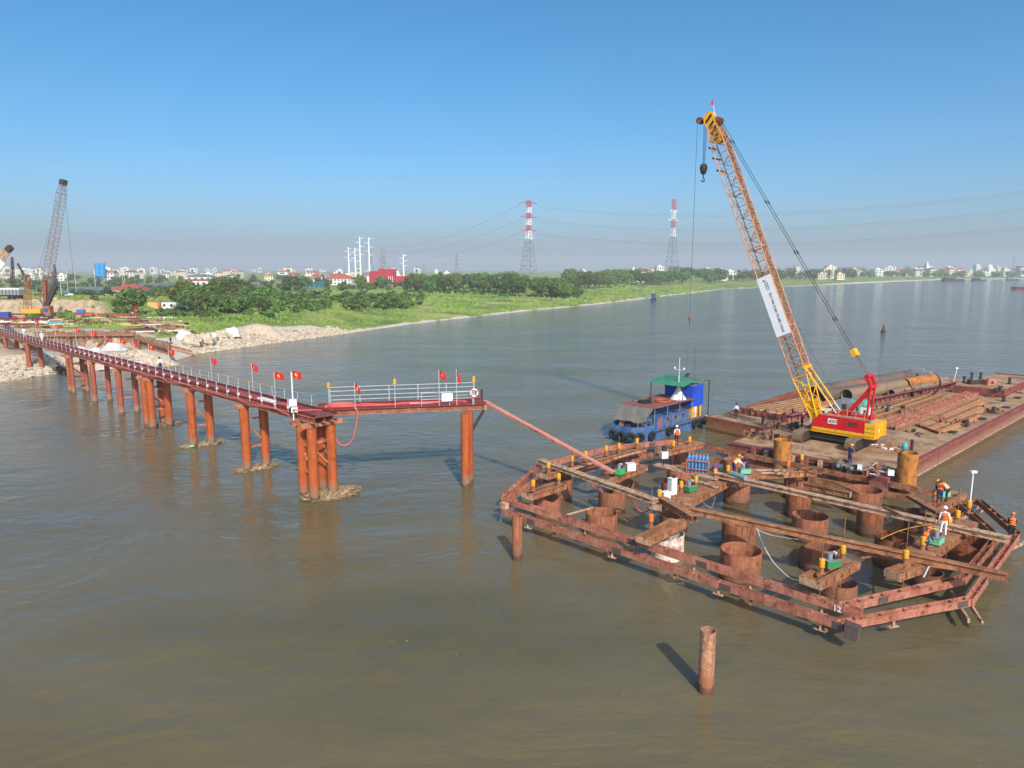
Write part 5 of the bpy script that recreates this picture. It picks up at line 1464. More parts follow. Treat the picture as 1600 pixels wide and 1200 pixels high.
MB().tube(W(-26.4, TC - 1.4, ZH + 2.45), W(-22.5, TC - 1.4, ZH + 2.45), 0.02, 5).build('handrail', m_yel, hs)
sg = MB().wbox(-25.75, -24.9, TC - 1.535, TC - 1.515, ZH + 1.0, ZH + 1.5).build('name_plate', m_white, hs)
text('CC1', 0.36, 'plate_lettering', m_darkcloth, hs, W(-25.22, TC - 1.545, ZH + 1.25), W(1, 0), (0, 0, 1), 0.012)
MB().add([W(-25.68, TC - 1.55, ZH + 1.13), W(-25.5, TC - 1.55, ZH + 1.13), W(-25.5, TC - 1.55, ZH + 1.4)], [(0, 1, 2)]).build('plate_emblem', m_darkcloth, hs)
cwt = MB().wbox(-22.39, -21.45, TC - 1.55, TC + 1.45, ZH + 0.1, ZH + 1.5).build('counterweight', m_yel, cr)
for k in range(3): MB().wbox(-22.38, -21.46, TC - 1.57, TC - 1.553, ZH + 0.25 + k * 0.42, ZH + 0.28 + k * 0.42).build('slab_joint', m_dark, cwt)
MB().tube(W(-21.45, TC - 0.6, ZH + 0.8), W(-21.4, TC - 0.6, ZH + 0.8), 0.16, 14).build('round_mark', m_white, cwt)
for q in (-1.2, 0.9): MB().wbox(-21.44, -21.32, TC + q, TC + q + 0.2, ZH + 0.1, ZH + 1.45).build('ladder_rail', m_yel, cwt)
MB().tube(W(-22.0, TC - 1.2, ZH + 1.5), W(-22.0, TC - 1.2, ZH + 1.78), 0.2, 12).build('air_filter', M('teal_filter', L(60, 150, 150), L(80, 170, 170), scale=3), cr, True)
# cab on the far side
MB().wbox(-28.3, -26.6, TC + 0.55, TC + 1.55, ZH + 0.224, ZH + 1.9).build('cab', m_white, cr)
MB().wbox(-28.32, -28.302, TC + 0.65, TC + 1.45, ZH + 0.8, ZH + 1.8).build('cab_window', m_black, cr)
MB().wbox(-28.2, -26.9, TC + 0.53, TC + 0.548, ZH + 0.9, ZH + 1.75).build('cab_window', m_black, cr)
# winches between the houses
for s in (-25.8, -24.3):
    MB().tube(W(s, TC - 0.4, ZH + 0.9), W(s, TC + 0.55, ZH + 0.9), 0.36, 16).build('winch_drum', m_dark, cr, True)
# lattice
FOOT = W(-27.1, TC, ZH + 0.5)
TIP = W(-40.55, TC, 34.3)
bd = (TIP - FOOT).normalized(); bside = W(0, 1).normalized(); bup = bside.cross(bd).normalized()
if bup.dot(W(1, 0)) < 0: bup = -bup
BL = (TIP - FOOT).length
def lattice(parent, o0, d, side, up, l0, l1, w0, h0, w1, h1, n, rc, rl, mat, name='boom_section', nc=8):
    sec = bpy.data.objects.new(name, None)
    mbs = []
    def corner(l, i):
        f = (l - l0) / (l1 - l0)
        ww, hh = w0 + (w1 - w0) * f, h0 + (h1 - h0) * f
        sx, sy = ((-1, -1), (1, -1), (1, 1), (-1, 1))[i]
        return o0 + d * l + side * (sx * ww / 2) + up * (sy * hh / 2)
    lac = MB()
    ls = [l0 + (l1 - l0) * k / n for k in range(n + 1)]
    for k in range(n):
        for i in range(4):
            j = (i + 1) % 4
            a, b = (i, j) if k % 2 else (j, i)
            lac.tube(corner(ls[k], a), corner(ls[k + 1], b), rl, 5, caps=False)
        if k:
            for i in range(4): lac.tube(corner(ls[k], i), corner(ls[k], (i + 1) % 4), rl, 5, caps=False)
    for l in (l0, l1):
        for i in range(4): lac.tube(corner(l, i), corner(l, (i + 1) % 4), rl * 1.5, 6, caps=False)
    so = lac.build(name, mat, parent)
    for i in range(4): MB().tube(corner(l0, i), corner(l1, i), rc, nc).build('chord', mat, so, True)
    return so
BW = 1.5
m_boomy = m_yel
def bpt(l, a, b): return FOOT + bd * l + bside * a + bup * b
lattice(cr, FOOT, bd, bside, bup, 0.0, 5.0, 1.45, 0.35, BW, BW, 4, 0.075, 0.045, m_boomy)
cuts_ = [5.0, 10.2, 18.8, 25.0, 31.2]
for k in range(4): lattice(cr, FOOT, bd, bside, bup, cuts_[k] + 0.03, cuts_[k + 1], BW, BW, BW, BW, max(4, round((cuts_[k + 1] - cuts_[k]) / 1.15)), 0.06, 0.035, m_boom)
lattice(cr, FOOT, bd, bside, bup, 31.23, BL - 1.2, BW, BW, 1.1, 0.95, 3, 0.06, 0.035, m_boom)
for q in (-0.55, 0.55): MB().beam(bpt(0.1, q, 0), bpt(2.4, q, 0), 0.12, 0.75, bup).build('foot_plate', m_boomy, cr)
# grated catwalk along the upper face
m_cat = M('brown_boom_grating', L(104, 76, 58), L(136, 100, 76), scale=3, rough=0.85)
for k in range(5):
    a, b = cuts_[k] if k < 4 else 31.3, (cuts_[k + 1] if k < 4 else BL - 2)
    MB().beam(bpt(a + 0.1, 0.1, BW / 2 - 0.1), bpt(b - 0.05, 0.1, BW / 2 - 0.1), 0.8, 0.04, bup).build('catwalk', m_cat, cr)
# head
hd = MB()
for q in (-0.42, 0.42):
    pts = [bpt(BL - 3.0, q, -0.35), bpt(BL - 3.0, q, 0.35), bpt(BL - 0.1, q, 0.45), bpt(BL + 0.5, q, 0.1), bpt(BL + 0.35, q, -0.6), bpt(BL - 0.4, q, -0.75)]
    n = len(pts); vs = [p - bside * 0.03 for p in pts] + [p + bside * 0.03 for p in pts]
    hd.add(vs, [tuple(range(n)), tuple(range(2 * n - 1, n - 1, -1))] + [(i, n + i, n + (i + 1) % n, (i + 1) % n) for i in range(n)])
hdo = hd.build('boom_head', m_yel, cr)
for k in range(4):
    l = BL - 2.75 + k * 0.72
    pts = [bpt(l, -0.455, -0.3 - k * 0.08), bpt(l + 0.3, -0.455, -0.3 - k * 0.08), bpt(l + 0.75, -0.455, 0.33), bpt(l + 0.45, -0.455, 0.33)]
    MB().add([p for p in pts] + [p - bside * 0.008 for p in pts], [(4, 5, 6, 7), (3, 2, 1, 0), (0, 1, 5, 4), (1, 2, 6, 5), (2, 3, 7, 6), (3, 0, 4, 7)]).build('black_stripe', m_black, hdo)
for (l, u, r_) in ((BL - 0.15, -0.45, 0.38), (BL + 0.15, 0.15, 0.3), (BL - 0.9, 0.65, 0.42), (BL + 0.3, -1.25, 0.34)):
    for q in (-0.25, 0.0, 0.25): MB().lathe(bpt(l, q, u) - bside * 0.04, [(0.08, 0), (r_, 0.0), (r_ * 0.85, 0.04), (r_, 0.08), (0.08, 0.08)], 18, False, bside).build('sheave', m_casing_d if u < -1 or u > 0.5 else m_yel, cr, True)
MB().beam(bpt(BL - 0.1, 0, -0.6), bpt(BL + 0.3, 0, -1.3), 0.5, 0.14).build('fly_bracket', m_dark, cr)
MB().tube(bpt(BL - 0.2, 0.1, 0.35), bpt(BL + 1.0, 0.1, 0.6), 0.035, 6).build('top_pole', m_white, cr)
p = bpt(BL + 1.0, 0.1, 0.6)
MB().add([p, p + V((-0.05, 0, 0.55)), p + V((-0.3, -0.1, 0.35)), p + V((-0.28, -0.1, 0.0))], [(0, 1, 2, 3)]).build('small_pennant', m_flag, cr)
for l in (28.0, 29.4, 30.6): MB().beam(bpt(l, -0.8, -0.95), bpt(l, 0.8, -0.95), 0.16, 0.16).build('guide_roller', m_dark, cr)
# banner with its lettering
def blen(py):
    lo, hi = 0.0, BL
    for _ in range(40):
        m_ = (lo + hi) / 2
        if proj(bpt(m_, -BW / 2, 0))[1] > py: lo = m_
        else: hi = m_
    return m_
lb0, lb1 = blen(523), blen(432)
bs = -BW / 2 - 0.1
vs = [bpt(lb0, bs, -BW / 2 - 0.06), bpt(lb0, bs, BW / 2 - 0.02), bpt(lb1, bs, BW / 2 - 0.02), bpt(lb1, bs, -BW / 2 - 0.06)]
bn = MB().add(vs + [p - bside * 0.02 for p in vs], [(4, 5, 6, 7), (3, 2, 1, 0), (0, 1, 5, 4), (1, 2, 6, 5), (2, 3, 7, 6), (3, 0, 4, 7)]).build('banner', M('banner_white', L(228, 230, 234), L(240, 242, 246), scale=2, rough=0.6), cr)
bl = lb1 - lb0
m_ink = flat('banner_ink', L(58, 84, 80), 0.7)
text('CC1', 0.5, 'banner_lettering', m_ink, bn, bpt(lb1 - bl * 0.175, bs - 0.03, 0.0), -bd, bup, 0.016, fit=bl * 0.125)
text('TẬN TÂM VÌ GIÁ TRỊ BỀN VỮNG', 0.40, 'banner_lettering', m_ink, bn, bpt(lb1 - bl * 0.615, bs - 0.03, 0.03), -bd, bup, 0.012, fit=bl * 0.68)
for k, (dl, w_) in enumerate(((0.05, 0.3), (0.073, 0.5))):
    q = [bpt(lb1 - bl * (dl + 0.018), bs - 0.03, -0.25), bpt(lb1 - bl * dl, bs - 0.03, -0.25), bpt(lb1 - bl * (dl + 0.018), bs - 0.03, -0.25 + w_)]
    MB().add(q + [p + bside * 0.004 for p in q], [(0, 1, 2), (5, 4, 3)]).build('banner_emblem', m_ink, bn)
# gantry, ropes, pendants
GT = W(-22.45, TC, 7.6); GP = W(-22.85, TC, 8.6)
for q in (-0.6, 0.6):
    o = bside * q
    MB().beam(W(-24.9, TC, ZH + 1.4) + o, GT + o, 0.16, 0.22).build('gantry_leg', m_cred, cr)
    MB().beam(W(-22.6, TC, ZH + 1.2) + o, GT + o, 0.14, 0.18).build('gantry_leg', m_cred, cr)
    MB().beam(GT + o, GP + o, 0.16, 0.3).build('gantry_head_plate', m_cred, cr)
MB().tube(GT - bside * 0.8, GT + bside * 0.8, 0.16, 12).build('gantry_crossbar', m_cred, cr, True)
MB().tube(GP - bside * 0.75, GP + bside * 0.75, 0.2, 12).build('gantry_sheaves', m_cred, cr, True)
BB = W(-24.25, TC, 10.6)
bdir = (BB - GP).normalized()
for q in range(8):
    o = bside * (-0.42 + 0.12 * q)
    MB().tube(GP + o, BB + o * 0.8, 0.016, 4).build('boom_hoist_rope', m_cable, cr)
MB().beam(BB - bdir * 0.3, BB + bdir * 0.45, 0.85, 0.42).build('bridle_block', m_yel, cr)
PT = bpt(BL - 0.9, 0, 0.75)
for q in (-0.32, 0.32):
    a, b = BB + bdir * 0.5 + bside * q, PT + bside * q
    po = MB().tube(a, b, 0.03, 6).build('pendant', m_cable, cr)
    for f in (0.12, 0.4, 0.62, 0.9):
        c = a.lerp(b, f); dd = (b - a).normalized(); MB().tube(c - dd * 0.2, c + dd * 0.2, 0.075, 8).build('socket', m_dark, po, True)
# mast backstops
l_b = blen(577)
for q in (-0.6, 0.6):
    a = bpt(l_b, q, BW / 2); b = W(-25.35, TC + q, ZH + 1.9)
    m_ = a.lerp(b, 0.78)
    bo = MB().tube(a, m_, 0.09, 10).build('backstop', m_yel, cr, True)
    MB().tube(m_, b, 0.055, 8).build('piston', m_white, bo, True)
MB().beam(bpt(l_b, -0.85, BW / 2), bpt(l_b, 0.85, BW / 2), 0.3, 0.3).build('backstop_bracket', m_yel, cr)
MB().beam(W(-25.35, TC - 0.7, ZH + 1.8), W(-25.35, TC + 0.7, ZH + 1.8), 0.25, 0.3).build('backstop_seat', m_cred, cr)
# hoist ropes and hooks
hp = bpt(BL - 0.15, 0, -0.75)
hz_ = H(1103, 256, hp)
for q in (-0.3, -0.12, 0.12, 0.3):
    MB().tube(hp + bside * q, V((hp.x, hp.y, hz_)) + bside * q * 0.7, 0.02, 5).build('hoist_rope', m_cable, cr)
hb = thing('hook_block', 'dark hook block hanging on ropes below the tall boom head', 'hook', V((hp.x, hp.y, hz_ - 1.9)))
MB().lathe(V((hp.x, hp.y, hz_ - 1.1)), [(0.14, 0), (0.3, 0.15), (0.42, 0.7), (0.34, 1.0), (0.2, 1.1)], 12).build('block', m_dark, hb, True)
MB().path([V((hp.x, hp.y, hz_ - 1.1)), V((hp.x, hp.y, hz_ - 1.45)), V((hp.x + 0.14, hp.y, hz_ - 1.62)), V((hp.x + 0.08, hp.y, hz_ - 1.84)), V((hp.x - 0.1, hp.y, hz_ - 1.85)), V((hp.x - 0.18, hp.y, hz_ - 1.68))], 0.07, 8).build('hook', m_dark, hb, True)
fp = bpt(BL + 0.3, 0, -1.6)
zb_ = H(1080, 497, fp)
MB().tube(fp, V((fp.x, fp.y, zb_)), 0.022, 5).build('whip_line', m_cable, cr)
bh = thing('hook_ball', 'small hook ball hanging low on a single line left of the boom', 'hook', V((fp.x, fp.y, zb_ - 0.7)))
MB().ball(V((fp.x, fp.y, zb_)), 0.16, 0.16, 0.26, 10, 8).build('ball', m_casing_d, bh, True)
MB().tube(V((fp.x, fp.y, zb_ - 0.2)), V((fp.x, fp.y, zb_ - 0.7)), 0.04, 6).build('hook', m_dark, bh)
MB().tube(V((fp.x, fp.y, zb_ - 0.7)), V((fp.x - 0.1, fp.y, zb_ - 5.5)), 0.014, 5).build('sling', m_cable, bh)
MB().tube(bpt(12, 0.2, BW / 2 + 0.1), W(-24.3, TC, ZH + 1.2), 0.018, 5).build('hoist_rope', m_cable, cr)
MB().tube(bpt(BL - 0.8, 0.2, BW / 2 + 0.1), bpt(12, 0.2, BW / 2 + 0.1), 0.018, 5).build('hoist_rope', m_cable, cr)
# ================================================================ people
def person(feet, face, label, pose='stand', shirt=m_wcloth, trousers=m_darkcloth, helmet=None, vest=None, sc=1.0):
    """skinned skeleton posed at feet, looking along the bearing face (0 = away from the camera, clockwise)"""
    J = {}
    def j(n, x, y, z, r, r2=None): J[n] = [V((x, y, z)), r, r2 or r]
    lean, kb, arm = {'stand': (0.04, 0.0, 'down'), 'bend': (0.95, 0.12, 'low'), 'crouch': (0.6, 0.75, 'low'), 'phone': (0.1, 0.0, 'up'), 'lean': (0.5, 0.1, 'fwd'), 'walk': (0.06, 0.0, 'down')}[pose]
    hipz = 0.94 - kb * 0.55
    hy = -0.16 * kb - 0.08 * lean
    up = V((0, sin(lean), cos(lean))); fw = V((0, cos(lean), -sin(lean)))
    hip = V((0, hy, hipz))
    def tz(x, f, h): return hip + V((x, 0, 0)) + fw * f + up * h
    def jt(n, x, f, h, r, r2=None): p = tz(x, f, h); J[n] = [p, r, r2 or r]
    jt('pelvis', 0, 0, 0.02, 0.155, 0.125); jt('waist', 0, 0.0, 0.2, 0.145, 0.11); jt('chest', 0, 0.01, 0.4, 0.17, 0.125); jt('neck0', 0, 0.0, 0.55, 0.075); jt('neck', 0, 0.03, 0.62, 0.058)
    jt('head', 0, 0.045, 0.71, 0.088, 0.1); jt('crown', 0, 0.04, 0.8, 0.075, 0.085)
    for s, q in ((-1, 'l'), (1, 'r')):
        jt('sh' + q, s * 0.2, 0, 0.47, 0.07)
        if arm == 'down':
            jt('el' + q, s * 0.26, -0.02, 0.2, 0.048); jt('wr' + q, s * 0.27, 0.1, -0.03, 0.034); jt('pa' + q, s * 0.265, 0.14, -0.11, 0.036, 0.02); fd = up * -1 + fw * 0.35
        elif arm == 'up':
            jt('el' + q, s * 0.24, 0.05, 0.2, 0.048); jt('wr' + q, s * 0.1, 0.26, 0.34, 0.034); jt('pa' + q, s * 0.07, 0.3, 0.4, 0.036, 0.02); fd = up + fw * 0.3
        else:
            a = tz(s * 0.22, 0.0, 0.47) + V((0, 0.16, -0.22)); b = a + V((-s * 0.04, 0.18, -0.16)); c = b + V((0, 0.05, -0.07))
            J['el' + q] = [a, 0.048, 0.048]; J['wr' + q] = [b, 0.034, 0.034]; J['pa' + q] = [c, 0.036, 0.02]; fd = V((0, 0.5, -0.85))
        fd = fd.normalized()
        pa = J['pa' + q][0]
        for k in range(4):
            off = (k - 1.5) * 0.021
            ln = (0.068, 0.08, 0.074, 0.058)[k]
            m1 = pa + V((off, 0, 0)) + fd * (0.045 + ln * 0.4); e = m1 + (fd + V((0, 0.35, 0.1))).normalized() * ln * 0.6
            J['f%d%s' % (k, q)] = [m1, 0.0095, 0.0095]; J['g%d%s' % (k, q)] = [e, 0.008, 0.008]
        t1 = J['wr' + q][0].lerp(pa, 0.5) + V((-s * 0.045, 0.02, 0)); J['t0' + q] = [t1, 0.012, 0.012]; J['t1' + q] = [t1 + fd * 0.045 + V((-s * 0.012, 0.012, 0)), 0.0095, 0.0095]
        st = 0.12 * s if pose == 'walk' else 0.0
        J['hp' + q] = [hip + V((s * 0.1, 0.0, -0.04)), 0.105, 0.105]
        kz = 0.5 - kb * 0.03
        J['kn' + q] = [V((s * 0.12, hy + (0.05 + kb * 0.42) + st * 0.5, kz)), 0.068, 0.068]
        J['an' + q] = [V((s * 0.12, -0.03 + st, 0.1)), 0.046, 0.046]
        J['he' + q] = [V((s * 0.12, -0.05 + st, 0.045)), 0.045, 0.042]
        J['to' + q] = [V((s * 0.14, 0.15 + st, 0.035)), 0.042, 0.033]
    E = [('pelvis', 'waist', 2), ('waist', 'chest', 1), ('chest', 'neck0', 1), ('neck0', 'neck', 0), ('neck', 'head', 0), ('head', 'crown', 0)]
    for q in 'lr':
        E += [('chest', 'sh' + q, 1), ('sh' + q, 'el' + q, 1), ('el' + q, 'wr' + q, 1), ('wr' + q, 'pa' + q, 0), ('wr' + q, 't0' + q, 0), ('t0' + q, 't1' + q, 0)]
        for k in range(4): E += [('pa' + q, 'f%d%s' % (k, q), 0), ('f%d%s' % (k, q), 'g%d%s' % (k, q), 0)]
        E += [('pelvis', 'hp' + q, 2), ('hp' + q, 'kn' + q, 2), ('kn' + q, 'an' + q, 2), ('an' + q, 'he' + q, 3), ('he' + q, 'to' + q, 3)]
    keys = list(J)
    ix = {k: i for i, k in enumerate(keys)}
    me = bpy.data.meshes.new('skeleton')
    me.from_pydata([J[k][0] for k in keys], [(ix[a], ix[b]) for a, b, _ in E], [])
    ob = bpy.data.objects.new('skeleton', me)
    COL.objects.link(ob)
    sk = ob.modifiers.new('skin', 'SKIN'); sk.use_smooth_shade = True
    sb = ob.modifiers.new('sub', 'SUBSURF'); sb.levels = 1; sb.render_levels = 1
    for i, k in enumerate(keys):
        d = me.skin_vertices[0].data[i]; d.radius = (J[k][1], J[k][2]); d.use_root = (k == 'pelvis')
    bm_ = bpy.data.meshes.new_from_object(ob.evaluated_get(bpy.context.evaluated_depsgraph_get()))
    bpy.data.objects.remove(ob)
    # colour by nearest bone
    segs = [(J[a][0], J[b][0], m_) for a, b, m_ in E]
    bm_.materials.clear()
    for m_ in (m_skin, shirt, trousers, m_boot): bm_.materials.append(m_)
    for f in bm_.polygons:
        c = f.center; best = 1e9
        for a, b, m_ in segs:
            ab = b - a; t_ = max(0, min(1, (c - a).dot(ab) / ab.length_squared)); d = (c - a - ab * t_).length
            if d < best: best = d; mm = m_
        f.material_index = mm
    t = thing('person', label, 'person', feet)
    rz = -face
    t.rotation_euler = (0, 0, rz)
    t.scale = (sc, sc, sc)
    OFF[t.name] = V((0, 0, 0))
    bm_.name = 'body'
    zmin = min(v.co.z for v in bm_.vertices)
    for v in bm_.vertices: v.co.z -= zmin
    bo = bpy.data.objects.new('body', bm_); COL.objects.link(bo); bo.parent = t; OFF[bo.name] = V((0, 0, 0))
    dz = V((0, 0, -zmin))
    hc = J['head'][0] + up * 0.03 + dz
    # face
    fm = MB()
    fm.ball(hc + fw * 0.1 - up * 0.015, 0.014, 0.022, 0.022, 6, 5); fm.k = 1
    for s in (-1, 1): fm.ball(hc + fw * 0.088 + up * 0.015 + V((s * 0.033, 0, 0)), 0.012, 0.01, 0.009, 6, 4)
    fm.beam(hc + fw * 0.092 - up * 0.055 + V((-0.022, 0, 0)), hc + fw * 0.092 - up * 0.055 + V((0.022, 0, 0)), 0.012, 0.008)
    fm.k = 0
    for s in (-1, 1): fm.ball(hc + V((s * 0.088, 0, 0)), 0.014, 0.022, 0.03, 6, 5)
    fm.build('face', [m_skin, m_hair], t)
    pr = [(0.115, 0), (0.112, 0.05), (0.085, 0.1), (0.04, 0.125), (0.0, 0.13)]
    if helmet:
        hb_ = MB().lathe(hc + up * 0.03, [(0.15, 0.0), (0.15, 0.012), (0.125, 0.016), (0.122, 0.06), (0.095, 0.115), (0.04, 0.14), (0.0, 0.145)], 16, False, up); hb_.build('helmet', helmet, t, True)
    else:
        MB().lathe(hc + up * 0.025 - fw * 0.012, pr, 14, False, up).build('hair', m_hair, t, True)
    if vest:
        mb = MB(); vs = []; n = 18
        rows = [(0.04, 0.185, 0.15), (0.2, 0.175, 0.15), (0.36, 0.2, 0.165), (0.47, 0.2, 0.15), (0.53, 0.14, 0.11)]
        for h, rx, ry in rows:
            for i in range(n):
                a = 2 * pi * i / n
                vs.append(tz(rx * cos(a), 0.01 + ry * sin(a), h) + dz)
        fs = [(r_ * n + i, r_ * n + (i + 1) % n, (r_ + 1) * n + (i + 1) % n, (r_ + 1) * n + i) for r_ in range(len(rows) - 1) for i in range(n)]
        mb.add(vs, fs); vo = mb.build('life_vest', vest, t, True)
        for h in (0.16, 0.3):
            bd_ = MB(); vs = []
            for dh, k in ((-0.018, 1.02), (0.018, 1.02)):
                for i in range(n):
                    a = 2 * pi * i / n
                    f = (h - 0.04) / 0.32; rx = 0.185 + 0.01 * f; ry = 0.15 + 0.012 * f
                    vs.append(tz(rx * k * 1.02 * cos(a), 0.01 + ry * k * 1.03 * sin(a), h + dh) + dz)
            bd_.add(vs, [(i, (i + 1) % n, n + (i + 1) % n, n + i) for i in range(n)]); bd_.build('vest_strap', m_hair if vest is m_orange else m_wcloth, vo, True)
    return t
m_hy = flat('yellow_helmet', L(240, 180, 60), 0.4); m_hw = flat('white_helmet', L(232, 232, 236), 0.4); m_hp = flat('pink_helmet', L(240, 170, 160), 0.4); m_ho = flat('orange_helmet', L(240, 140, 70), 0.4)
person(P(1473, 838, 3.0), radians(20), 'worker in white clothes with orange life vest and white helmet standing on the right platform', 'stand', m_wcloth, m_wcloth, m_hw, m_orange, 1.0)
person(P(1444, 858, 3.0), radians(60), 'worker in orange life vest crouching beside the mint pump on the right', 'crouch', m_navy, m_navy, m_ho, m_orange)
person(P(1467, 786, 2.95), radians(30), 'left of two workers in orange vests bending over the far right pump', 'bend', m_navy, m_navy, None, m_orange)
person(P(1478, 783, 2.95), radians(-50), 'right of two workers in orange vests bending over the far right pump', 'bend', m_navy, m_darkcloth, m_hy, m_orange2)
person(P(1579, 842, 1.5), radians(35), 'worker in orange vest and orange helmet leaning at the right corner of the frame', 'lean', m_navy, m_darkcloth, m_ho, m_orange)
person(P(1147, 741, 2.95), radians(75), 'worker in white shirt and yellow vest bending over the mint pump in the middle', 'bend', m_wcloth, m_navy, m_ho, m_orange2)
person(P(1166, 738, 2.95), radians(-80), 'second worker facing the bending one across the mint pump, yellow helmet', 'bend', m_navy, m_navy, m_hy, None)
person(P(1057, 696, 3.0), radians(-10), 'worker in orange vest and white helmet standing on the rear platform', 'stand', m_wcloth, m_darkcloth, m_hw, m_orange)
person(P(1327, 726, DK + 0.02), radians(70), 'worker in navy overalls and yellow helmet looking at a phone on the barge deck', 'phone', m_navy, m_navy, m_hy, None)
person(P(1252, 672, DK + 0.02), radians(100), 'worker in dark clothes and pink helmet beside the crane boom foot', 'stand', m_darkcloth, m_darkcloth, m_hp, None)
person(B2(-5.2, 1.6, D2 + 0.02), radians(30), 'man in white shirt standing at the front of the hopper barge', 'stand', m_wcloth, m_darkcloth, None, None)
def on_trestle(px):
    lo, hi = -190.0, -50.0
    for _ in range(40):
        mid = (lo + hi) / 2
        p = W(mid, 28.6)
        d = p.y * cos(PITCH) - (zdeck(mid) + 0.6 - CAMH) * sin(PITCH)
        (lo, hi) = (mid, hi) if 800 + FPX * p.x / d < px else (lo, mid)
    return W(mid, 28.6, zdeck(mid) + 0.565)
m_paleb = flat('pale_blue_shirt', L(206, 218, 230), 0.9)
person(on_trestle(251), radians(-45), 'man in white shirt and dark trousers walking on the trestle walkway near the four-pile bent', 'walk', m_wcloth, m_navy, None, None)
person(on_trestle(66), radians(135), 'person in pale shirt far left on the trestle walkway', 'walk', m_paleb, m_wcloth, m_hw, None)
person(on_trestle(38), radians(-40), 'person in white leftmost on the trestle walkway', 'walk', m_wcloth, m_paleb, None, None)
# ================================================================ left bank: works yard
m_rock = M('pale_limestone', L(160, 142, 120), L(196, 180, 156), L(214, 202, 184), scale=0.8, rough=0.95, bump=0.4, dirt=L(150, 132, 112), dirt_amt=0.3)
m_bag = M('white_bag', L(206, 200, 190), L(230, 226, 218), scale=1.0, rough=0.9, bump=0.3, dirt=L(170, 156, 136), dirt_amt=0.25)
rn = random.Random(21)
def boulder(px, py, r, label, seed, mat=m_rock, flat_=0.75, grp='pale boulders and bags on the bank'):
    p = G(px, py)
    mb = MB().ball(p + V((0, 0, r * flat_ * 0.55)), r, r * 0.9, r * flat_, 14, 10, 0.5, seed)
    solo(mb, 'boulder', mat, label, 'boulder', grp, True)
pl = ['leftmost', 'second from the left', 'third from the left', 'fourth from the left', 'fifth from the left', 'sixth from the left', 'rightmost']
for k, (px, py, r) in enumerate(((290, 532, 2.0), (301, 540, 2.2), (313, 536, 1.7), (321, 537, 2.0), (331, 531, 1.5), (346, 528, 1.6), (362, 527, 2.1))):
    boulder(px, py, r, 'big pale boulder right of the sheet pit, %s in the row' % pl[k], k, m_rock if k % 2 else m_bag)
for k, (px, py, r, lb) in enumerate(((130, 556, 1.6, 'left white bag of rubble behind the walkway'), (150, 558, 1.5, 'middle white bag of rubble behind the walkway'), (179, 560, 2.6, 'big white bag of rubble behind the walkway'))):
    boulder(px, py, r, lb, 20 + k, m_bag)
# rubble: uncountable stones
def rubble(name_label, region, n, smin, smax, seed, mat=m_rock):
    rn = random.Random(seed); mb = MB()
    k = 0
    while k < n:
        p = region(rn)
        if p is None: continue
        s = rn.uniform(smin, smax)
        mb.ball(p + V((0, 0, s * 0.2)), s, s * rn.uniform(0.6, 1), s * rn.uniform(0.4, 0.8), 6, 4, 0.7, k + seed * 100)
        k += 1
    tag(mb.build('rubble', mat, None, loc=(0, 0, 0)), name_label, 'rubble', kind='stuff')
def reg_bank(rn):
    f = rn.random(); a = V((-69.6, 156.5, 0)).lerp(V((-46, 208, 0)), f)
    d = rn.uniform(-0.5, 8)
    x, y = a.x - 0.9 * d, a.y + 0.42 * d
    return V((x, y, GZ(x, y)))
def reg_left(rn):
    x = rn.uniform(-104, -78); y = rn.uniform(100, 132)
    d = float(shore_d(x, y))
    if d < -0.3 or d > 9: return None
    return V((x, y, GZ(x, y)))
HEAP = G(222, 566)
def reg_heap(rn):
    a = rn.uniform(0, 2 * pi); r = rn.random() ** 0.6 * 7
    x, y = HEAP.x + r * cos(a), HEAP.y + r * sin(a) * 0.45
    return V((x, y, max(GZ(x, y), 0) + 2.2 * max(0, 1 - r / 7)))
rubble('pale stone rubble covering the bank right of the pit', reg_bank, 900, 0.15, 0.6, 3)
rubble('pale stone rubble on the shore at the left edge', reg_left, 700, 0.15, 0.6, 4)
mbh = MB(); n = 20; vs = [V((HEAP.x, HEAP.y, HEAP.z + 2.3))]
for ri in (0.5, 1.0):
    for k in range(n):
        a = 2 * pi * k / n; j = 1 + 0.2 * noise.noise(V((cos(a) * 2, sin(a) * 2, 5)))
        vs.append(V((HEAP.x + 7 * ri * j * cos(a), HEAP.y + 3.4 * ri * j * sin(a), (HEAP.z + 1.1) if ri < 1 else -0.5)))
mbh.add(vs, [(0, 1 + k, 1 + (k + 1) % n) for k in range(n)] + [(1 + k, 1 + n + k, 1 + n + (k + 1) % n, 1 + (k + 1) % n) for k in range(n)])
solo(mbh, 'rubble_heap', m_rock, 'pale rubble heap behind the walkway in front of the sheet pile pit', 'heap')
rubble('loose stones lying on the rubble heap behind the walkway', reg_heap, 420, 0.2, 0.6, 5, m_rock)
# sand heap at the end of the rubble bank
p = G(402, 517); mb = MB(); n = 24; vs = [V((p.x, p.y, p.z + 2.0))]
for ri in (0.45, 1.0):
    for k in range(n):
        a = 2 * pi * k / n; j = 1 + 0.25 * noise.noise(V((cos(a) * 1.5, sin(a) * 1.5, 8)))
        vs.append(V((p.x + 9 * ri * j * cos(a), p.y + 3.6 * ri * j * sin(a), (p.z + 1.2) if ri < 1 else GZ(p.x + 9 * ri * j * cos(a), p.y + 3.6 * ri * j * sin(a)) - 0.6)))
mb.add(vs, [(0, 1 + k, 1 + (k + 1) % n) for k in range(n)] + [(1 + k, 1 + n + k, 1 + n + (k + 1) % n, 1 + (k + 1) % n) for k in range(n)])
solo(mb, 'sand_heap', M('gravel_sand', L(170, 150, 126), L(206, 190, 166), scale=0.8, rough=0.95, bump=0.4), 'low sandy gravel heap on the bank right of the boulders', 'heap', smooth=True)
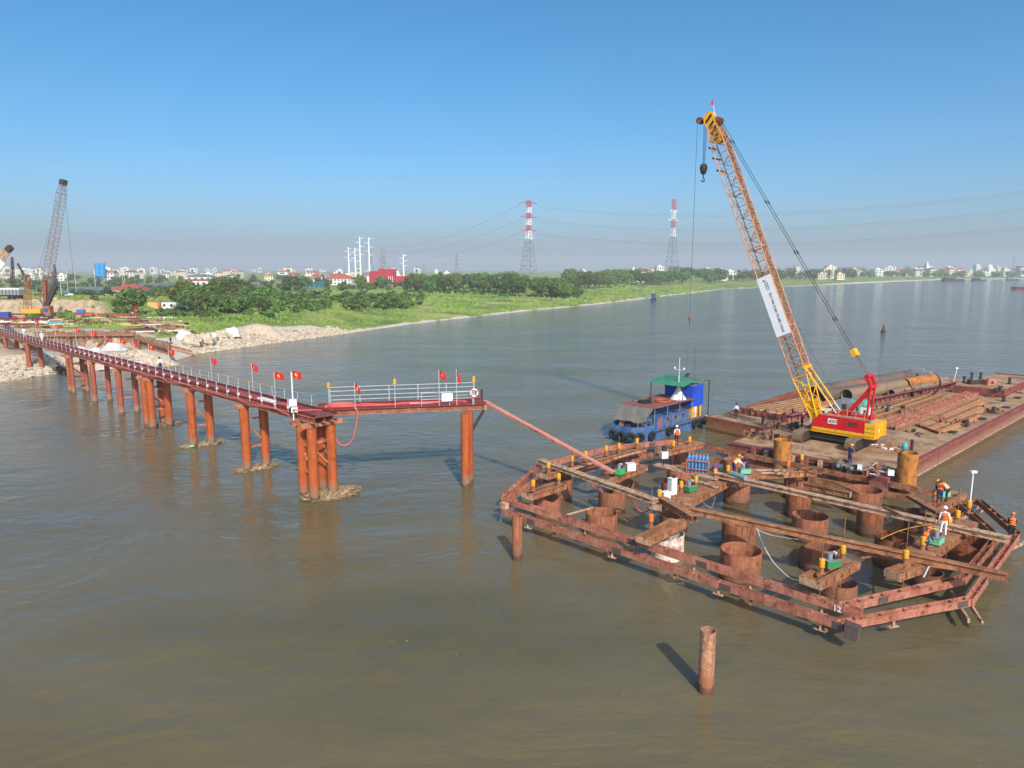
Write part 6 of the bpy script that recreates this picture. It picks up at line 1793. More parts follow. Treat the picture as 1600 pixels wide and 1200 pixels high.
# sheet pile pit
m_sheet = M('sheet_pile_rust', L(120, 100, 84), L(150, 124, 102), L(166, 122, 92), scale=0.8, rough=0.85, streak=0.7, dirt=L(90, 62, 48), dirt_amt=0.35)
sp = thing('sheet_pile_pit', 'brown sheet pile wall round a pit behind the left part of the walkway', 'retaining wall', (-88, 155, 0.5))
def sheets(a, b, z0, z1, name):
    a = V(a); b = V(b); d = (b - a).normalized(); nn = V((-d.y, d.x, 0)); ln = (b - a).length
    k = 0; vs = []; pw = 0.35
    m_ = int(ln / pw)
    rn = random.Random(int(ln * 7))
    dz = 0
    for i in range(m_ + 1):
        if i % 4 == 0: dz = rn.uniform(-0.25, 0.25)
        o = nn * (0.2 if (i // 2) % 2 else -0.2)
        p = a + d * (i * pw) + o
        vs += [V((p.x, p.y, z0)), V((p.x, p.y, z1 + dz)), V((p.x, p.y, z0)) + nn * 0.03, V((p.x, p.y, z1 + dz)) + nn * 0.03]
    fs = []
    for i in range(m_): q = i * 4; fs += [(q, q + 4, q + 5, q + 1), (q + 2, q + 3, q + 7, q + 6), (q + 1, q + 5, q + 7, q + 3)]
    MB().add(vs, fs).build(name, m_sheet, sp)
sheets((-108, 160, 0), (-86, 162, 0), 0.3, 4.6, 'sheet_wall')
sheets((-86, 162, 0), (-69.5, 144, 0), -0.6, 3.6, 'sheet_wall')
sheets((-119, 146, 0), (-108, 160, 0), 0.3, 4.8, 'sheet_wall')
sheets((-69.5, 144, 0), (-67, 139, 0), -1.2, 1.9, 'sheet_wall')
for a, b in (((-107, 159.6, 3.6), (-86.3, 161.5, 3.6)), ((-86, 161.4, 2.8), (-70, 143.9, 2.4))): MB().beam(a, b, 0.4, 0.4).build('wale', m_beam, sp)
for a, b in (((-85, 161, 3.4), (-80, 151, 1.0)), ((-100, 160, 3.4), (-98, 152, 1.0)), ((-92, 160.5, 3.4), (-90, 152, 1.0))): MB().beam(a, b, 0.35, 0.35).build('raker', m_beam, sp)
# long beams and barrels lying in the yard
for k, (a, b, mat, lb) in enumerate((((215, 507), (262, 522), m_beam_t, 'timber baulk lying along the pit edge, left'), ((228, 505), (272, 519), m_beam, 'timber baulk lying along the pit edge, middle'), ((238, 503), (285, 516), m_beam_t, 'timber baulk lying along the pit edge, right'),
                                 ((258, 541), (300, 552), m_beam, 'dark timber lying on the slope at the pit corner'), ((262, 546), (308, 556), m_beam_t, 'pale timber lying on the slope at the pit corner'))):
    a = G(*a); b = G(*b); solo(MB().beam(a + V((0, 0, 0.35)), b + V((0, 0, 0.35)), 0.5, 0.4), 'timber_baulk', mat, lb, 'timber')
m_dblue = M('tank_blue', L(30, 60, 130), L(46, 84, 160), scale=1, rough=0.6)
def lump(px, py, sx, sy, sz, mat, label, name, cat, a=0.3):
    p = G(px, py); t = thing(name, label, cat, p)
    MB().rbox(p - V((0, 0, 0.2)), sx, sy, sz, a).build('body', mat, t)
    MB().rbox(p + V((0, 0, sz - 0.196)), sx * 1.04, sy * 1.04, 0.12, a).build('cover', mat, t)
    return t
lump(3, 500, 4.0, 2.4, 2.2, m_dblue, 'blue water tank at the left edge of the works yard', 'water_tank', 'tank')
lump(127, 492, 2.2, 1.6, 1.6, M('drum_blue', L(40, 110, 190), L(60, 130, 210), scale=1), 'bright blue bin in the middle of the works yard', 'blue_bin', 'bin')
lump(145, 489, 3.2, 2.0, 0.9, M('red_orange_tarp', L(214, 84, 60), L(230, 110, 84), scale=1), 'red orange tarp heap in the works yard', 'tarp_heap', 'tarp')
lump(155, 491, 2.6, 1.5, 0.8, m_bag, 'white bags beside the red orange tarp', 'bag_heap', 'bags')
lump(226, 479, 4.6, 2.4, 1.8, m_dblue, 'dark blue container beside the plywood hut', 'container', 'container')
lump(60, 507, 5.0, 2.0, 0.9, m_bag, 'pale heap of sacks near the walkway at the left', 'bag_heap', 'bags')
lump(88, 507, 3.2, 1.8, 0.8, M('teal_sheet', L(90, 150, 170), L(120, 176, 190), scale=1), 'pale blue tarp near the walkway at the left', 'tarp_heap', 'tarp')
for k, (px, py) in enumerate(((20, 487), (15, 494), (95, 486), (100, 491), (165, 487))):
    p = G(px, py); d = V((10, -1.2 + k * 0.4, 0))
    solo(MB().beam(p - d + V((0, 0, 0.5)), p + d + V((0, 0, 0.5)), 0.9, 0.6), 'steel_section', m_girder if k < 2 else m_casing_d, ['dark red girder at the back of the yard, left edge', 'dark red girder nearest the blue tank at the left edge', 'dark girder right of the yard crane', 'second dark girder right of the yard crane', 'brown girder behind the blue bin'][k], 'girder', 'girders lying in the yard')
# white sheets stack, orange marker
m_sheetw = M('white_roofing', L(206, 208, 212), L(232, 234, 236), scale=1, rough=0.6)
p = G(170, 478); t = thing('sheet_stack', 'stack of white corrugated sheets on the grass', 'sheet stack', p)
for k in range(9):
    MB().rbox(p + V((-9 + k * 2.1, (k % 3) * 0.4 - k * 0.35, 0.05)), 1.95, 9, 0.5 + 0.12 * (k % 2), 0.35).build('sheet', m_sheetw, t)
p = G(211, 491); t = thing('orange_marker', 'big orange fabric marker standing by the yard edge', 'marker', p)
MB().tube(p, p + V((0, 0, 3.2)), 0.08, 6).build('pole', m_grey, t)
MB().ball(p + V((0.2, 0, 2.1)), 1.0, 0.35, 1.25, 10, 8, 0.35, 4).build('fabric', M('orange_fabric', L(226, 90, 54), L(240, 116, 76), scale=1), t, True)
p = G(245, 473); flag(p, 'red star flag on a pole behind the plywood hut', 4.4, 0.1, 0.1, 'flag on the bank')
# plywood hut with white cabin
p = G(250, 483); t = thing('site_hut', 'plywood hut joined to a white site cabin with small windows', 'hut', p)
m_ply = M('plywood', L(196, 156, 96), L(220, 182, 124), scale=1.2, rough=0.8)
MB().rbox(p + V((-1.6, 0, 0)), 3.4, 4, 2.6, 0.1).build('plywood_room', m_ply, t)
MB().rbox(p + V((0.6, 0, 0)), 1.0, 4.02, 2.75, 0.1).build('brown_wall', m_beam, t)
cb = MB().rbox(p + V((4.4, 0.5, 0)), 6.2, 4, 2.5, 0.1).build('white_cabin', m_sheetw, t)
MB().rbox(p + V((4.4, 0.5, 2.503)), 6.5, 4.3, 0.14, 0.1).build('cabin_roof', m_grey, t)
for q in (2.2, 4.6): MB().rbox(p + V((q + 0.2, -1.75, 1.0)), 0.8, 0.06, 0.8, 0.1).build('window', m_dark, t)
MB().rbox(p + V((-1.6, 0, 2.603)), 3.7, 4.3, 0.12, 0.1).build('hut_roof', m_beam, t)
# people on the bank
pz = G(242, 545); person(V((-75.2, 147.6, 2.6)) if False else pz, radians(160), 'person in green standing at the pit corner', 'stand', flat('olive_shirt', L(84, 120, 70)), m_darkcloth, m_hy, None)
person(G(267, 538), radians(200), 'person in dark clothes standing right of the pit corner', 'stand', m_darkcloth, m_darkcloth, None, None)

# dark pipes running down to the water under the walkway
for k, (a, b, r_, mat, lb) in enumerate((((12, 528), (99, 586), 0.6, m_dark, 'long dark pipe running down the bank under the walkway'), ((74, 546), (106, 580), 0.55, m_grey, 'short grey pipe beside the long dark pipe on the bank'))):
    a = G(*a); b = G(*b); a.z += r_ * 0.7; b.z = max(b.z, 0.0) + r_ * 0.5
    d = (b - a).normalized()
    solo(MB().lathe(a, [(r_ - 0.08, 0), (r_, 0.01), (r_, (b - a).length), (r_ - 0.08, (b - a).length + 0.01), (r_ - 0.08, 0)], 20, False, d), 'drain_pipe', mat, lb, 'pipe', smooth=True)
# loose building materials strewn over the yard
rn = random.Random(91); mb = MB(); mats_ = [m_beam_t, m_bag, m_casing_d, m_girder, m_dark, m_ply, m_dblue, m_frame]
for k in range(240):
    if k < 150: px, py = rn.uniform(0, 215), rn.uniform(484, 509)
    elif k < 200: px, py = rn.uniform(205, 300), rn.uniform(497, 520)
    else: px, py = rn.uniform(0, 120), rn.uniform(500, 514)
    p = G(px, py); mb.k = rn.choice((0, 0, 0, 1, 1, 2, 2, 4, 4, 5, 7, 3)); a = rn.uniform(-0.6, 0.6)
    if rn.random() < 0.5: mb.rbox(p, rn.uniform(0.3, 1.3), rn.uniform(0.3, 1.0), rn.uniform(0.15, 0.7), a * 4)
    else:
        d = V((cos(a), sin(a), 0)) * rn.uniform(1.5, 4); mb.beam(p - d + V((0, 0, 0.25)), p + d + V((0, 0, 0.3)), rn.uniform(0.2, 0.5), rn.uniform(0.2, 0.4))
tag(mb.build('loose_materials', mats_, None, loc=(0, 0, 0)), 'loose timber, sacks and scrap strewn over the works yard', 'building materials', kind='stuff')
# ---- dump trailer truck
p = PD(12, 468, 224); p.z = GZ(p.x, p.y); t = thing('tipper_truck', 'long grey tipper truck with a white tarp parked at the left edge', 'truck', p)
a = radians(-4); q = lambda x, y, z: V((p.x + x * cos(a) - y * sin(a), p.y + x * sin(a) + y * cos(a), p.z + z))
MB().box(-9, 5.0, -1.25, 1.25, 1.3, 3.0, q).build('trailer_body', m_grey, t)
MB().box(-8.9, 4.9, -1.15, 1.15, 3.002, 3.5, q).build('white_tarp', m_sheetw, t)
for k in range(12): MB().box(-8.6 + k * 1.15, -8.45 + k * 1.15, -1.34, -1.252, 1.3, 3.0, q).build('side_rib', m_dark, t)
MB().box(-9, 5.0, -0.5, 0.5, 0.9, 1.296, q).build('chassis', m_dark, t)
for x in (-7.5, -6.2, 1.5, 2.8, 4.1):
    for s in (-1, 1): MB().tube(q(x, s * 0.85, 0.52), q(x, s * 1.2, 0.52), 0.52, 16).build('wheel', m_black, t, True)
MB().box(-11.6, -9.1, -1.2, 1.2, 0.7, 3.3, q).build('cab', m_bblue, t)

# ---- yard cranes
def yard_crane(base, tip, wd, label, mat, body=m_yel, dens=1.6, extra=True):
    t = thing('yard_crane', label, 'crane', base)
    d = (tip - base).normalized(); side = V((0, 0, 1)).cross(d).normalized(); up = d.cross(side)
    L_ = (tip - base - V((0, 0, 2.5))).length; o0 = base + V((0, 0, 2.5)); d = (tip - o0).normalized()
    lattice(t, o0, d, side, up, 0, 4, 0.5, 0.5, wd, wd, 3, 0.1, 0.06, mat)
    lattice(t, o0, d, side, up, 4.05, L_ - 5, wd, wd, wd, wd, int((L_ - 9) / dens), 0.1, 0.06, mat)
    lattice(t, o0, d, side, up, L_ - 4.95, L_, wd, wd, wd * 0.5, wd * 0.5, 3, 0.1, 0.07, mat)
    MB().beam(o0 + d * (L_ - 1.2), o0 + d * (L_ + 0.8), wd * 0.8, wd * 0.8).build('boom_head', m_dark, t)
    h = V((d.x, d.y, 0)).normalized(); n_ = V((-h.y, h.x, 0))
    mb = MB().beam(base + V((0, 0, 2.2)) - h * 5.0, base + V((0, 0, 2.2)) + h * 1.2, 3.0, 2.0); mb.build('house', body, t)
    for q in (-1.8, 1.8): MB().beam(base + n_ * q - h * 3.2 + V((0, 0, 0.55)), base + n_ * q + h * 3.2 + V((0, 0, 0.55)), 0.9, 1.1).build('crawler', m_dark, t)
    g = base - h * 4.0 + V((0, 0, 7))
    for q in (-0.8, 0.8):
        MB().tube(base - h * 4.2 + V((0, 0, 3.2)) + n_ * q, g + n_ * q, 0.12, 6).build('gantry_leg', m_dark, t)
        MB().tube(g + n_ * q, o0 + d * (L_ - 0.6) + n_ * q * 0.5, 0.045, 5).build('pendant', m_cable, t)
    if extra:
        e = o0 + d * (L_ + 0.5); MB().tube(e, V((e.x + 0.3, e.y, base.z + 3)), 0.05, 5).build('hoist_rope', m_cable, t)
    return t
m_mauve = M('faded_mauve_boom', L(120, 96, 104), L(150, 118, 122), L(170, 128, 128), scale=1.0, rough=0.8)
b0 = PD(62, 495, 205); b0.z = GZ(b0.x, b0.y)
yc_b = PD(70, 462, 300); yc_b.z = GZ(yc_b.x, yc_b.y)
yard_crane(yc_b, PD(99, 284, 296), 2.6, 'tall mauve lattice crane rising over the works yard on the left', m_mauve, m_girder)
# piling rig with a short brown leader
t = thing('piling_rig', 'orange piling rig with a short rusty leader in the works yard', 'piling rig', b0)
MB().rbox(b0 + V((-1.5, 0, 1.1)), 5.0, 2.8, 1.3, 0.1).build('house', m_jack, t)
for q in (-1.5, 1.5): MB().rbox(b0 + V((0, q, 0)), 5.4, 0.9, 1.05, 0.1).build('crawler', m_dark, t)
ld = b0 + V((-3.4, 0, 1.0)); tp = PD(44, 432, b0.y); 
sdv = V((1, 0, 0)); 
lattice(t, ld, (V((tp.x, ld.y, tp.z + 2)) - ld).normalized(), V((0, 1, 0)), V((0, 1, 0)).cross((V((tp.x, ld.y, tp.z + 2)) - ld).normalized()), 0, 11, 1.6, 1.6, 0.9, 0.9, 8, 0.1, 0.06, m_beam, 'leader')
MB().beam(V((tp.x, ld.y, 14.2)), V((tp.x - 2.6, ld.y, 20)), 0.4, 0.4).build('jib', m_dark, t)
MB().beam(b0 + V((2.2, 0, 3.0)), b0 + V((5.5, 0, 9.0)), 1.0, 1.2).build('arm', m_dark, t)
MB().beam(b0 + V((2.0, 0, 3.0)), b0 + V((2.6, 0, 10.5)), 0.9, 0.9).build('arm', m_casing_d, t)
MB().rbox(b0 + V((3.0, -0.6, 0.4)), 2.0, 2.0, 2.8, 0.1).build('cab', m_beam, t)
MB().rbox(b0 + V((3.0, -1.66, 1.6)), 1.2, 0.06, 1.0, 0.1).build('cab_window', m_dblue, t)
# boom tip of a yellow crane cut by the left edge
yb = PD(-60, 470, 260); yb.z = GZ(yb.x, yb.y)
yard_crane(yb, PD(15, 388, 258), 2.2, 'yellow crane boom cut by the left edge of the picture', m_jack, m_jack, extra=False)
e = PD(3, 408, 257.0); f_ = PD(-8, 420, 257.0)
solo(MB().beam(f_, e, 0.2, 3.0), 'crane_sign', m_white, 'white sign board on the yellow boom at the left edge', 'sign board')
# three far small derricks
for k, (px, py, top) in enumerate(((19, 447, 402), (88, 455, 413), (85, 450, 425))):
    q = PD(px, py, 420 + 40 * k); q.z = 4.6
    tp = PD(px - (3 if k else 0), top, 420 + 40 * k)
    t = thing('derrick', ['dark thin derrick at the far left behind the truck', 'dark derrick just right of the mauve crane foot', 'small derrick behind the mauve crane foot'][k], 'derrick', q, 'small derricks behind the yard')
    lattice(t, q, (tp - q).normalized(), V((0, 1, 0)), V((0, 1, 0)).cross((tp - q).normalized()), 0, (tp - q).length, 2.0, 2.0, 0.6, 0.6, 8, 0.2, 0.12, m_dark, 'mast')
    MB().rbox(q, 3, 3, 2.4).build('base', m_dark, t)
# lamp posts
for k, (px, py, top) in enumerate(((107, 462, 418), (97, 470, 425), (120, 462, 423), (150, 455, 428), (193, 452, 424), (240, 450, 428))):
    q = G(px, py); z = H(px, top, q)
    t = thing('street_lamp', ['white double-arm street lamp right of the mauve crane', 'pale pole left of the double-arm lamp', 'pale pole right of the double-arm lamp', 'pale pole left of the blue silo', 'pale pole right of the blue silo', 'pale pole before the far white houses'][k], 'street lamp', q, 'thin pale poles of the yard road')
    MB().tube(q, V((q.x, q.y, z)), 0.14, 6).build('pole', m_galv, t)
    if k == 0:
        for s in (-1, 1): MB().tube(V((q.x, q.y, z - 0.3)), V((q.x + s * 2.6, q.y, z + 0.5)), 0.1, 6).build('arm', m_galv, t)
# ================================================================ trees
def leaf_mat(name, a, b, c):
    m, nt, bs = base_mat(name, 0.7, 0, 0.3)
    lk = nt.links.new
    g = N(nt, 'ShaderNodeNewGeometry'); oi = N(nt, 'ShaderNodeObjectInfo')
    n = N(nt, 'ShaderNodeTexNoise'); n.inputs['Scale'].default_value = 0.55; n.inputs['Detail'].default_value = 4
    lk(g.outputs['Position'], n.inputs['Vector'])
    r = ramp(nt, [a, b, c], [0.33, 0.5, 0.68]); lk(n.outputs[0], r.inputs[0])
    hs = N(nt, 'ShaderNodeHueSaturation')
    mr = N(nt, 'ShaderNodeMapRange'); mr.inputs[3].default_value = 0.66; mr.inputs[4].default_value = 1.42
    mh = N(nt, 'ShaderNodeMapRange'); mh.inputs[3].default_value = 0.462; mh.inputs[4].default_value = 0.52
    lk(oi.outputs['Random'], mr.inputs[0]); lk(oi.outputs['Random'], mh.inputs[0]); lk(mr.outputs[0], hs.inputs['Value']); lk(mh.outputs[0], hs.inputs['Hue']); lk(r.outputs[0], hs.inputs['Color'])
    lk(hs.outputs[0], bs.inputs['Base Color'])
    tr_ = N(nt, 'ShaderNodeBsdfTranslucent'); lk(hs.outputs[0], tr_.inputs[0])
    mx = N(nt, 'ShaderNodeMixShader'); mx.inputs[0].default_value = 0.25
    lk(bs.outputs[0], mx.inputs[1]); lk(tr_.outputs[0], mx.inputs[2])
    lk(mx.outputs[0], [q for q in nt.nodes if q.type == 'OUTPUT_MATERIAL'][0].inputs['Surface'])
    return m
m_leaf = leaf_mat('broadleaf', L(56, 86, 40), L(94, 126, 56), L(136, 158, 76))
m_leafy = leaf_mat('yellow_green_leaf', L(70, 92, 32), L(108, 128, 44), L(142, 152, 60))
m_ban = leaf_mat('banana_leaf', L(56, 96, 40), L(88, 128, 54), L(130, 156, 80))
m_trunk = M('bark', L(86, 72, 58), L(118, 102, 84), scale=2, rough=0.95)
def crown_mesh(seed, n_cl, n_leaf, rx, rz, z0, leaf, top=1.0):
    rn = random.Random(seed); mb = MB()
    for c in range(n_cl):
        a = rn.uniform(0, 2 * pi); el = rn.uniform(-0.55, 1.0); r = rn.uniform(0.45, 1.0)
        k = sqrt(max(0, 1 - el * el))
        cc = V((rx * r * k * cos(a), rx * r * k * sin(a), z0 + rz * (1 + el * r * top)))
        cr_ = rx * rn.uniform(0.2, 0.38)
        for l in range(n_leaf):
            d = V((rn.gauss(0, 1), rn.gauss(0, 1), rn.gauss(0, 0.8)))
            if d.length < 0.01: continue
            d = d.normalized() * cr_ * rn.random() ** 0.4
            p = cc + d
            nrm = (d.normalized() + V((rn.uniform(-0.7, 0.7), rn.uniform(-0.7, 0.7), rn.uniform(-0.2, 0.9)))).normalized()
            x = nrm.orthogonal().normalized(); y = nrm.cross(x)
            an = rn.uniform(0, pi); x, y = x * cos(an) + y * sin(an), y * cos(an) - x * sin(an)
            s = leaf * rn.uniform(0.6, 1.3)
            mb.add([p - x * s, p - y * s * 0.5, p + x * s, p + y * s * 0.5], [(0, 1, 2, 3)])
    return mb
PROTO = []
def proto_tree(seed, rx, rz, trunk, n_cl, n_leaf, leaf, mat, name):
    t = thing(name, 'x', 'tree', (0, 0, 0))
    crown_mesh(seed, n_cl, n_leaf, rx, rz, trunk, leaf).build('crown', mat, t)
    mb = MB().tube((0, 0, -0.5), (0.1, 0, trunk + rz * 0.9), 0.25, 7, 0.12)
    rn = random.Random(seed)
    for k in range(6):
        a = rn.uniform(0, 2 * pi); z = trunk * rn.uniform(0.7, 1.2); mb.tube((0.05, 0, z), (rx * 0.6 * cos(a), rx * 0.6 * sin(a), z + rz * rn.uniform(0.5, 1.1)), 0.1, 5, 0.04)
    mb.build('trunk', m_trunk, t)
    return t
PROTO = [proto_tree(1, 4.2, 3.4, 2.0, 95, 60, 0.36, m_leaf, 'broadleaf_tree'), proto_tree(2, 3.4, 4.2, 2.0, 90, 60, 0.36, m_leaf, 'broadleaf_tree'), proto_tree(3, 5.0, 3.2, 1.8, 105, 60, 0.38, m_leaf, 'broadleaf_tree'),
         proto_tree(4, 4.0, 3.6, 1.6, 90, 60, 0.36, m_leafy, 'broadleaf_tree'), proto_tree(5, 3.0, 3.0, 1.2, 74, 54, 0.33, m_leaf, 'broadleaf_tree')]
HT = [2.0 + 6.8, 2.0 + 8.4, 1.8 + 6.4, 1.6 + 7.2, 1.2 + 6.0]
usedp = set()
def tree(p, h, kind, label, group, wide=1.0):
    o = PROTO[kind]
    s = h / HT[kind]
    sc = (s * wide, s * wide, s)
    if kind not in usedp:
        usedp.add(kind); o.location = p; o.rotation_euler = (0, 0, random.uniform(0, 6)); o.scale = sc; tag(o, label, 'tree', group); return o
    c = copy_tree(o, p, random.uniform(0, 6), sc, label, group=group)
    return c
def ptree(px, py, ty, kind, label, group='trees of the left bank', wide=1.0):
    p = G(px, py); h = H(px, ty, p) - p.z
    return tree(p, max(2.0, h), kind, label, group, wide)
ptree(208, 483, 450, 4, 'lone round tree left of the plywood hut', wide=1.35)
ptree(288, 485, 440, 3, 'yellow-green tree at the left end of the big clump', wide=1.0)
ptree(308, 487, 445, 2, 'tree in the left half of the big clump')
ptree(325, 487, 448, 0, 'broad dark tree in the middle of the big clump', wide=1.1)
ptree(345, 488, 454, 1, 'darker tree in the right half of the big clump', wide=1.2)
ptree(363, 489, 455, 0, 'tree at the right end of the big clump')
ptree(380, 489, 462, 4, 'small tree right of the big clump')
ptree(395, 480, 448, 2, 'tree behind the right end of the clump')
ptree(360, 462, 432, 0, 'rounded tree behind the big clump')
ptree(420, 476, 445, 1, 'dark tree standing before the green shed', wide=1.1)
ptree(455, 455, 430, 0, 'far tree left of the green shed')
ptree(476, 452, 432, 2, 'far tree behind the green shed, left')
ptree(563, 450, 430, 3, 'yellow-green tree between the red-roofed house and the red factory')
ptree(595, 450, 432, 0, 'dark tree in front of the red factory, left part')
ptree(606, 450, 436, 4, 'small dark tree in front of the red factory, middle')
ptree(628, 479, 462, 1, 'small dark tree on the bank below the red factory', wide=1.4)
ptree(243, 470, 452, 4, 'small tree behind the plywood hut')
for k, (px, py, ty, kd, lb) in enumerate(((298, 489, 455, 0, 'front tree of the big clump, left'), (316, 490, 457, 2, 'front tree of the big clump, centre left'), (336, 490, 460, 4, 'front tree of the big clump, centre'), (354, 491, 462, 0, 'front tree of the big clump, centre right'),
                                     (372, 491, 466, 4, 'front tree of the big clump, right'), (334, 476, 440, 1, 'tall back tree of the big clump, left'), (352, 474, 436, 2, 'tall back tree of the big clump, centre'), (374, 476, 438, 0, 'tall back tree of the big clump, right'),
                                     (405, 489, 462, 0, 'dark tree low on the bank right of the clump'), (414, 480, 450, 2, 'dark tree beside the one before the green shed'), (432, 482, 458, 4, 'round tree at the left end of the thicket'))):
    ptree(px, py, ty, kd, lb, wide=1.2)
rq = random.Random(77)
for k in range(46):
    px = rq.uniform(60, 290); py = rq.uniform(453, 466)
    ptree(px, py, py - rq.uniform(8, 14), rq.choice((0, 1, 2, 4)), 'bushy tree in the green belt behind the works yard', 'trees behind the yard', rq.uniform(1.1, 1.6))
for k in range(34):
    px = rq.uniform(370, 650); py = rq.uniform(458, 470)
    ptree(px, py, max(py - rq.uniform(4, 10), 453 if px > 470 else 447), rq.choice((0, 1, 2, 4, 3)), 'bushy tree in the belt between the clump and the red factory', 'trees of the bank belt', rq.uniform(1.1, 1.7))
# shrubs
rn = random.Random(33)
mb_s = None
shp = thing('shrub', 'x', 'shrub', (0, 0, 0)); crown_mesh(9, 26, 34, 1.6, 1.0, 0.1, 0.26).build('foliage', m_leaf, shp); MB().tube((0, 0, -0.3), (0, 0, 1.0), 0.08, 5).build('stem', m_trunk, shp)
sh_first = True
def shrub(p, s, label, group):
    global sh_first
    if sh_first:
        sh_first = False; shp.location = p; shp.scale = (s, s, s); tag(shp, label, 'shrub', group); return
    copy_tree(shp, p, rn.uniform(0, 6), (s * rn.uniform(0.9, 1.4), s * rn.uniform(0.9, 1.3), s), label, group=group)
for k in range(80):
    px = rn.uniform(395, 665); py = 482 - (px - 395) * 0.03 + rn.uniform(-14, 8)
    shrub(G(px, py), rn.uniform(0.9, 1.9), 'green shrub in the thicket between the big tree clump and the red factory', 'shrubs of the bank thicket')
for k in range(26):
    px = rn.uniform(250, 430); py = rn.uniform(487, 497)
    shrub(G(px, py), rn.uniform(0.5, 1.0), 'low green shrub in the grass below the big tree clump', 'low shrubs below the clump')
for k in range(16):
    px = rn.uniform(20, 200); py = rn.uniform(476, 484)
    shrub(G(px, py), rn.uniform(0.6, 1.3), 'low green shrub at the back of the works yard', 'shrubs at the back of the yard')
# banana plants
bp_ = thing('banana_plant', 'x', 'banana plant', (0, 0, 0))
MB().tube((0, 0, -0.2), (0, 0, 2.0), 0.16, 7, 0.1).build('stem', M('banana_stem', L(120, 140, 80), L(150, 164, 100), scale=2), bp_)
mb = MB(); rb = random.Random(6)
for k in range(11):
    a = k * 2.4; up_ = rb.uniform(0.5, 1.3); ln = rb.uniform(1.6, 2.4); prev = None
    for i in range(5):
        f = i / 4; r_ = ln * 0.75 * f; z = 2.0 + ln * up_ * f * (1 - 0.62 * f); wv = 0.34 * sin(pi * (0.12 + 0.83 * f))
        c = V((r_ * cos(a), r_ * sin(a), z)); s_ = V((-sin(a), cos(a), 0)) * wv
        if prev: mb.add([prev[0] - prev[1], prev[0] + prev[1], c + s_, c - s_], [(0, 1, 2, 3)])
        prev = (c, s_)
mb.build('leaves', m_ban, bp_)
bf = True
def banana(p, s, label, group):
    global bf
    if bf: bf = False; bp_.location = p; bp_.scale = (s, s, s); tag(bp_, label, 'banana plant', group); return
    copy_tree(bp_, p, rn.uniform(0, 6), s, label, group=group)
for k in range(90):
    px = rn.uniform(650, 800); py = 456 + (px - 650) * 0.05 + rn.uniform(-3, 7)
    banana(G(px, py), rn.uniform(0.9, 1.3), 'banana plant in the plantation strip before the tree line', 'banana plants of the plantation strip')
for k in range(26):
    px = rn.uniform(425, 640); py = rn.uniform(468, 482)
    banana(G(px, py), rn.uniform(0.9, 1.4), 'banana plant scattered in the bank thicket', 'banana plants of the bank thicket')
for k in range(40):
    px = rn.uniform(880, 1010); py = 455 - (px - 880) * 0.06 + rn.uniform(-3, 4)
    banana(G(px, py), rn.uniform(0.9, 1.3), 'banana plant before the right part of the tree line', 'banana plants at the right tree line')
# tree line along the river
rn = random.Random(17)
for k in range(78):
    px = rn.uniform(640, 905); f = (px - 640) / 265
    py = 457 + 5 * f - abs(rn.gauss(0, 6)) + (5 if px > 800 else 0)
    ty = py - rn.uniform(14, 30) - (5 if 700 < px < 860 else 0)
    ptree(px, py, max(ty, 425 + rn.uniform(0, 7)), rn.choice((0, 0, 1, 2, 4, 3)), 'broadleaf tree in the dense tree line below the left tall pylon', 'trees of the near tree line', rn.uniform(1.0, 1.35))
for k in range(60):
    px = rn.uniform(890, 1135); f = (px - 890) / 245
    py = 452 - 10 * f - abs(rn.gauss(0, 5)); ty = py - rn.uniform(14, 24) + 4 * f
    ptree(px, py, max(ty, 417), rn.choice((0, 1, 2, 4, 3)), 'broadleaf tree in the tree line below the right tall pylon', 'trees of the middle tree line', rn.uniform(1.0, 1.4))
def wood(spots, label, seed):
    """far woods that read as one mass"""
    rw = random.Random(seed); mb = MB()
    for px, py, ty, wd in spots:
        p = G(px, py); h = max(3.0, H(px, ty, p) - p.z); r = h * 0.5 * wd
        sz = 0.55 + p.y * 0.0007
        for c in range(11):
            a = rw.uniform(0, 2 * pi); q = rw.random() ** 0.5
            cc = p + V((r * 0.7 * q * cos(a), r * 0.7 * q * sin(a), h * rw.uniform(0.25, 0.82)))
            for l in range(15):
                d = V((rw.gauss(0, 1), rw.gauss(0, 1), rw.gauss(0, 0.8))).normalized()
                o = cc + d * r * 0.42 * rw.random() ** 0.4
                n = (d + V((rw.uniform(-0.7, 0.7), rw.uniform(-0.7, 0.7), rw.uniform(-0.2, 0.9)))).normalized()
                x = n.orthogonal().normalized(); y = n.cross(x)
                mb.add([o - x * sz, o - y * sz * 0.6, o + x * sz, o + y * sz * 0.6], [(0, 1, 2, 3)])
        mb.tube(p - V((0, 0, 0.5)), p + V((0, 0, h * 0.5)), 0.25, 4)
    tag(mb.build('far_wood', m_leaf, None, loc=(0, 0, 0)), label, 'wood', kind='stuff')
sp_ = []
for k in range(70):
    px = rn.uniform(1120, 1345); f = (px - 1120) / 225; py = 440 - 5 * f - abs(rn.gauss(0, 3)); sp_.append((px, py, max(417, py - rn.uniform(10, 18)), rn.uniform(1.1, 1.6)))
wood(sp_, 'hazy far tree line on the bank behind the crane boom', 1)
sp_ = []
for k in range(95):
    px = rn.uniform(1330, 1610); py = 433 - abs(rn.gauss(0, 2.5)); sp_.append((px, py, py - rn.uniform(5, 12), rn.uniform(1.2, 1.8)))
wood(sp_, 'hazy far woods along the right bank of the river bend', 2)
sp_ = []
for k in range(260):
    px = rn.uniform(-20, 660); py = rn.uniform(436, 455); sp_.append((px, py, py - rn.uniform(4, 10), rn.uniform(1.2, 1.8)))
wood(sp_, 'far hazy greenery between the houses of the left town', 3)

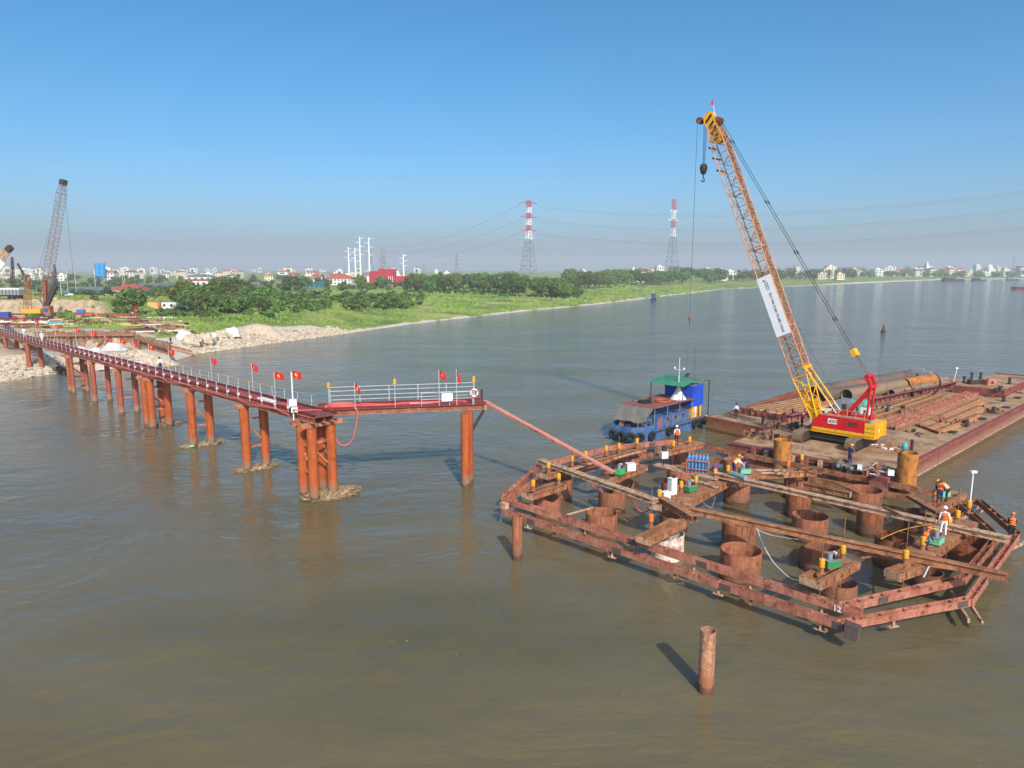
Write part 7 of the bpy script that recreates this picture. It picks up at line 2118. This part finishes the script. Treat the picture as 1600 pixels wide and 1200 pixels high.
# ================================================================ buildings
m_wall = M('white_house_wall', L(214, 212, 206), L(234, 232, 226), scale=0.3, rough=0.8, vary=0.08)
m_cream = M('cream_house_wall', L(216, 202, 172), L(230, 218, 190), scale=0.3, rough=0.8, vary=0.08)
m_rtile = M('red_tile_roof', L(150, 70, 54), L(180, 92, 72), scale=0.5, rough=0.85, vary=0.15)
m_gtile = M('grey_roof', L(92, 96, 106), L(120, 124, 132), scale=0.5, rough=0.8, vary=0.12)
m_rfac = M('red_sheet_wall', L(160, 28, 44), L(180, 40, 54), scale=0.4, rough=0.6)
m_win = M('window_glass', L(44, 56, 66), L(66, 80, 92), scale=0.5, rough=0.2)
m_gshed = M('green_shed', L(44, 106, 104), L(60, 124, 120), scale=0.4, rough=0.6)
def house(p, w_, d_, h, roof, label, wall=m_wall, rmat=m_rtile, a=0.0, storeys=2, cols=3, group=None, rh=None, name='house'):
    t = thing(name, label, 'building', p, group)
    q = lambda x, y, z: V((p.x + x * cos(a) - y * sin(a), p.y + x * sin(a) + y * cos(a), p.z + z))
    MB().box(-w_ / 2, w_ / 2, -d_ / 2, d_ / 2, -1, h, q).build('wall', wall, t)
    rh = rh or w_ * 0.18
    if roof == 'hip':
        e = 0.5; r_ = max(0.0, w_ / 2 - d_ / 2)
        MB().add([q(-w_ / 2 - e, -d_ / 2 - e, h + 0.004), q(w_ / 2 + e, -d_ / 2 - e, h + 0.004), q(w_ / 2 + e, d_ / 2 + e, h + 0.004), q(-w_ / 2 - e, d_ / 2 + e, h + 0.004), q(-r_ - 0.05, 0, h + rh), q(r_ + 0.05, 0, h + rh)],
                 [(0, 1, 5, 4), (1, 2, 5), (2, 3, 4, 5), (3, 0, 4), (3, 2, 1, 0)]).build('roof', rmat, t)
    elif roof == 'gable':
        e = 0.4
        MB().add([q(-w_ / 2 - e, -d_ / 2 - e, h + 0.004), q(w_ / 2 + e, -d_ / 2 - e, h + 0.004), q(w_ / 2 + e, d_ / 2 + e, h + 0.004), q(-w_ / 2 - e, d_ / 2 + e, h + 0.004), q(-w_ / 2 - e, 0, h + rh), q(w_ / 2 + e, 0, h + rh)],
                 [(0, 1, 5, 4), (2, 3, 4, 5), (3, 0, 4), (1, 2, 5), (3, 2, 1, 0)]).build('roof', rmat, t)
    else:
        ro = MB().box(-w_ / 2 - 0.2, w_ / 2 + 0.2, -d_ / 2 - 0.2, d_ / 2 + 0.2, h + 0.004, h + 0.5, q).build('roof', wall, t)
        MB().box(-w_ * 0.2, w_ * 0.15, -d_ * 0.2, d_ * 0.2, h + 0.504, h + 2.4, q).build('stair_head', wall, ro)
    sh = h / storeys
    for f in range(storeys):
        for c in range(cols):
            x = -w_ / 2 + w_ * (c + 0.5) / cols
            wn = MB().box(x - w_ / cols * 0.22, x + w_ / cols * 0.22, -d_ / 2 - 0.06, -d_ / 2 - 0.004, f * sh + sh * 0.3, f * sh + sh * 0.78, q).build('window', m_win, t)
    return t
def ph(px, py, wpx, ty, roof, label, wall=m_wall, rmat=m_rtile, a=0.0, st=2, cols=3, rfrac=0.3, group=None, dep=0.7):
    p = G(px, py); w_ = wpx / FPX * p.length; h = (H(px, ty, p) - p.z)
    hw = h * (1 - rfrac) if roof != 'flat' else h
    house(p, w_, w_ * dep, hw, roof, label, wall, rmat, a, st, cols, group, h * rfrac)
    return p
ph(205, 461, 44, 444, 'hip', 'low cream house with a red hipped roof left of the big tree clump', m_cream, m_rtile, 0.1, 1, 3, 0.5)
ph(152, 460, 66, 448, 'gable', 'long low shed with a grey roof behind the yard', m_wall, m_gtile, 0.05, 1, 6, 0.7)
ph(145, 463, 26, 453, 'hip', 'small grey tent-like roof before the long grey shed', m_gtile, m_gtile, 0.0, 1, 2, 0.9)
ph(315, 446, 34, 428, 'hip', 'white two-storey house with a dark grey hipped roof', m_wall, m_gtile, 0.15, 2, 4, 0.25)
ph(314, 449, 38, 436, 'gable', 'white house with a thin red roof edge in front of the dark-roofed house', m_wall, m_rtile, 0.15, 1, 5, 0.2)
ph(250, 454, 48, 442, 'gable', 'dark grey long shed in front of the far houses', m_gtile, m_gtile, 0.1, 1, 4, 0.4)
ph(534, 445, 38, 428, 'hip', 'white villa with a broad red tiled roof left of the red factory', m_wall, m_rtile, -0.1, 2, 7, 0.42)
ph(495, 441, 17, 427, 'hip', 'small white house with a red roof above the green shed', m_wall, m_rtile, 0.1, 2, 3, 0.4)
ph(490, 450, 34, 440, 'gable', 'teal green shed with a low roof', m_gshed, m_gshed, 0.1, 1, 5, 0.25)
ph(395, 450, 22, 441, 'gable', 'pale green roofed shed between the trees', m_wall, m_gtile, 0.1, 1, 3, 0.5)
ph(348, 440, 14, 431, 'hip', 'small cream house right of the dark-roofed house', m_cream, m_rtile, 0, 2, 2, 0.3)
p = G(615, 447); t = thing('red_factory', 'long dark red factory with a stepped roof beside the tree line', 'building', p)
k_ = p.length / FPX
for x0, x1, hh, dd, nm in ((-37, 0, 12, 16, 'hall'), (0, 35, 8.0, 12, 'low_hall'), (-24, 2, 15.5, 9, 'monitor_roof')):
    MB().box(x0 * k_, x1 * k_ - 0.05, 0 if hh < 13 else 3, dd, -1, hh if hh != 15.5 else 14, lambda x, y, z: V((p.x + x, p.y + y, p.z + z))).build(nm, m_rfac, t)
for k in range(4): MB().box((20 + k * 3.2) * k_, (22 + k * 3.2) * k_, -0.08, -0.004, 0, 4.5, lambda x, y, z: V((p.x + x, p.y + y, p.z + z))).build('door', m_wall, t)
for k in range(3): MB().box((-8 + k * 3.0) * k_, (-7.2 + k * 3.0) * k_, -0.08, -0.004, 0.5, 8, lambda x, y, z: V((p.x + x, p.y + y, p.z + z))).build('wall_strip', m_wall, t)
# blue silo plant
p = PD(159, 449, 760); p.z = 4.8
t = thing('batching_plant', 'bright blue concrete batching tower in the far left town', 'tower', p)
m_silo = M('silo_blue', L(20, 130, 200), L(40, 150, 220), scale=0.3, rough=0.5)
for x in (-4.0, 4.0): MB().tube(p + V((x * 0.6, 0, 6)), p + V((x * 0.6, 0, 19.5)), 3.0, 14).build('silo', m_silo, t, True)
for x in (-4.5, 0, 4.5): MB().tube(p + V((x, 0, 0)), p + V((x, 0, 6.2)), 0.4, 6).build('leg', m_silo, t)
MB().beam(p + V((-14, 0, 1)), p + V((-3, 0, 7)), 2.0, 2.0).build('conveyor', m_silo, t)
# white parked truck
p = G(503, 449); t = thing('white_truck', 'small white truck parked right of the teal shed', 'truck', p)
MB().rbox(p + V((-1.2, 0, 0.9)), 3.4, 2.2, 1.4, 0).build('box', m_white, t); MB().rbox(p + V((1.7, 0, 0.6)), 1.8, 2.1, 1.9, 0).build('cab', m_white, t); MB().rbox(p + V((2.3, -1.08, 1.5)), 0.7, 0.06, 0.7, 0).build('window', m_win, t)
for x in (-2, 1.7):
    for s in (-1, 1): MB().tube(p + V((x, s * 0.8, 0.45)), p + V((x, s * 1.1, 0.45)), 0.45, 12).build('wheel', m_black, t)
# towns
rn = random.Random(40)
for k in range(120):
    px = rn.uniform(-30, 660)
    dist = 760 * (2.4 ** rn.random()) if k < 70 else rn.uniform(1600, 3400)
    q = PD(px, 430, dist); q.z = 4.7
    w_ = rn.uniform(7, 14); st = rn.choice((1, 2, 2, 2, 3)) if dist < 1600 else rn.choice((2, 3, 4, 5))
    h = st * 3.3
    far = dist > 1600
    house(q, w_ * (1.6 if far else 1), 10, h, rn.choice(('hip', 'gable', 'flat', 'flat')), 'far house among the pale roofs of the left town' if not far else 'very far hazy building on the left skyline', rn.choice((m_wall, m_wall, m_cream)), rn.choice((m_rtile, m_rtile, m_gtile)), rn.uniform(-0.5, 0.5), st if not far else 1, 3 if not far else 1,
          'houses of the left town' if not far else 'hazy buildings on the left skyline')
for k in range(46):
    px = rn.uniform(1335, 1605); dist = rn.uniform(1340, 1700)
    q = PD(px, 430, dist); q.z = 4.7
    st = rn.choice((2, 3, 3, 4, 5)); house(q, rn.uniform(10, 18), 11, st * 3.4, rn.choice(('hip', 'gable', 'flat')), 'hazy house of the town on the far right bank', rn.choice((m_wall, m_cream, m_wall)), rn.choice((m_rtile, m_gtile)), rn.uniform(-0.5, 0.5), st, 3, 'houses of the far right town')
for k in range(26):
    px = rn.uniform(880, 1340); dist = rn.uniform(780, 1500)
    q = PD(px, 428, dist); q.z = 4.7
    st = rn.choice((2, 3, 3, 4)); house(q, rn.uniform(9, 16), 10, st * 3.4, rn.choice(('hip', 'flat', 'flat')), 'hazy house showing above the middle tree line', rn.choice((m_wall, m_cream)), rn.choice((m_rtile, m_gtile)), rn.uniform(-0.5, 0.5), st, 3, 'houses above the middle tree line')
def tallh(px, dist, wpx, ty, label, wall=m_wall, roof='flat'):
    q = PD(px, 430, dist); q.z = 4.7; h = H(px, ty, q) - 4.7
    house(q, wpx / FPX * dist, wpx / FPX * dist * 0.8, h, roof, label, wall, m_rtile, 0.2, max(2, int(h / 3.6)), 3)
tallh(1030, 900, 12, 417, 'bright white five-storey house left of the right tall pylon')
tallh(990, 1000, 6, 420, 'small white tower house above the middle tree line')
tallh(682, 900, 6, 423, 'pale tower house left of the near tree line top'); tallh(698, 950, 9, 426, 'pale stepped house above the near tree line')
tallh(1244, 1200, 8, 416, 'white house with a small gable right of the boom', m_wall, 'hip'); tallh(1296, 1250, 14, 416, 'white flat block above the far tree line'); tallh(912, 800, 8, 424, 'white house at the top of the near tree line')
tallh(1370, 1380, 18, 421, 'grey apartment block on the far right bank'); tallh(1525, 1500, 8, 414, 'white block on the far right bank left of the dome'); tallh(1128, 900, 12, 422, 'cream house left of the boom')
q = PD(1447, 430, 1400); q.z = 4.7
t = thing('church', 'far church with a pale pointed spire on the right bank', 'church', q)
MB().rbox(q + V((6, 6, 0)), 16, 22, 12, 0.2).build('nave', m_cream, t); MB().rbox(q, 7, 7, 20, 0.2).build('tower', m_wall, t)
MB().add([q + V((-3.6, -3.6, 20.004)), q + V((3.6, -3.6, 20.004)), q + V((3.6, 3.6, 20.004)), q + V((-3.6, 3.6, 20.004)), q + V((0, 0, 30))], [(0, 1, 4), (1, 2, 4), (2, 3, 4), (3, 0, 4), (3, 2, 1, 0)]).build('spire', M('pale_green_spire', L(170, 196, 190), L(190, 212, 206), scale=0.4), t)
q = PD(1545, 430, 1450); q.z = 4.7
t = thing('domed_hall', 'far white domed building on the right bank', 'building', q)
MB().rbox(q, 14, 14, 15, 0.1).build('hall', m_wall, t); MB().lathe(q + V((0, 0, 15)), [(6, 0), (5.6, 3), (3.6, 6), (0.8, 7.8), (0.2, 11)], 16).build('dome', m_wall, t, True)

# ================================================================ pylons and wires
m_pgal = M('pylon_galvanised', L(126, 130, 136), L(150, 154, 160), scale=0.5, rough=0.6)
m_pred = M('pylon_red', L(176, 60, 70), L(196, 84, 90), scale=0.5, rough=0.6)
m_pwh = M('pylon_white', L(226, 228, 232), L(240, 242, 246), scale=0.5, rough=0.6)
def pylon(px, dist, top_y, label, arms, bw, bands, redtop, arm_len):
    q = PD(px, 440, dist); q.z = 4.5
    ztop = H(px, top_y, q); Ht = ztop - q.z
    t = thing('tall_pylon', label, 'pylon', q)
    def wd(f): return bw + (bw * 0.22 - bw) * min(1, f / 0.62) if f < 0.62 else bw * 0.22
    up = V((0, 0, 1)); sx = V((cos(0.6), sin(0.6), 0)); sy = V((-sin(0.6), cos(0.6), 0))
    for f0, f1, mat in bands:
        n = max(2, int((f1 - f0) * 22))
        lattice(t, q, up, sx, sy, f0 * Ht + 0.02, f1 * Ht, wd(f0), wd(f0), wd(f1), wd(f1), n, 0.42 if f0 < 0.5 else 0.4, 0.2 if f0 < 0.5 else 0.26, mat, 'tower_section', 6)
    for fa, al, mat in arms:
        z = fa * Ht
        for s in (-1, 1):
            b = q + V((0, 0, z)); e = b + sx * s * al
            mb = MB()
            for o in (sy * 1.6, sy * -1.6): mb.tube(b + o, e, 0.25, 5)
            mb.tube(b + V((0, 0, 2.6)), e, 0.25, 5)
            mb.build('cross_arm', mat, t)
            MB().tube(e, e - V((0, 0, 2.6)), 0.22, 5).build('insulator', m_mint, t)
    return t, q, Ht, sx
t1, q1, h1, sx1 = pylon(826, 820, 314, 'left tall red and white river crossing pylon with three pairs of arms', [(0.97, 13, m_pred), (0.8, 12, m_pred), (0.63, 12, m_pred)], 17,
                        [(0, 0.2, m_pgal), (0.2, 0.38, m_pgal), (0.38, 0.53, m_pgal), (0.53, 0.63, m_pwh), (0.63, 0.7, m_pred), (0.7, 0.78, m_pwh), (0.78, 0.85, m_pred), (0.85, 0.92, m_pwh), (0.92, 1.0, m_pred)], True, 12)
t2, q2, h2, sx2 = pylon(1049, 900, 312, 'right tall red and white river crossing pylon with short arms', [(0.86, 6.5, m_pwh), (0.745, 9, m_pwh), (0.6, 6.0, m_pgal)], 15,
                        [(0, 0.18, m_pgal), (0.18, 0.36, m_pgal), (0.36, 0.55, m_pgal), (0.55, 0.65, m_pwh), (0.65, 0.76, m_pred), (0.76, 0.87, m_pwh), (0.87, 1.0, m_pred)], True, 9)
def monopole(px, dist, top, label, arms=5, grp='white monopoles left of the red factory'):
    q = PD(px, 440, dist); q.z = 4.6; z = H(px, top, q)
    t = thing('power_monopole', label, 'power pole', q, grp)
    MB().tube(q, V((q.x, q.y, z)), 1.0, 10, 0.5).build('pole', m_pwh, t, True)
    for k in range(arms):
        zz = z - 1.0 - k * (z - q.z) * 0.085
        s = -1 if k % 2 else 1
        MB().tube(V((q.x, q.y, zz - 0.6)), V((q.x + s * 4.2, q.y, zz)), 0.3, 6, 0.15).build('arm', m_pwh, t)
for px, d, tp, lb in ((546, 700, 386, 'leftmost of the white monopoles'), (556, 700, 387, 'second white monopole from the left'), (564, 640, 370, 'taller white monopole, third from the left'), (578, 640, 371, 'white monopole just left of the red factory'), (631, 660, 397, 'short white monopole at the right end of the red factory')): monopole(px, d, tp, lb)
def small_pylon(px, dist, top, label):
    q = PD(px, 440, dist); q.z = 4.6; Ht = H(px, top, q) - q.z
    t = thing('lattice_pylon', label, 'pylon', q, 'grey lattice pylons in the haze')
    sx, sy = V((1, 0, 0)), V((0, 1, 0))
    lattice(t, q, V((0, 0, 1)), sx, sy, 0, Ht * 0.6, 8, 8, 2.4, 2.4, 6, 0.32, 0.2, m_pgal, 'tower_section', 5)
    lattice(t, q, V((0, 0, 1)), sx, sy, Ht * 0.6 + 0.02, Ht, 2.4, 2.4, 1.0, 1.0, 5, 0.32, 0.2, m_pgal, 'tower_section', 5)
    for f in (0.6, 0.74, 0.88): MB().beam(q + V((-8, 0, f * Ht)), q + V((8, 0, f * Ht)), 0.5, 0.9).build('cross_arm', m_pgal, t)
for px, d, tp, lb in ((581, 900, 390, 'hazy lattice pylon just right of the tall monopoles'), (597, 950, 384, 'left of the close pair of hazy lattice pylons'), (601, 900, 390, 'right of the close pair of hazy lattice pylons'), (663, 1500, 408, 'faintest lattice pylon left of the tree line'), (714, 850, 396, 'lattice pylon rising over the near tree line'), (1581, 2300, 400, 'faint thin mast at the far right skyline')): small_pylon(px, d, tp, lb)
m_wire = flat('aluminium_conductor', L(110, 116, 124), 0.6)
def wire(a, b, sag, label, grp, r=0.16):
    pts = [a.lerp(b, k / 24) - V((0, 0, sag * 4 * (k / 24) * (1 - k / 24))) for k in range(25)]
    solo(MB().path(pts, r, 4), 'power_line', m_wire, label, 'power line', grp)
nm = ['top', 'middle', 'bottom']
for k, (fa, al) in enumerate(((0.97, 13), (0.8, 12), (0.63, 12))):
    e = q1 + V((0, 0, fa * h1 - 2.6)) + sx1 * al
    # across the river to a tower far outside the right edge
    yy = (296, 324, 353)[k]
    far = PD(1650, yy - 4, 560)
    for d, w_ in ((0, 'upper'), (1.6, 'lower')):
        pts_s = (PD(1200, (334, 358, 381)[k], 0.5 * (e.y + far.y)))
        mid = (e + far) / 2
        sag = mid.z - H(1210, (334.5, 358, 381)[k], V((mid.x, mid.y, 0)))
        wire(e - V((0, 0, d)), far - V((0, 0, d * 1.2)), max(6, sag), '%s strand of the %s power line crossing the river to the right' % (w_, nm[k]), 'river crossing conductors', 0.1)
    e2 = q1 + V((0, 0, fa * h1 - 2.6)) - sx1 * al
    wire(e2, PD(600, 385 + 8 * k, 1400), 14, '%s power line sagging left from the left tall pylon' % nm[k], 'conductors to the left', 0.13)
# ================================================================ boats and buoy
def boat(px, py, ln, label, a, hullm, cabm, zc=2.6):
    p = P(px, py, 0); t = thing('cargo_boat', label, 'boat', p)
    q = lambda x, y, z: V((p.x + x * cos(a) - y * sin(a), p.y + x * sin(a) + y * cos(a), z))
    w_ = ln * 0.2
    pts = [(-ln / 2, -w_ / 2), (ln * 0.36, -w_ / 2), (ln / 2, 0), (ln * 0.36, w_ / 2), (-ln / 2, w_ / 2)]
    prism(MB(), [q(x, y, 0) for x, y in pts], -0.6, ln * 0.09, 0.06).build('hull', hullm, t)
    MB().box(-ln * 0.45, ln * 0.02, -w_ * 0.38, w_ * 0.38, ln * 0.09 + 0.004, ln * 0.09 + zc, q).build('cabin', cabm, t)
    MB().box(-ln * 0.47, ln * 0.05, -w_ * 0.43, w_ * 0.43, ln * 0.09 + zc + 0.004, ln * 0.09 + zc + 0.2, q).build('roof', hullm, t)
    for k in range(3): MB().box(-ln * 0.4 + k * ln * 0.13, -ln * 0.32 + k * ln * 0.13, -w_ * 0.385 - 0.05, -w_ * 0.382, ln * 0.09 + zc * 0.4, ln * 0.09 + zc * 0.8, q).build('window', m_win, t)
    MB().tube(q(-ln * 0.1, 0, ln * 0.09 + zc), q(-ln * 0.1, 0, ln * 0.09 + zc + 2.2), 0.08, 6).build('mast', m_white, t)
boat(1021, 469, 13, 'small dark blue boat moored under the far green bank', 1.3, m_navy, m_bdark)
boat(1602, 452, 24, 'dark red barge cut by the right edge of the picture', 2.9, m_girder, m_frame, 3.5)
boat(1490, 439.5, 36, 'dark far barge moored at the river bend', 0.1, m_dark, m_dark, 2)
boat(1530, 438.6, 24, 'second dark far barge right of the bend', 0.0, m_dark, m_dark, 2)
boat(1582, 438.0, 20, 'third dark far barge near the right edge', 0.0, m_dark, m_grey, 3)
p = P(1380, 519, 0)
t = thing('river_buoy', 'small red cone buoy floating alone in the open river', 'buoy', p)
MB().lathe(p - V((0, 0, 0.3)), [(0.5, 0), (0.7, 0.2), (0.7, 0.6), (0.45, 0.85)], 16).build('float', m_dark, t, True)
MB().lathe(p + V((0, 0, 0.554)), [(0.42, 0), (0.3, 0.7), (0.16, 1.5), (0.1, 1.6)], 14).build('cone', m_girder, t, True)
MB().tube(p + V((0, 0, 2.15)), p + V((0, 0, 2.7)), 0.06, 6).build('lamp_post', m_dark, t)
